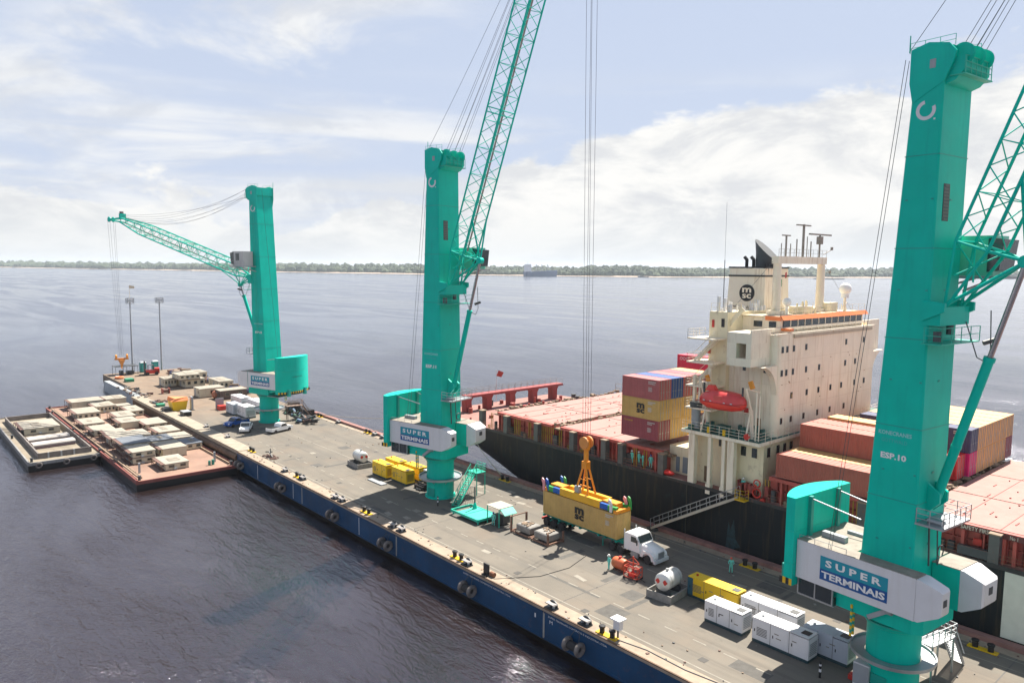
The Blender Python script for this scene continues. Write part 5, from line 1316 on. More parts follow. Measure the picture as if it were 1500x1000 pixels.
    hp = MB(); hp.prism([(b_, 45.2), (b_ + .6, 45.4), (b_ + 1.15, 46.0), (b_ + 1.15, 47.0), (b_, 47.1)], -1.85, 1.9, 'xz'); hp.build('head_box', TEAL, t)
    fp = MB(); fp.rail([(b_ + 1.25, -1.9, 45.75), (b_ + 1.25, 2.0, 45.75)], 1.15, .8, .03, 2); fp.box(b_ + .3, b_ + 1.3, -2.0, 2.1, 45.66, 45.74); fp.build('head_platform', TEALFRAME, t)
    for y in (-1.3, 1.55, .2):
        MB().lathe([(.75, y - .14), (.66, y - .06), (.66, y + .06), (.75, y + .14)], c=(b_ + .75, 0, 47.15), n=24, axis='y').pieces('sheave', TEAL, t)
    k = MB(); k.rail([(a_, -1.9, 47.75), (b_ + .5, -1.9, 47.75)], .7, 1, .02, 1).rail([(a_, 1.9, 47.75), (b_ + .5, 1.9, 47.75)], .7, 1, .02, 1).tube((-.5, -1.9, 47.8), (-.5, -1.9, 49), .04); k.build('head_rail', TEALFRAME, t)
    # boom foot platform and clutter
    pz = 29.9; px = 2.75
    k = MB(); k.box(1.6, 2.9, -2.2, 2.2, 28.6, 29.9); k.prism([(1.7, 28.9), (3.2, 29.6), (3.2, 30.2), (1.7, 30.4)], -2.35, -2.1, 'xz'); k.prism([(1.7, 28.9), (3.2, 29.6), (3.2, 30.2), (1.7, 30.4)], 2.1, 2.35, 'xz'); k.build('boom_bearing', TEAL, t)
    k = MB(); k.box(2.0, 3.4, -2.9, 2.9, 27.3, 27.38); k.rail([(2.2, -2.9, 27.38), (3.4, -2.9, 27.38), (3.4, 2.9, 27.38)], 1.1, 1.4, .03, 1)
    k.build('foot_platform', TEALFRAME, t)
    k = MB().tube((2.8, -2.2, 27.5), (2.8, -2.2, 28.2), .3).tube((3.6, 3.1, 27.2), (4.2, 3.7, 27.5), .18).tube((2.6, 0, 27.9), (2.6, 0, 29.6), .25); k.path([(3.0, 1.5, 28.8), (3.6, 2.2, 26.2), (4.2, 2.6, 25.8), (4.0, 3.4, 26.6), (3.8, 3.5, 29.6)], .04)
    k.pieces('cable_guide', DGREY, t)
    # boom lattice
    E_ = R(el); D = Vector((c(E_), 0, s_(E_))); Nn = Vector((-s_(E_), 0, c(E_)))      # Nn points to the tower side
    O = Vector((px, 0, pz))
    def BP(l, y, n_): return O + D * l + Nn * n_ + Vector((0, y, 0))
    hw, hn = 1.5, 1.1
    def sz(l):
        a = min(1, max(0, l / 4.5)); b = min(1, max(0, (L_ - l) / 9)); return (hw * (.85 + .15 * a) * (.42 + .58 * b), hn * (.05 + .95 * a) * (.45 + .55 * b))
    ch = MB(); st = [0, 4.5] + [4.5 + (L_ - 9 - 4.5) * i / 2 for i in (1, 2)] + [L_]
    for sy in (-1, 1):
        for sn in (-1, 1):
            for a, b in zip(st[:-1], st[1:]):
                wa, na = sz(a); wb_, nb = sz(b); ch.tube(BP(a, sy * wa, sn * na), BP(b, sy * wb_, sn * nb), .115 if el > 30 else .15, n=8)
    boom = ch.build('boom', TEAL, t)
    la = MB(); k = 26; ls = [4.5 + (L_ - 4.5) * i / k for i in range(k + 1)]
    def corner(l, i):
        w_, n_ = sz(l); return BP(l, w_ * (1, 1, -1, -1)[i], n_ * (1, -1, -1, 1)[i])
    for j in range(k):
        for f in range(4):
            i0, i1 = f, (f + 1) % 4
            if j % 2: i0, i1 = i1, i0
            if (j + f) % 1 == 0: la.tube(corner(ls[j], i0), corner(ls[j + 1], i1), .045, n=6, cap=False)
            if j % 2 == 0 : la.tube(corner(ls[j], f), corner(ls[j], (f + 1) % 4), .04, n=6, cap=False)
    for l in (4.5, 23, 23.6, L_ - 9.4, L_ - .2):
        for f in range(4): la.tube(corner(l, f), corner(l, (f + 1) % 4), .075, n=6, cap=False)
    la.build('lacing', TEAL if el > 30 else TEALFRAME, boom)
    # catwalk and rope along the boom
    cw_ = MB(); cw_.bar(BP(5, -.2, -hn * .6), BP(L_ - 1, -.2, -hn * .45), .30, .05); cw_.build('boom_catwalk', mat('catwalk_rust', (.28, .20, .19), .8), boom)
    # cylinder bracket: triangular spider in front of the boom
    NB = BP(4.5, 0, -3.0)
    br = MB(); br.tube(NB + Vector((0, -.35, 0)), NB + Vector((0, .35, 0)), .42, n=14)
    for sy in (-1, 1):
        br.tube(BP(.2, sy * 1.3, 0), NB, .13); br.tube(BP(9.5, sy * 1.5, -hn), NB, .11); br.tube(BP(4.5, sy * 1.5, -hn), NB, .10); br.tube(BP(4.5, sy * 1.5, hn), NB, .07)
        br.tube(BP(4.5, sy * 1.5, hn), BP(2.2, -sy * .8, -.8), .06); br.tube(BP(2.2, sy * .9, .5), BP(4.5, -sy * 1.5, -hn), .06)
    br.build('cylinder_bracket', TEAL, boom)
    # luffing cylinder
    foot = Vector((2.5, 0, 15.9)); dd = (NB - foot); ll = dd.length; dd.normalize()
    body_l = 11.0 if ll > 13 else ll * .62
    cyl = MB().tube(foot, foot + dd * body_l, .33, n=16).tube(foot + dd * (body_l - .3), foot + dd * body_l, .38, n=16).tube(foot + dd * 4, foot + dd * 4.2, .36, n=16).build('luffing_cylinder', TEAL, t)
    MB().tube(foot + dd * body_l, NB, .19, n=12).build('cylinder_rod', mat('rod_chrome', (.36, .33, .34), .25, metal=.8), cyl)
    k = MB(); k.prism([(2.0, 14.6), (3.0, 15.6), (3.0, 16.3), (2.0, 17.0)], -.7, -.45, 'xz').prism([(2.0, 14.6), (3.0, 15.6), (3.0, 16.3), (2.0, 17.0)], .45, .7, 'xz'); k.pieces('cylinder_foot', TEAL, t)
    k = MB().box(1.95, 4.0, -2.1, 2.1, 14.1, 14.25).build('service_platform', GALV, t)
    MB().rail([(2.1, -2.1, 14.25), (4.0, -2.1, 14.25), (4.0, 2.1, 14.25), (2.1, 2.1, 14.25)], 1.1, .9, .03, 2).tube((2.6, -1.3, 14.4), (3.6, -1.3, 14.4), .25).build('platform_rail', GALV, k)
    MB().tube((2.4, -.4, 10.7), (2.25, -.4, 14.1), .07).tube((2.7, .3, 10.7), (2.5, .3, 14.1), .05).torus((2.6, .9, 11.6), .45, .05, axis='x', n=14, m=5).pieces('hydraulic_pipe', DGREY, t)
    # cab on the left side
    cbm = TEAL if cabcol == 'teal' else mat('cab_grey', (.50, .50, .48), .5, var=.08)
    cabm = MB(); a = [math.pi / 2 + math.pi * k / 10 for k in range(11)]
    plan = [(1.6 + 1.15 * c(u), 3.7 + 1.15 * s_(u)) for u in a] + [(4.1, 2.55), (4.1, 4.85)]
    if cabcol != 'teal': plan = [(.8, 2.55), (4.1, 2.55), (4.1, 4.85), (.8, 4.85)]
    cabm.prism(plan, 32.1, 35.0, 'xy'); cab = cabm.build('cab', cbm if cabcol != 'teal' else mat('cab_teal', (.12, .60, .42), .4), t, smooth=40)
    MB().prism([(3.7, 32.4), (4.5, 32.5), (4.75, 34.7), (3.7, 34.9)], 2.50, 4.90, 'xz').pieces('cab_window', GLASS, cab)
    MB().box(2.1, 3.1, 4.86, 4.89, 33.2, 34.6).pieces('cab_window', GLASS, cab)
    MB().box(.4, 4.9, 2.12, 5.0, 31.9, 32.08).build('cab_floor', GREYPAINT, t)
    MB().rail([(.5, 5.0, 32.1), (4.2, 5.0, 32.1)], 1, 1, .025, 1).bar((.4, 2.1, 31.0), (2, 4.8, 31.9), .14).bar((2.4, 2.1, 31.0), (3.4, 4.8, 31.9), .14).build('cab_bracket', GREYPAINT, t)
    # ladder up the left side and rope down the rear
    k = MB()
    for dx in (-.2, .2): k.tube((.2 + dx, 2.3, 11), (.9 + dx, 2.3, 45), .03, n=5)
    k.build('tower_ladder', TEALFRAME, t)
    # boom head
    HD = Vector((c(E_ + R(head_ang)), 0, s_(E_ + R(head_ang)))); tip0 = BP(L_, 0, 0); tip = tip0 + HD * head_len
    hb = MB()
    for sy in (-1, 1):
        w_, n_ = sz(L_)
        hb.bar(BP(L_, sy * w_, n_), tip + Vector((0, sy * .35, 0)), .22, .3).bar(BP(L_, sy * w_, -n_), tip + Vector((0, sy * .35, -.2)), .2, .2)
        hb.lathe([(.62, sy * .5 - .08), (.62, sy * .5 + .08)], c=tuple(tip), n=16, axis='y')
    hb.box(tip0.x - .3, tip0.x + .3, -.7, .7, tip0.z + .2, tip0.z + 1.5)
    head = hb.build('boom_head', TEAL, boom)
    MB().tube((tip0.x + .3, 0, tip0.z + .3), (tip0.x + .3, 0, tip0.z + 2.0), .45, n=10).build('head_winch', mat('winch_brown', (.17, .10, .10), .7), head)
    # luffing/hoist ropes from tower head to boom head
    hs = Vector((b_ + .75, 0, 47.7))
    for i, (y, dx, sg_) in enumerate(((-1.3, 0, .5), (-1.1, .3, .9), (.1, .2, 1.1), (.35, .0, .7), (1.5, .2, .5), (1.7, -.4, .4))):
        q0 = hs + Vector((dx, y, 0)); q1 = tip0 + Vector((0, y * .4, .3 + .4 * (i % 3)))
        sag = (1.2 + 2.8 * sg_) if el < 30 else .25 * sg_
        r_ = bpy_rope(catenary(q0, q1, sag, 14), .022 if el > 30 else .022); r_.parent = t
    q0 = Vector((-.5, -1.9, 47.9)); r_ = bpy_rope(catenary(q0, tip0 + Vector((0, -.5, 1.2)), .6 if el > 30 else 1.5, 12), .022); r_.parent = t
    # rear hoist ropes from the head down to the machine house
    for y in ((-1.9, -1.4) if el > 30 else (1.2,)):
        r_ = bpy_rope([Vector((-.75, y, 47.4)), Vector((-4.6, y, 10.8))], .022); r_.parent = t
    # hoist ropes in world space
    M_ = Matrix.Translation(Vector(loc)) @ Matrix.Rotation(R(az), 4, 'Z')
    inv = M_.inverted(); T_ = inv @ Vector(ropes_to)
    for (dx, dy, ex, ey) in ((.3, -.7, .35, -.3), (.3, .7, .35, .3), (-.5, -.6, -.35, -.3), (-.5, .6, -.35, .3)):
        r_ = bpy_rope([tip + Vector((dx, dy, -.3)), T_ + Vector((ex, ey, 0))], .022 if el > 30 else .022, 'hoist_rope'); r_.parent = t
    return t
def bpy_rope(pts, r, name='stay_rope'): return MB().path(pts, r, 5).build(name, ROPE, smooth=0)

SPX, SPY = 60.25, -64.35
crane('teal crane on the right with its boom cut by the frame, nearest of the three', (22.2, -59.0, DZ), 174.5, 70.0, 'ESP.10', 50, 'teal', (-2.5, -56.5, 30), -30, 4.5, .6)
crane('teal crane in the middle holding the mustard container with its raised boom', (84.5, -60.2, DZ), 193, 71.2, 'ESP.11', 50, 'teal', (SPX, SPY, 15.9), -40, 5.2)
crane('teal crane on the left, farthest, with its boom lowered out to the left', (148.0, -62.0, DZ), 18.2, 15.4, 'ESP.12', 47.5, 'grey', (197.0, -46.0, 13.6), -12, 4.6, .6)

def access(loc, rz, label, h=3.0, m_=GALV):
    # railed access landing and steep stair beside a pedestal
    t = thing('access_stair', label, 'stair', loc, rz, 'access stairs at the crane pedestals')
    MB().box(0, 3.4, -.7, .7, h - .1, h).build('landing', m_, t)
    MB().rail([(0, -.7, h), (3.4, -.7, h), (3.4, .7, h), (0, .7, h)], 1.1, .8, .035, 2).build('handrail', m_, t)
    k = MB()
    for x in (.2, 3.2):
        for y in (-.6, .6): k.box(x - .06, x + .06, y - .06, y + .06, 0, h - .1)
    k.pieces('post', m_, t)
    k = MB()
    for y in (-.5, .5): k.bar((3.4, y, h), (5.2, y, .05), .08, .25); k.bar((3.4, y, h + 1), (5.2, y, 1.0), .06)
    k.build('stringer', m_, t)
    st = MB().box(-.13, .13, -.48, .48, -.02, .02).mesh('step', m_)
    for i in range(11):
        o = bpy.data.objects.new('step', st); S.collection.objects.link(o); o.parent = t; u = (i + .5) / 11; o.location = (3.4 + 1.8 * u, 0, h * (1 - u))
    return t
access((21.0, -61.9, DZ), R(-100), 'grey railed stair and landing at the foot of the right crane', 3.0)
access((147.0, -65.2, DZ), R(-100), 'brownish railed stair at the foot of the left crane', 3.0, mat('stair_brown', (.22, .15, .12), .8))

# teal stair and frame beside the middle crane
t = thing('stair_frame', 'teal lattice stair leading up to the ring walkway of the middle crane', 'stair', (0, 0, 0))
a, b = Vector((78.9, -58.6, DZ + .1)), Vector((82.0, -64.2, DZ + 3.3)); side = Vector((.75, .4, 0))
k = MB()
for s_ in (-.5, .5):
    k.bar(a + side * s_, b + side * s_, .10, .3)
    for i in range(8): p = a.lerp(b, i / 7) + side * s_; k.bar(p, p + Vector((0, 0, 1.1)), .05)
    k.bar(a + side * s_ + Vector((0, 0, 1.1)), b + side * s_ + Vector((0, 0, 1.1)), .06); k.bar(a + side * s_ + Vector((0, 0, .55)), b + side * s_ + Vector((0, 0, .55)), .04)
k.build('stringer', TEALFRAME, t)
st = MB().box(-.42, .42, -.14, .14, -.02, .02).mesh('step', TEALFRAME)
for i in range(15):
    o = bpy.data.objects.new('step', st); S.collection.objects.link(o); o.parent = t; o.location = a.lerp(b, (i + .5) / 15); o.rotation_euler = (0, 0, .49)
k = MB().box(80.9, 83.0, -65.6, -63.9, DZ + 3.2, DZ + 3.3); k.rail([(80.9, -63.9, DZ + 3.3), (80.9, -65.6, DZ + 3.3), (83, -65.6, DZ + 3.3)], 1.1, .8, .03, 2)
for x, y in ((81, -64), (81, -65.5), (82.9, -65.5)): k.box(x - .05, x + .05, y - .05, y + .05, DZ, DZ + 3.2)
k.build('landing', TEALFRAME, t)
t = thing('equipment_skid', 'flat teal skid with a tall post and hanging chains right of the middle crane', 'skid', (0, 0, 0))
k = MB(); 
for p, q in (((71.4, -56.6), (77.0, -56.6)), ((71.4, -59.9), (77.0, -59.9)), ((71.4, -56.6), (71.4, -59.9)), ((77, -56.6), (77, -59.9)), ((74.2, -56.6), (74.2, -59.9))): k.bar((*p, DZ + .55), (*q, DZ + .55), .18, .3)
k.build('frame', TEALFRAME, t); MB().box(71.5, 75.8, -59.8, -56.7, DZ + .62, DZ + .66).build('deck_plate', mat('plate_teal', (.03, .44, .33), .6, var=.25, scale=3, rust=.3), t)
k = MB()
for x in (71.6, 76.8):
    for y in (-56.8, -59.7): k.box(x - .08, x + .08, y - .08, y + .08, DZ, DZ + .5)
k.build('leg', TEALFRAME, t)
MB().tube((75.3, -59.2, DZ + .6), (75.3, -59.2, DZ + 3.6), .1).build('post', DGREY, t); MB().lathe([(.3, 0), (.25, .4), (.12, .8)], c=(75.3, -59.2, DZ + .66), n=12).build('post_foot', TEAL, t)
k = MB()
for i in range(5): k.tube((76.0 + i * .35, -59.6 + .1 * i, DZ + .6), (76.2 + i * .35, -60.0, DZ + 3.0), .025, n=4)
k.build('hanging_cable', GANGTAN, t)
t = thing('canopy_cart', 'pale flat canopy on teal legs at the end of the teal skid', 'canopy', (0, 0, 0))
MB().box(68.9, 71.4, -60.4, -58.0, DZ + 2.35, DZ + 2.43).build('canopy_top', mat('canopy_pale', (.38,.36,.30), .8, var=.1, scale=2), t)
MB().hexa([(68.0, -60.2, DZ + 1.7), (68.85, -60.2, DZ + 2.3), (68.85, -58.2, DZ + 2.3), (68.0, -58.2, DZ + 1.7)], [(68.0, -60.2, DZ + 1.75), (68.85, -60.2, DZ + 2.36), (68.85, -58.2, DZ + 2.36), (68.0, -58.2, DZ + 1.75)]).build('side_flap', TEALFRAME, t)
k = MB()
for x in (69.0, 71.3):
    for y in (-60.3, -58.1): k.box(x - .05, x + .05, y - .05, y + .05, DZ, DZ + 2.35)
k.build('leg', TEALFRAME, t); MB().box(69.2, 71.1, -60.1, -58.9, DZ + .2, DZ + 1.1).box(69.4, 70.2, -59, -58.4, DZ + .2, DZ + 1.4).build('control_desk', DGREY, t)

# spreader with head block
t = thing('container_spreader', 'orange telescopic spreader with green and blue beams gripping the mustard container', 'spreader', (SPX, SPY, 7.97))
MB().box(-3.3, 3.3, .55, 1.1, .05, .92).box(-3.3, 3.3, -1.1, -.55, .05, .92).box(-1.9, -1.5, -1.05, 1.05, .1, .55).box(1.5, 1.9, -1.05, 1.05, .1, .55).build('main_frame', mat('spreader_yellow', (.72, .38, .01), .45, rust=.3), t)
for sx in (-1, 1):
    for sy in (-1, 1):
        MB().box(sx * 3.31, sx * 4.5, sy * .62, sy * 1.06, .1, .74).build('beam_blue', BLUEP, t); MB().box(sx * 4.51, sx * 5.8, sy * .62, sy * 1.06, .1, .70).build('beam_green', GREENP, t)
    MB().box(sx * 5.5, sx * 6.06, -1.18, 1.18, .02, .4).build('end_beam', ORANGE, t)
    MB().box(sx * 3.3, sx * 5.4, -.58, .58, .1, .95).build('cable_box', ORANGE, t)
fm = {'p': PINKP, 'b': BLUEP, 'g': GREENP, 'w': WHITE}
for x, y, k_ in ((5.95, 1.25, 'p'), (5.5, 1.0, 'b'), (5.1, -1.2, 'b'), (4.6, -1.25, 'g'), (-5.2, 1.25, 'w'), (-5.6, -.9, 'p'), (-5.95, -1.25, 'g')):
    MB().prism([(x - .18, .1), (x + .18, .1), (x + .18, .9), (x + .42, 1.3), (x + .30, 1.62), (x + .02, 1.45), (x - .18, .95)], y - .08, y + .08, 'xz').build('guide_flipper', fm[k_], t)
k = MB()
for sx in (-1, 1):
    for sy in (-1, 1): k.bar((sx * 1.15, sy * .7, .5), (sx * .26, sy * .22, 4.1), .17)
k.bar((-.85, 0, 1.7), (.85, 0, 1.7), .14).bar((-.7, -.4, 2.6), (.7, -.4, 2.6), .08).bar((-.7, .4, 2.6), (.7, .4, 2.6), .08)
k.box(-.4, .4, -.35, .35, 3.9, 4.8).tube((0, 0, 4.8), (0, 0, 6.3), .3, n=12)
k.build('suspension_frame', ORANGE, t); MB().box(.4, 1.1, .3, .8, .6, 1.7).build('control_box', GREYPAINT, t)
k = MB().box(-.35, .35, -.3, .3, 6.2, 7.4).build('hook_block', ORANGE, t)
for y in (-.42, .42): MB().lathe([(.72, y - .1), (.72, y + .1)], c=(0, 0, 7.1), n=18, axis='y').build('block_sheave', mat('dusty_orange', (.62, .25, .06), .6, rust=.4), k)

# truck and trailer
def truck():
    t = thing('semi_truck', 'white conventional truck with teal skeletal trailer under the hanging container', 'truck', (54.0, -64.35, DZ), math.pi)
    # local: +x forward, origin at the drive axles
    w = 1.2
    cabp = [(1.0, .95), (1.0, 2.75), (1.25, 2.95), (2.5, 2.95), (2.75, 2.85), (3.15, 2.05), (3.2, .95)]
    b = MB(); 
    secs = []
    for y, k in ((-w, .0), (-w + .12, .0), (w - .12, 0), (w, 0)): pass
    b.loft([[(x + (0), y, z - (.10 if abs(y) == w and z > 2.7 else 0)) for x, z in cabp] for y in (-w, -w + .15, w - .15, w)]); cab = b.build('cab', WHITE2, t, smooth=40)
    hd = MB(); sec = []
    for x, hw_, z0, z1 in ((3.1, 1.02, .75, 2.0), (3.8, .98, .75, 1.93), (4.6, .9, .72, 1.75), (5.05, .82, .70, 1.6), (5.25, .7, .8, 1.35)):
        sec.append([(x, -hw_, z0), (x, hw_, z0), (x, hw_, z1 - .25), (x, hw_ * .75, z1), (x, -hw_ * .75, z1), (x, -hw_, z1 - .25)])
    hood = hd.loft(sec).build('hood', WHITE2, t, smooth=50)
    f = MB()
    for sy in (-1, 1):
        yy0, yy1 = sorted((sy * .80, sy * 1.22)); n = 8
        f.prism([(3.25, .7), (3.35, 1.15), (3.7, 1.45), (4.6, 1.45), (5.1, 1.15), (5.25, .55), (4.85, .55), (4.75, .95), (4.45, 1.18), (4.1, 1.22), (3.8, 1.05), (3.62, .7)], yy0, yy1, 'xz')
    f.build('fender', WHITE2, t, smooth=30)
    MB().box(5.1, 5.4, -1.2, 1.2, .35, .72).build('bumper', WHITE, t)
    MB().box(5.2, 5.29, -.5, .5, .75, 1.42).build('grille', GALV, hood)
    for sy in (-1, 1): MB().sphere((5.22, sy * .95, .95), (.1, .17, .13), 10, 6).build('headlight', WHITE2, t)
    MB().hexa([(2.80, -1.05, 2.74), (3.17, -1.05, 2.06), (3.17, 1.05, 2.06), (2.80, 1.05, 2.74)], [(2.84, -1.05, 2.76), (3.21, -1.05, 2.08), (3.21, 1.05, 2.08), (2.84, 1.05, 2.76)]).build('windscreen', GLASS, cab)
    for sy in (-1, 1):
        y = sy * 1.205; MB().prism([(1.95, 2.0), (2.95, 2.0), (2.65, 2.62), (1.95, 2.62)], y - .008, y + .012, 'xz').build('side_window', GLASS, cab)
        MB().box(3.0, 3.1, sy * 1.45, sy * 1.55, 1.9, 2.5).bar((3.05, sy * 1.2, 2.3), (3.05, sy * 1.5, 2.3), .04).pieces('mirror', BLACK, cab)
        MB().box(2.0, 3.0, sy * 1.06, sy * 1.24, .35, .9).build('fuel_tank', GALV, t)
    MB().box(1.5, 2.1, -.5, .5, 2.95, 3.02).build('roof_vent', WHITE2, cab)
    MB().box(-1.2, 5.0, -.42, .42, .7, .95).build('chassis', DGREY, t)
    for sy in (-1, 1): MB().tube((.85, sy * 1.0, .8), (.85, sy * 1.0, 3.1), .08).build('exhaust_stack', GALV, t)
    wm = MB().lathe([(.25, -.14), (.44, -.14), (.51, -.08), (.51, .08), (.44, .14), (.25, .14)], n=20, axis='y').mesh('wheel', RUBBER)
    rm = MB().lathe([(.0, -.10), (.16, -.10), (.27, -.02), (.27, .1), (0, .1)], n=16, axis='y').mesh('rim', mat('rim', (.6, .6, .6), .4, metal=.4))
    def wheel(x, y, par=None, nm='wheel'):
        o = bpy.data.objects.new('wheel', wm); S.collection.objects.link(o); o.parent = t; o.location = (x, y, .51); o.rotation_euler = (0, 0, 0 if y < 0 else math.pi)
        q = bpy.data.objects.new('rim', rm); S.collection.objects.link(q); q.parent = o
    for sy in (-1, 1):
        wheel(4.2, sy * 1.03)
        for x in (.35, -.95): wheel(x, sy * 1.02); wheel(x, sy * .68)
        for x in (-9.3, -10.6, -11.9): wheel(x, sy * 1.02); wheel(x, sy * .68)
    k = MB()
    for sy in (-1, 1): k.box(-12.4, .6, sy * .38, sy * .52, 1.05, 1.42)
    for x in (-12.3, -9.5, -6, -3, -.3): k.box(x - .12, x + .12, -1.2, 1.2, 1.2, 1.45)
    for x in (-2.2, -7.5): k.box(x - .08, x + .08, -.9, .9, 1.05, 1.3)
    k.box(-12.0, -9.0, -.8, .8, .6, .8)
    for sy in (-1, 1): k.box(-2.6, -2.5, sy * .75, sy * .85, .1, 1.1)
    k.build('trailer_frame', mat('trailer_teal', (.005, .28, .22), .5, rust=.2), t)
    MB().box(-12.6, -12.45, -1.2, 1.2, .7, .95).build('rear_bar', REDP, t)
    MB().box(-5.6, -5.0, .55, 1.1, .9, 1.15).box(-4.6, -3.9, .55, 1.1, .9, 1.15).pieces('tool_box', WHITE, t)
truck()

# pallets with concrete blocks left of the truck
t = thing('rack_of_weights', 'rusty steel rack carrying two large concrete blocks left of the truck', 'rack', (0, 0, 0))
k = MB(); z = DZ
for x0, x1 in ((60.5, 63.4), (63.7, 67.0)):
    for y in (-60.9, -58.4): k.box(x0, x1, y - .08, y + .08, z + .1, z + .28)
    for x in (x0, x1): k.box(x - .08, x + .08, -60.9, -58.4, z + .1, z + .28)
for x, y, h in ((60.5, -58.4, 1.5), (60.5, -60.9, 1.3), (67.0, -58.4, 2.0), (67.0, -60.9, 2.0), (63.6, -60.9, .9)): k.box(x - .1, x + .1, y - .1, y + .1, z, z + h)
k.bar((67, -58.4, z + 1.95), (67, -60.9, z + 1.95), .1); k.build('rack_frame', mat('rack_rust', (.20, .11, .075), .85, var=.3, scale=2), t)
for x0 in (60.8, 64.0): MB().loft([[(x0 + e, -60.6 + e, z + .3 + h), (x0 + 2.4 - e, -60.6 + e, z + .3 + h), (x0 + 2.4 - e, -58.7 - e, z + .3 + h), (x0 + e, -58.7 - e, z + .3 + h)] for h, e in ((0, .1), (.15, 0), (.8, 0), (.9, .12))]).build('concrete_block', CONCRETE, t)
k = MB(); rr = random.Random(2)
for i in range(26): k.obox((rr.choice((62, 65.2)) + rr.uniform(-.8, .8), rr.uniform(-60.3, -58.9), z + 1.25), (rr.uniform(.2, .6), rr.uniform(.1, .3), rr.uniform(.06, .2)), Matrix.Rotation(rr.uniform(0, 3), 3, 'Z'))
k.build('rope_scraps', GANGTAN, t)['kind'] = 'stuff'

t = thing('orange_drum', 'fat orange drum on a low stand next to the worker by the truck', 'drum', (50.7, -59.8, DZ))
MB().lathe([(0, -.8), (.55, -.78), (.62, -.6), (.62, .6), (.55, .78), (0, .8)], c=(0, 0, .75), n=18, axis='x').build('drum', mat('drum_orange', (.62, .13, .05), .5, rust=.3), t)
MB().box(-.6, .6, -.5, .5, 0, .15).box(-.5, -.4, -.5, .5, .1, .5).box(.4, .5, -.5, .5, .1, .5).build('stand', RAILBROWN, t); MB().lathe([(.16, 1.3), (.16, 1.55)], n=10).build('cap', REDP, t)
t = thing('hose_rack', 'red pipe rack cart on small wheels in front of the truck wheel', 'cart', (48.4, -59.2, DZ), .15)
k = MB()
for x in (-.8, .8):
    for y in (-.5, .5): k.bar((x, y, .15), (x, y, 1.3), .07)
for z_ in (.2, .7, 1.3): k.rail([(-.8, -.5, z_ - .001), (.8, -.5, z_ - .001), (.8, .5, z_ - .001), (-.8, .5, z_ - .001), (-.8, -.5, z_ - .001)], .02, 5, .035, 0)
k.bar((0, 0, .1), (0, 0, 2.4), .1).bar((-.7, 0, 1.7), (.7, 0, 1.7), .06).bar((0, 0, 2.3), (-.75, 0, 1.75), .04).bar((0, 0, 2.3), (.75, 0, 1.75), .04); k.build('frame', mat('cart_red', (.62, .07, .03), .5, rust=.2), t)
MB().torus((-.4, 0, .9), .38, .08, n=14).torus((.4, 0, .9), .38, .08, n=14).pieces('hose_coil', REDP, t); MB().box(-.35, .35, -.3, .3, .25, .6).build('box', REDO, t)
k = MB()
for x in (-.8, .8):
    for y in (-.5, .5): k.tube((x, y - .05, .12), (x, y + .05, .12), .12, n=10)
k.bar((-.8, 0, .2), (-1.6, .2, .1), .06).build('caster', BLACK, t)

def tank(label, loc, rz, L_=2.6, r=.95):
    t = thing('fuel_tank', label, 'tank', loc, rz, 'silver tanks in concrete trays')
    MB().lathe([(0, -L_ / 2 - .15), (r * .6, -L_ / 2 - .1), (r * .93, -L_ / 2), (r, -L_ / 2 + .15), (r, L_ / 2 - .15), (r * .93, L_ / 2), (r * .6, L_ / 2 + .1), (0, L_ / 2 + .15)], c=(0, 0, 1.65), n=26, axis='x').build('tank_shell', SILVER, t, smooth=50)
    tr = MB(); tr.box(-L_ / 2 - .6, L_ / 2 + .6, -1.4, 1.4, 0, .2)
    for y in (-1.4, 1.28): tr.box(-L_ / 2 - .6, L_ / 2 + .6, y, y + .12, .2, .75)
    for x in (-L_ / 2 - .6, L_ / 2 + .48): tr.box(x, x + .12, -1.28, 1.28, .2, .75)
    tr.build('spill_tray', CONCRETE, t)
    k = MB(); [k.box(x - .1, x + .1, -.8, .8, .2, .9) for x in (-.9, .9)]; k.pieces('saddle', DGREY, t)
    k = MB(); [k.lathe([(r + .012, x - .03), (r + .012, x + .03)], c=(0, 0, 1.65), n=26, axis='x', cap=False) for x in (-.75, .75)]; k.tube((.3, 0, 2.55), (.3, 0, 2.8), .15); k.pieces('band', GALV, t)
    for y in (-.4, .4): MB().obox((L_ / 2 + .12, y, 1.75), (.02, .42, .42), Matrix.Rotation(R(45), 3, 'X')).build('warning_mark', REDP, t)
    return t
tank('silver horizontal tank with red diamonds in a concrete tray right of the red cart', (43.6, -58.9, DZ), R(96), 2.5, .9)
tank('silver horizontal tank in a low tray left of the yellow generators', (105.6, -59.3, DZ), R(176), 2.6, .85)

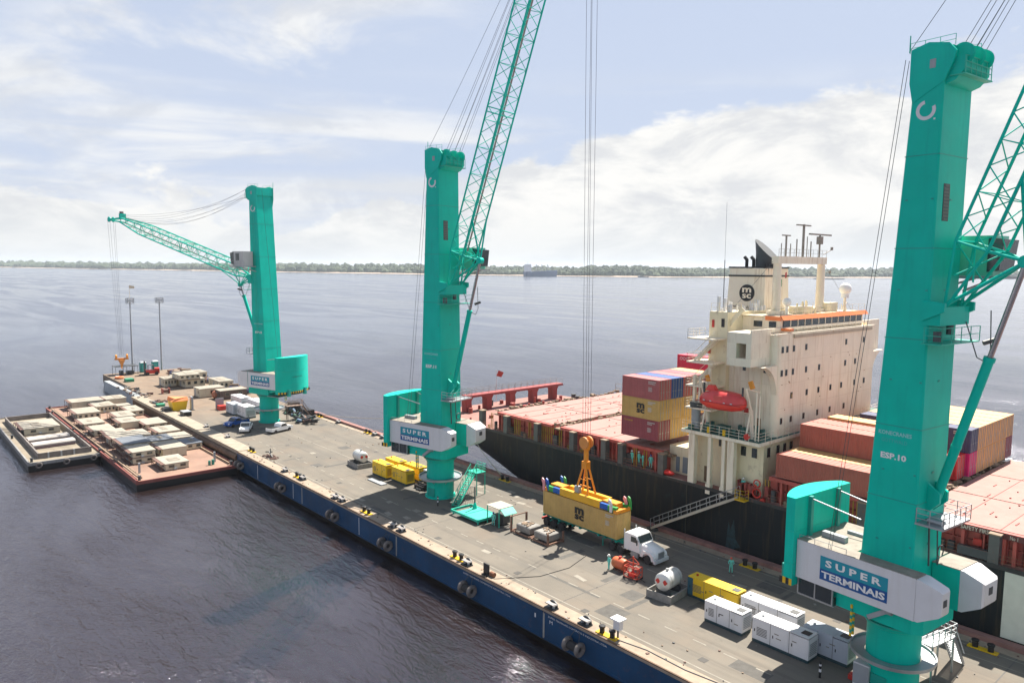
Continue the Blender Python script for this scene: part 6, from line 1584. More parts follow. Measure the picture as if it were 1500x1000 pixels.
def generator(label, x0, yc, L_, H_, Wd, col, base=True, rz=0, group='generator sets on the quay', dark_end=None, top_hole=False, z=DZ):
    t = thing('generator_set', label, 'generator', (x0 + L_ / 2, yc, z), rz, group)
    zb = .28
    MB().box(-L_ / 2 + .05, L_ / 2 - .05, -Wd / 2 - .02, Wd / 2 + .02, 0.02, zb).build('fuel_base', mat('gen_base', (.02, .05, .06), .5), t)
    xs = [-L_ / 2, -L_ / 6, L_ / 6, L_ / 2] if L_ > 3.5 else [-L_ / 2, 0, L_ / 2]
    c_ = MB()
    for i, (a, b) in enumerate(zip(xs[:-1], xs[1:])):
        h_ = H_ - (.10 if (i == 0 and L_ > 3.5) else 0); c_.box(a + .015, b - .015, -Wd / 2, Wd / 2, zb, h_)
    c_.build('canopy', col, t)
    r_ = MB()
    for a, b in zip(xs[:-1], xs[1:]): r_.box(a + .01, b - .01, -Wd / 2 - .02, Wd / 2 + .02, H_, H_ + .05)
    r_.build('roof', col, t)
    for i, (a, b) in enumerate(zip(xs[:-1], xs[1:])):
        for sy in (-1, 1):
            d = MB().box(a + .12, b - .12, sy * (Wd / 2), sy * (Wd / 2 + .02), zb + .12, H_ - .22).build('side_door', col, t)
            MB().box(b - .3, b - .22, sy * (Wd / 2 + .02), sy * (Wd / 2 + .045), zb + .7, zb + .95).build('door_handle', BLACK, d)
    sl_ = MB()
    for sy in (-1, 1):
        for i in range(6): a_ = xs[-2] + .3; sl_.box(a_, xs[-1] - .45, sy * (Wd / 2 + .02), sy * (Wd / 2 + .035), zb + .45 + i * .13, zb + .51 + i * .13)
        for a_ in xs[1:-1]: sl_.box(a_ - .02, a_ + .02, sy * (Wd / 2 - .02), sy * (Wd / 2 + .004), zb, H_)
    sl_.build('side_louvre', mat('louvre_dark', (.10, .10, .10), .6), t)['kind'] = 'stuff'
    lv = MB()
    for i in range(7): lv.box(-L_ / 2 - .02, -L_ / 2 - .001, -Wd / 2 + .2, Wd / 2 - .2, zb + .3 + i * .16, zb + .38 + i * .16)
    lv.build('louvre', GREYPAINT if col is not YELLOWG else mat('gen_dark', (.12, .10, .03), .6), t)
    MB().box(-L_ / 2 + .25, -L_ / 2 + .95, -.35, .35, H_ + .05, H_ + .09).build('air_outlet', BLACK if top_hole else DGREY, t)
    MB().tube((L_ / 2 - .6, 0, H_), (L_ / 2 - .6, 0, H_ + .18), .12).build('exhaust', REDP if col is YELLOWG else GREYPAINT, t)
    # maker's plate and small marks
    k = MB(); rr = random.Random(int(x0 * 3)); 
    for sy in (-1, 1):
        for i in range(3): xx = rr.uniform(-L_ / 2 + .3, L_ / 2 - 1.0); k.box(xx, xx + rr.uniform(.25, .55), sy * (Wd / 2 + .02), sy * (Wd / 2 + .026), H_ - .75 - .35 * (i % 2), H_ - .67 - .35 * (i % 2))
    k.build('marking', mat('mark_grey', (.2, .18, .15), .6), t)
    if dark_end: MB().box(L_ / 2 - .6, L_ / 2 + .012, -Wd / 2 - .03, Wd / 2 + .03, zb, H_ - .05).build('end_panel', dark_end, t)
    return t
generator('white generator nearest the camera-left, standing just in front of the yellow one', 34.1, -57.75, 3.95, 1.95, 1.55, WHITE)
generator('long white generator with a dark roof opening, nearest the right crane', 28.0, -57.85, 5.2, 2.15, 1.55, WHITE, top_hole=True)
generator('white generator in the back row behind the other white ones', 30.8, -61.1, 5.6, 1.95, 1.5, WHITE)
generator('grey generator in the shade against the right crane pedestal', 25.6, -59.75, 3.9, 2.2, 1.6, mat('gen_grey', (.40, .44, .50), .45, var=.06))
generator('yellow generator with a dark teal end standing right of the silver tank', 36.6, -60.9, 5.6, 2.05, 1.45, YELLOWG, dark_end=mat('gen_teal_end', (.03, .10, .14), .4))
for i, (x, y, l) in enumerate(((95.9, -59.0, 'yellow generator, nearer row, left one of the four by the middle crane'), (91.3, -59.6, 'yellow generator, nearer row, right one with dark end panel by the middle crane'), (96.3, -61.6, 'yellow generator, back row, left one by the middle crane'), (91.6, -62.1, 'yellow generator, back row, right one by the middle crane'))):
    generator(l, x, y, 4.1, 2.15, 1.5, YELLOWG, group='yellow generators by the middle crane')
generator('grey white generator squeezed between the yellow ones and the middle crane pedestal', 87.6, -62.6, 3.6, 2.0, 1.5, mat('gen_grey', (.4, .4, .4), .5))
t = thing('cable_cabinets', 'tall pale electrical cabinets beside the right crane pedestal', 'cabinet', (24.0, -57.6, DZ))
MB().box(-.9, .3, -.6, .6, .1, 1.9).build('cabinet', WHITE, t); MB().box(-.9, .3, .6, .62, .2, 1.8).build('door', GREYPAINT, t); MB().box(.35, .8, -.3, .3, .1, .5).build('red_box', REDP, t)
t = thing('pump_clutter', 'dark pumps and hoses lying at the foot of the middle crane', 'pump', (88.6, -59.8, DZ)); k = MB(); rr = random.Random(8)
for i in range(12): k.box(rr.uniform(-1.4, 1), rr.uniform(-1, 1.4), rr.uniform(-.8, .4), rr.uniform(-.3, .8), 0, rr.uniform(.2, .9))
k.build('pump', BLACK, t); MB().torus((0, .3, .2), .5, .08, axis='z', n=14).build('hose', DGREY, t)
for x, y, l in ((80.9, -57.2, 'dark guard post in front of the middle crane pedestal'), (26.4, -55.9, 'black and white guard post in front of the long white generator'), (150.6, -58.6, 'dark guard post beside the left crane pedestal')):
    t = thing('guard_post', l, 'post', (x, y, DZ)); MB().tube((0, 0, 0), (0, 0, 1.3), .1).build('post', BLACK, t); MB().tube((0, 0, .5), (0, 0, .75), .105).tube((0, 0, 1.0), (0, 0, 1.15), .105).pieces('band', WHITE, t)
tag(MB().obox((95.8, -56.6, DZ + .08), (4, 1.0, .14)).build('steel_plate', GREYPAINT), 'flat grey steel plates lying in front of the yellow generators', 'plate')

# vehicles by the left crane
def pickup(label, loc, rz, col, group=None):
    t = thing('pickup_truck', label, 'pickup', loc, rz, group)
    b = MB(); w = .9
    prof = [(-2.6, .45), (-2.62, 1.02), (-.55, 1.06), (-.35, 1.68), (.75, 1.72), (1.35, 1.12), (2.35, 1.0), (2.6, .8), (2.6, .42)]
    b.loft([[(x, y, z) for x, z in prof] for y in (-w, w)]); body = b.build('body', col, t, smooth=30)
    MB().box(-2.5, -.6, -.78, .78, 1.03, 1.08).build('load_bed', BLACK, t)
    for sy in (-1, 1): MB().prism([(-.30, 1.14), (-.20, 1.60), (.68, 1.62), (1.14, 1.16)], sy * .905 - .01, sy * .905 + .01, 'xz').build('side_window', GLASS, body)
    MB().hexa([(.80, -.8, 1.68), (1.34, -.8, 1.14), (1.34, .8, 1.14), (.80, .8, 1.68)], [(.83, -.8, 1.70), (1.38, -.8, 1.16), (1.38, .8, 1.16), (.83, .8, 1.70)]).build('windscreen', GLASS, body)
    wm = MB().lathe([(.0, -.1), (.35, -.12), (.37, 0), (.35, .12), (.0, .1)], n=14, axis='y').mesh('wheel', RUBBER)
    for x in (-1.7, 1.7):
        for y in (-.85, .85): o = bpy.data.objects.new('wheel', wm); S.collection.objects.link(o); o.parent = t; o.location = (x, y, .37)
    for sy in (-1, 1): MB().box(2.55, 2.63, sy * .5, sy * .85, .7, .9).build('headlight', WHITE2, t)
    return t
pickup('white pickup parked in shade beside the blue car, facing the camera', (142.4, -54.9, DZ), R(150), WHITE2)
pickup('white pickup in the sun right of the left crane pedestal, side on', (137.6, -59.6, DZ), R(-72), WHITE2)
pickup('blue pickup half hidden behind the white one in the crane shade', (148.2, -55.2, DZ), R(112), BLUECAR)

# grey and white boxes left of the left crane
generator('grey boxy unit in the shade, front row left of the left crane', 158.4, -59.4, 4.4, 2.3, 2.0, mat('gen_grey', (.4, .4, .4), .5), group='service units by the left crane')
generator('white boxy unit in front, directly left of the left crane pedestal', 153.4, -60.2, 4.6, 2.4, 2.2, WHITE, group='service units by the left crane')
generator('long white unit in the back row left of the left crane', 164.5, -63.6, 6.5, 2.4, 2.2, WHITE, group='service units by the left crane')
generator('white unit in the back row nearest the left crane', 157.0, -64.6, 6.5, 2.4, 2.2, WHITE, group='service units by the left crane')
t = thing('red_skip', 'small red box against a thin grey panel left of the white units', 'box', (166.6, -58.9, DZ)); MB().box(-.9, .9, -.8, .8, 0, 1.0).build('box', REDP, t); MB().box(1.4, 1.55, -.9, .9, 0, 2.4).build('panel', GREYPAINT, t)
t = thing('covered_skip', 'yellow skip under a crumpled orange cover on the far quay', 'skip', (172.3, -51.2, DZ))
MB().loft([[(-1.3, -1.3, 0), (1.3, -1.3, 0), (1.3, 1.3, 0), (-1.3, 1.3, 0)], [(-1.6, -1.7, 2.3), (1.6, -1.7, 2.3), (1.6, 1.7, 2.3), (-1.6, 1.7, 2.3)]]).build('skip', YELLOWG, t)
MB().loft([[(-1.7, -1.8, 2.2), (1.7, -1.8, 2.2), (1.7, 1.8, 2.2), (-1.7, 1.8, 2.2)], [(-1.2, -1.7, 3.0), (1.5, -1.2, 2.7), (1.2, 1.7, 3.1), (-1.6, 1.0, 2.8)]]).build('cover', TENTO, t)
t = thing('barrier_board', 'grey upright panel right of the yellow skip', 'panel', (170.5, -53.6, DZ)); MB().box(-.6, .6, -.2, .2, 0, 3.0).build('panel', GREYPAINT, t); MB().box(-.7, .7, -.5, .5, 0, .1).build('foot', DGREY, t)
t = thing('dark_crate', 'low dark crate in front of the yellow skip', 'crate', (165, -50.6, DZ)); MB().box(-1.3, 1.3, -.8, .8, 0, .9).build('crate', BLACK, t); MB().box(-1.35, 1.35, -.85, .85, .9, 1.0).build('lid', GREYPAINT, t)
t = thing('dark_crate', 'low dark crate left of the yellow skip foot', 'crate', (172.5, -48.8, DZ)); MB().box(-.9, .9, -.7, .7, 0, .8).build('crate', DGREY, t)
t = thing('rust_tank', 'rounded rust orange tank lying in front of the far dark cabin', 'tank', (181.6, -63.9, DZ), R(90))
MB().lathe([(0, -2.0), (.6, -1.9), (.95, -1.5), (.95, 1.5), (.6, 1.9), (0, 2.0)], c=(0, 0, 1.0), n=16, axis='x').build('tank_shell', mat('rust_tank', (.38, .14, .08), .7, var=.2), t); MB().box(-1.2, -1, -.7, .7, 0, .5).box(1, 1.2, -.7, .7, 0, .5).pieces('saddle', DGREY, t)
for x, y, l, h_ in ((186.2, -62.4, 'person in dark clothes in front of the long beige cabin on the far quay', HELMB), (185.2, -63.6, 'person in yellowish clothes in front of the long beige cabin on the far quay', HELMW)): person(l, (x, y, DZ), 2.5, 0, h_, vest=ORANGEVEST if 'yell' in l else DGREY)
# scrap at the right of the left crane
t = thing('scrap_pile', 'pile of dark green and black ship scrap right of the left crane', 'scrap', (0, 0, DZ)); rr = random.Random(12)
k = MB()
for i in range(70):
    u = rr.random(); x = 157 - 17 * u + rr.uniform(-1, 1); y = -70.6 + 3.6 * u + rr.uniform(-1.6, 1.6)
    k.mat(rr.choice((DGREY, BLACK, mat('scrap_green', (.03, .09, .06), .7), RAILBROWN, mat('scrap_blue', (.06, .12, .20), .6))))
    k.obox((x, y, rr.uniform(.2, 1.0)), (rr.uniform(.5, 3), rr.uniform(.2, .8), rr.uniform(.15, .7)), Matrix.Rotation(rr.uniform(-1, 1), 3, 'Z') @ Matrix.Rotation(rr.uniform(-.4, .4), 3, 'Y'))
k.build('scrap', None, t)['kind'] = 'stuff'
t = thing('dark_crate', 'dark square box standing on the scrap nearest the left crane stair', 'crate', (153.8, -70, DZ)); MB().box(-1.2, 1.2, -.9, .9, .9, 2.3).build('crate', BLACK, t)
t = thing('dark_crate', 'dark square box on the far quay edge beyond the scrap', 'crate', (148.0, -70.4, DZ)); MB().box(-1.6, 1.6, -.9, .9, 0, 1.6).build('crate', BLACK, t)

# ------------------------------------------------------------------ cabins
def cabin(label, loc, L_, Wd, H_=2.6, rz=0, roofm=None, group='cabins stacked on the red barge', wall=None, nwin=3, frame=True, name='site_cabin'):
    """L_ along local x, long front with windows faces -x? windows on both long sides and the -x end"""
    t = thing(name, label, 'cabin', loc, rz, group); wm = wall or CABIN
    w = MB().box(-L_ / 2, L_ / 2, -Wd / 2, Wd / 2, .12, H_ - .12).build('wall', wm, t)
    MB().box(-L_ / 2 - .08, L_ / 2 + .08, -Wd / 2 - .08, Wd / 2 + .08, H_ - .12, H_ + .04).build('roof', roofm or CABINROOF, t)
    MB().box(-L_ / 2 - .03, L_ / 2 + .03, -Wd / 2 - .03, Wd / 2 + .03, 0, .12).build('base', RAILBROWN, t)
    wz0, wz1, ww = H_ * .42, H_ * .74, min(.42, Wd / (nwin or 1) * .22)
    for i in range(nwin):
        y = -Wd / 2 + Wd * (i + .5) / nwin
        f = MB().box(-L_ / 2 - .06, -L_ / 2 + .02, y - ww - .06, y + ww + .06, wz0 - .06, wz1 + .06).build('window', mat('frame_dull', (.30, .26, .19), .6), w)
        MB().box(-L_ / 2 - .075, -L_ / 2 - .055, y - ww, y + ww, wz0, wz1).build('pane', GLASS, f) if False else MB().box(-L_ / 2 - .075, -L_ / 2 - .061, y - ww, y + ww, wz0, wz1).build('window_pane', GLASS, w)
    k = max(2, int(L_ / 2.2))
    for i in range(k):
        x = -L_ / 2 + L_ * (i + .5) / k
        if i == 1: MB().box(x - .4, x + .4, Wd / 2 - .02, Wd / 2 + .05, .13, H_ * .84).build('door', GREYPAINT, w)
        else: MB().box(x - .35, x + .35, Wd / 2 - .02, Wd / 2 + .05, wz0, wz1).build('window', GLASS, w)
    rr_ = random.Random(int(abs(loc[0] * 13 + loc[1] * 7)))
    g = MB()
    for i in range(int(L_ / .6)): x = -L_ / 2 + .3 + i * .6; g.box(x, x + .05, -Wd / 2 - .06, Wd / 2 + .06, H_ + .04, H_ + .065)
    g.build('roof_ridge', roofm or CABINROOF, t)['kind'] = 'stuff'
    if rr_.random() < .6: MB().box(rr_.uniform(-L_ / 3, 0), rr_.uniform(.3, L_ / 3), rr_.uniform(-Wd / 3, 0), rr_.uniform(.1, Wd / 3), H_ + .066, H_ + .09).build('roof_sheet', mat('sheet_stain', (.24, .21, .17), .9, var=.3, scale=1), t)
    if nwin and rr_.random() < .7: MB().box(-L_ / 2 - .35, -L_ / 2 - .06, Wd * .02, Wd * .02 + .5, H_ * .12, H_ * .36).build('air_unit', GREYPAINT, t)
    if frame:
        g = MB()
        for sy in (1,):
            for i in range(k + 1): x = -L_ / 2 + L_ * i / k; g.box(x - .05, x + .05, sy * (Wd / 2 + .55), sy * (Wd / 2 + .63), 0, H_)
            g.box(-L_ / 2, L_ / 2, sy * (Wd / 2 + .05), sy * (Wd / 2 + .65), H_ - .06, H_ + .0); g.box(-L_ / 2, L_ / 2, sy * (Wd / 2 + .05), sy * (Wd / 2 + .65), 0, .1)
            g.bar((-L_ / 2, sy * (Wd / 2 + .6), H_ * .4), (L_ / 2, sy * (Wd / 2 + .6), H_ * .4), .06)
        g.build('walkway_frame', RAILBROWN, t)
    return t

BZ = 1.55
def barge(label, x0, x1, y0, y1, side, deck, z=BZ, cat='barge'):
    t = thing('deck_barge', label, cat, (0, 0, 0))
    MB().loft([[(x0 + .0, y0, z - .45), (x0, y1, z - .45), (x0, y1, z), (x0, y0, z)], [(x1, y0, z - .45), (x1, y1, z - .45), (x1, y1, z), (x1, y0, z)]]).build('side_band', side, t)
    MB().loft([[(x0 + .3, y0 + .08, -1), (x0 + .3, y1 - .08, -1), (x0 + .02, y1 - .04, z - .45), (x0 + .02, y0 + .04, z - .45)], [(x1 - .3, y0 + .08, -1), (x1 - .3, y1 - .08, -1), (x1 - .02, y1 - .04, z - .45), (x1 - .02, y0 + .04, z - .45)]]).build('hull', HULLBLACK, t)
    MB().box(x0 + .3, x1 - .3, y0 + .3, y1 - .3, z, z + .012).build('deck', deck, t)
    MB().box(x0, x1, y0, y0 + .25, z, z + .28).box(x0, x1, y1 - .25, y1, z, z + .28).box(x1 - .25, x1, y0 + .26, y1 - .26, z, z + .28).box(x0, x0 + .25, y0 + .26, y1 - .26, z, z + .08).build('deck_edge', side, t)
    bm_ = MB().lathe([(.22, 0), (.22, .6), (.3, .65), (.3, .75), (0, .75)], n=10).mesh('bollard', DGREY)
    for x in (x0 + .9, (x0 + x1) / 2, x1 - .9):
        for y in (y0 + .7, y1 - .7):
            o = bpy.data.objects.new('bollard', bm_); S.collection.objects.link(o); o.parent = t; o.location = (x, y, z)
    return t
b2 = barge('red deck barge loaded with beige cabins beside the quay', 125.4, 203, -46.6, -30.6, BARGERED, BARGEDECK)
MB().box(127, 200, -31.4, -31.15, BZ + .3, BZ + .55).box(127, 200, -31.9, -31.75, BZ, BZ + .3).box(127, 150, -45.9, -45.7, BZ, BZ + .35).pieces('side_pipe', GANGTAN, b2)
MB().box(130.6, 130.9, -32.6, -32.3, BZ, BZ + 1.7).box(130.0, 130.3, -44.6, -44.3, BZ, BZ + 1.8).pieces('deck_post', GREYPAINT, b2)
MB().tube((128.5, -43.6, BZ), (128.5, -43.6, BZ + .9), .25).tube((128.5, -43.0, BZ), (128.5, -43.0, BZ + .8), .22).pieces('deck_pump', mat('pump_green', (.03, .2, .15), .6), b2)
b1 = barge('grey tan deck barge with a raised coaming, outermost of the two on the left', 149.0, 196, -31.4, -19.4, BARGEGREY, BARGETAN, 1.5)
k = MB()
for a_, b_ in (((151.6, -21.4), (192, -21.4)), ((151.6, -29.6), (192, -29.6)), ((151.6, -21.4), (151.6, -29.6)), ((192, -21.4), (192, -29.6))): k.bar((*a_, 2.0), (*b_, 2.0), .25, 1.0)
k.build('coaming', mat('coaming_dark', (.17, .15, .14), .8, var=.3, world=True), b1)
k = MB(); [k.box(151.3, 151.5, y, y + .25, 1.5, 2.5) for y in (-23, -25, -27)]; k.pieces('coaming_stay', GREYPAINT, b1)
# tyres on the barge bow
k = MB(); [k.torus((148.9, y, 1.0), .4, .15, axis='x', n=12, m=6) for y in (-21, -25.2, -29.5)]; k.pieces('fender_tyre', RUBBERDUST, b1)
TB = MB().box
sp = [ # x0, x1, y0, y1, height, label, options
 (129.2, 135.0, -39.8, -36.1, 1.15, 'low beige cabin standing alone nearest the bow of the red barge', {}),
 (136.7, 142.2, -36.6, -33.0, 1.05, 'lower beige cabin of the pair at the outer edge near the barge bow', dict(two='upper beige cabin of the pair at the outer edge near the barge bow')),
 (137.9, 144.1, -42.2, -38.2, 1.7, 'taller windowless beige cabin behind the lone one nearest the bow', dict(nwin=0)),
 (144.0, 150.2, -37.8, -33.4, 1.05, 'lower cabin with long brown walkway at the outer barge edge', dict(two='upper cabin with grey roof and long brown walkway at the outer barge edge', roof=CABINROOFG)),
 (146.0, 150.8, -42.4, -38.5, 1.6, 'grey roofed cabin in the middle of the barge behind the windowless one', dict(roof=CABINROOFG)),
 (141.4, 146.3, -46.1, -43.2, 1.2, 'grey roofed low cabin on the quay side of the barge', dict(roof=CABINROOFG)),
 (147.6, 152.6, -46.3, -43.0, 1.2, 'beige cabin behind the grey roofed one on the quay side', {}),
 (154.6, 160.6, -46.2, -42.3, 1.2, 'second beige cabin from the grey roofed one on the quay side', {}),
 (151.6, 157.4, -39.9, -33.3, 1.8, 'widest beige cabin lying across the middle of the barge', {}),
 (163.9, 169.5, -36.5, -32.8, 1.2, 'beige cabin at the outer barge edge behind the wide one', {}),
 (158.6, 163.2, -37.5, -34.0, 1.3, 'beige cabin between the wide one and the outer edge ones', {}),
 (163.8, 170.4, -47.0 + .6, -42.4, 1.2, 'beige cabin with two windows on the quay side beside the rusty pontoon', {}),
 (167.6, 173.6, -42.0, -38.6, 1.45, 'windowless cabin in the middle of the barge', dict(nwin=0)),
 (172.0, 178.8, -36.4, -32.6, 1.2, 'beige cabin on the outer edge, second row from the far end', {}),
 (175.2, 181.8, -43.2, -39.6, 1.35, 'pale cabin behind the windowless one in the barge middle', {}),
 (181.0, 188.2, -46.4, -43.6, 1.2, 'beige cabin with windows beside the pale worn quay edge', {}),
 (182.7, 190.0, -37.9, -33.4, 1.6, 'beige cabin with dark side near the far end of the barge', dict(nwin=4)),
 (189.2, 195.4, -42.4, -38.4, 1.6, 'beige cabin with dark open front near the far end of the barge', dict(nwin=5)),
 (189.6, 192.6, -45.8, -43.0, 1.2, 'small pale cabin between two larger ones near the far end', {}),
 (196.2, 201.6, -41.4, -34.9, 1.95, 'long beige cabin across the far end of the red barge, left one', dict(nwin=0)),
 (196.0, 201.2, -46.4, -42.0, 1.95, 'long beige cabin across the far end of the red barge, right one', dict(nwin=0)),
]
for x0, x1, y0, y1, h_, lab, o_ in sp:
    a = dict(nwin=o_.get('nwin', 2)); cabin(lab, ((x0 + x1) / 2, (y0 + y1) / 2, BZ + .02), x1 - x0, y1 - y0, h_, roofm=o_.get('roof') if not o_.get('two') else None, **a)
    if o_.get('two'): cabin(o_['two'], ((x0 + x1) / 2, (y0 + y1) / 2, BZ + .07 + h_), x1 - x0, y1 - y0, h_, roofm=o_.get('roof'), **a)
cabin('wide pale cabin at the far end of the tan barge', (178.0, -25.4, 1.52), 9.0, 6.2, 1.35, group='units on the tan barge', nwin=2)
for x, l in ((166.4, 'long low whitish unit lying across the tan barge, farther one'), (161.0, 'long low whitish unit lying across the tan barge, nearer one')):
    t = thing('long_unit', l, 'unit', (x, -25.2, 1.5), R(3), 'units on the tan barge')
    MB().prism([(-1.2, .1), (1.2, .1), (1.2, .75), (.9, 1.0), (-.9, 1.0), (-1.2, .75)], -3.5, 3.5, 'xz').build('shell', mat('unit_white', (.40,.37,.35), .7, var=.1), t); MB().box(-1.24, 1.24, -3.4, 3.4, 0.02, .5).build('side_skirt', mat('unit_dark', (.16, .11, .12), .7), t)

# far quay buildings
fb = [((207.5, -64.2), 12.0, 5.0, 'grey beige double cabin on the far quay in the middle of the group', R(-17 + 20), {}), ((208.5, -59.6), 5.0, 3.0, 'small dark fronted cabin left of the double cabin on the far quay', 0, dict(nwin=4)),
      ((216.2, -69.0), 6, 5, 'pale roofed cabin farthest on the quay behind the double cabin', 0, {}), ((197.2, -69.6), 8, 3.6, 'pale flat cabin near the far edge, right of the double cabin', 0, {}),
      ((186.4, -62.9), 4.4, 6.0, 'long beige cabin with dark end, left of the brown cabin on the far quay', 0, dict(nwin=1)), ((180.2, -66.0), 3.6, 6.4, 'long cabin with dark brown side behind the rust orange tank', 0, dict(wall=mat('cabin_brown', (.10, .07, .06), .7), nwin=2))]
for (x, y), l_, w_, lab, rz, o_ in fb: cabin(lab, (x, y, DZ + .02), l_, w_, 2.2, rz, group='cabins on the far end of the quay', frame=False, **o_)
cabin('upper cabin with pale roof stacked on the double cabin on the far quay', (203.8, -62.9, DZ + 2.3), 6.4, 5.2, 1.3, 0, group='cabins on the far end of the quay', frame=False, nwin=4)
for (x, y, l) in ((239.5, -61.6, 'teal portable toilet left of the red forklift at the end of the quay'), (240.3, -65.2, 'teal portable toilet right of the red forklift at the end of the quay')):
    t = thing('portable_toilet', l, 'toilet', (x, y, DZ), 0, 'portable toilets at the quay end'); MB().box(-.8, .8, -.8, .8, .1, 2.9).build('cabin', mat('toilet_teal', (.0, .25, .22), .5), t); MB().loft([[(-.85, -.85, 2.9), (.85, -.85, 2.9), (.85, .85, 2.9), (-.85, .85, 2.9)], [(-.6, -.6, 3.2), (.6, -.6, 3.2), (.6, .6, 3.2), (-.6, .6, 3.2)]]).build('roof', WHITE, t); MB().box(-.84, -.8, -.5, .5, .2, 2.4).build('door', mat('toilet_door', (.05, .35, .32), .5), t)
t = thing('forklift', 'red forklift with a tall dark mast at the end of the quay', 'forklift', (232.0, -61.6, DZ), R(80))
MB().box(-2.2, 1.2, -1.1, 1.1, .5, 1.5).box(-2.4, -1.2, -1.1, 1.1, .5, 2.0).build('body', REDP, t); MB().box(1.3, 1.6, -1, 1, .1, 4.2).build('mast', DGREY, t); MB().box(1.6, 3.0, -.7, -.4, .2, .3).box(1.6, 3.0, .4, .7, .2, .3).pieces('fork', DGREY, t)
MB().box(-.9, .6, -.9, .9, 2.9, 3.0).box(-.9, -.8, -.9, .9, 1.5, 2.9).box(.5, .6, -.9, .9, 1.5, 2.9).build('cab_guard', DGREY, t)
wm = MB().lathe([(0, -.2), (.5, -.2), (.5, .2), (0, .2)], n=12, axis='y').mesh('wheel', RUBBER)
for x in (-1.6, .8):
    for y in (-1.1, 1.1): o = bpy.data.objects.new('wheel', wm); S.collection.objects.link(o); o.parent = t; o.location = (x, y, .5)
t = thing('shelter', 'open shelter with a thin dark roof at the left corner of the quay end', 'shelter', (237.5, -56.2, DZ))
MB().box(-2, 2, -3.2, 3.0, 2.5, 2.65).build('roof', DGREY, t); k = MB(); [k.box(x - .06, x + .06, y - .06, y + .06, 0, 2.5) for x in (-1.9, 1.9) for y in (-3, 0, 2.9)]; k.pieces('post', GREYPAINT, t); MB().box(-1, 1, -2.2, -.4, 0, 1).box(-1, 1, .6, 1.4, 0, 1.2).pieces('bench', DGREY, t)
t = thing('rubber_boat', 'orange rescue boat lying on the quay edge below the shelter', 'boat', (229.5, -52.8, DZ), R(12)); MB().torus((0, 0, .35), .9, .3, axis='z', n=16, m=8).box(-.6, .6, -.6, .6, .1, .3).build('tube', mat('boat_orange', (.7, .2, .07), .6), t); MB().box(.9, 1.5, -.5, .5, .2, .7).build('transom', WHITE, t)
t = thing('green_skip', 'low green box on the quay edge below the orange boat', 'box', (222.5, -53.6, DZ)); MB().box(-1.2, 1.2, -1.0, 1.0, 0, .8).build('box', mat('skip_green', (.02, .22, .12), .6), t)
t = thing('green_skip', 'small green box beside the worn edge in front of the far cabins', 'box', (178.6, -49.3, DZ)); MB().box(-.9, .9, -.8, .8, 0, .7).build('box', mat('skip_green', (.02, .22, .12), .6), t)
for (x, y, l) in ((241.2, -59.2, 'left one of two tall floodlight masts at the end of the quay'), (240.9, -67.3, 'right one of two tall floodlight masts at the end of the quay')):
    t = thing('floodlight_mast', l, 'mast', (x, y, DZ), 0, 'floodlight masts'); MB().tube((0, 0, 0), (0, 0, 21.6), .28, .16, n=10).build('pole', GREYPAINT, t)
    MB().box(-.9, .9, -.9, .9, 20.5, 20.6).rail([(-.9, -.9, 20.6), (.9, -.9, 20.6), (.9, .9, 20.6), (-.9, .9, 20.6), (-.9, -.9, 20.6)], 1.5, .9, .06, 1).build('cage', GREYPAINT, t)
    for y_ in (-.6, 0, .6):
        for z_ in (20.9, 21.6): MB().box(-1.0, -.7, y_ - .22, y_ + .22, z_, z_ + .4).build('floodlight', mat('lamp_grey', (.6, .6, .62), .3), t)
    if 'left' in l:
        MB().tube((0, 0, 21.6), (0, 0, 26.0), .05).quad((0, 0, 25.9), (-.8, -1.2, 25.7), (-.8, -1.2, 25.0), (0, 0, 25.0)).build('flag', mat('flag_cream', (.65, .55, .40), .8), t)
t = thing('grab_block', 'orange lifting block hanging from the left crane over the quay end', 'hook', (197, -46.0, 11.2)); MB().box(-.3, .3, -1.5, 1.5, 1.5, 1.9).lathe([(.25, -.2), (.3, .3), (.75, 1.3), (.75, 1.5)], n=12).build('block', mat('block_orange', (.55, .22, .05), .5, rust=.3), t)
for y in (-1.2, 1.2): MB().lathe([(.5, y - .15), (.5, y + .15)], c=(0, 0, 2.3), n=12, axis='y').pieces('sheave', ORANGE, t)
MB().torus((0, 0, -.3), .35, .12, n=10, m=6, a0=-2.4, a1=1.7).build('hook', ORANGE, t)
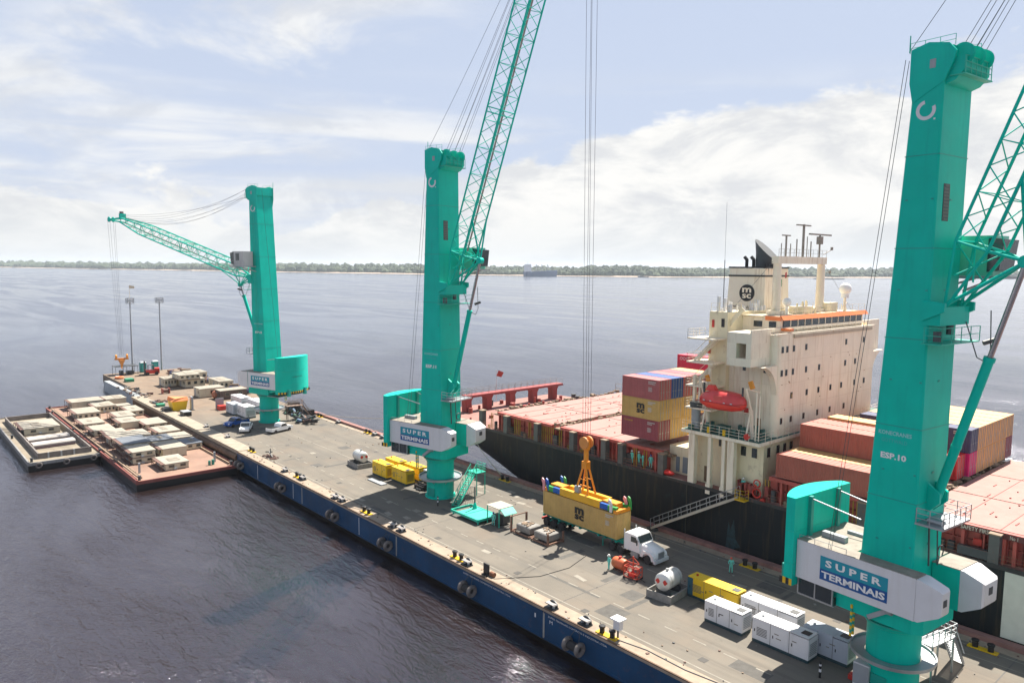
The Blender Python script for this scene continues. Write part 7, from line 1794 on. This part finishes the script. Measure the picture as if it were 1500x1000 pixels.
# loose debris on the far quay
t = thing('timber_heap', 'heap of brown timber and scrap at the far edge behind the cabins', 'scrap', (0, 0, DZ)); k = MB(); rr = random.Random(44)
for i in range(60):
    x, y = rr.choice(((rr.uniform(205, 225), rr.uniform(-72.3, -69.5)), (rr.uniform(184, 195), rr.uniform(-72.4, -70)), (rr.uniform(222, 236), rr.uniform(-72, -66.5))))
    k.mat(rr.choice((RAILBROWN, GANGTAN, DGREY, C_NAV))); k.obox((x, y, rr.uniform(.2, 1.1)), (rr.uniform(.8, 4), rr.uniform(.4, 1.2), rr.uniform(.2, .9)), Matrix.Rotation(rr.uniform(0, 3), 3, 'Z'))
k.build('timber', None, t)['kind'] = 'stuff'
t = thing('edge_debris', 'scattered brown gear on the worn edge beside the cabin barge', 'scrap', (0, 0, DZ)); k = MB()
for i in range(46):
    x, y = rr.uniform(172, 212), rr.uniform(-52.5, -48.2); k.mat(rr.choice((RAILBROWN, GANGTAN, DGREY, CONCRETE))); k.obox((x, y, rr.uniform(.1, .35)), (rr.uniform(.3, 1.8), rr.uniform(.2, .7), rr.uniform(.1, .5)), Matrix.Rotation(rr.uniform(0, 3), 3, 'Z'))
k.build('gear', None, t)['kind'] = 'stuff'
t = thing('rusty_winch', 'small rusty winch standing alone on the tan far quay', 'winch', (196.5, -55.6, DZ)); MB().tube((0, -.7, .7), (0, .7, .7), .5, n=12).build('drum', RAILBROWN, t); MB().box(-.7, .7, -.9, -.7, 0, 1.3).box(-.7, .7, .7, .9, 0, 1.3).build('frame', C_RED, t)

# ------------------------------------------------------------------ humid air over the river
hz_m = bpy.data.materials.new('haze'); hz_m.use_nodes = True
hn = hz_m.node_tree.nodes; hn.clear()
ho = hn.new('ShaderNodeOutputMaterial'); hv = hn.new('ShaderNodeVolumePrincipled')
hv.inputs['Color'].default_value = (0.78, 0.88, 1.0, 1); hv.inputs['Density'].default_value = 0.00007; hv.inputs['Anisotropy'].default_value = 0.2
hz_m.node_tree.links.new(hv.outputs[0], ho.inputs['Volume'])
hb = MB().box(-9100, 14100, -12100, 6100, -2.5, 92).build('haze', hz_m); hb['kind'] = 'stuff'
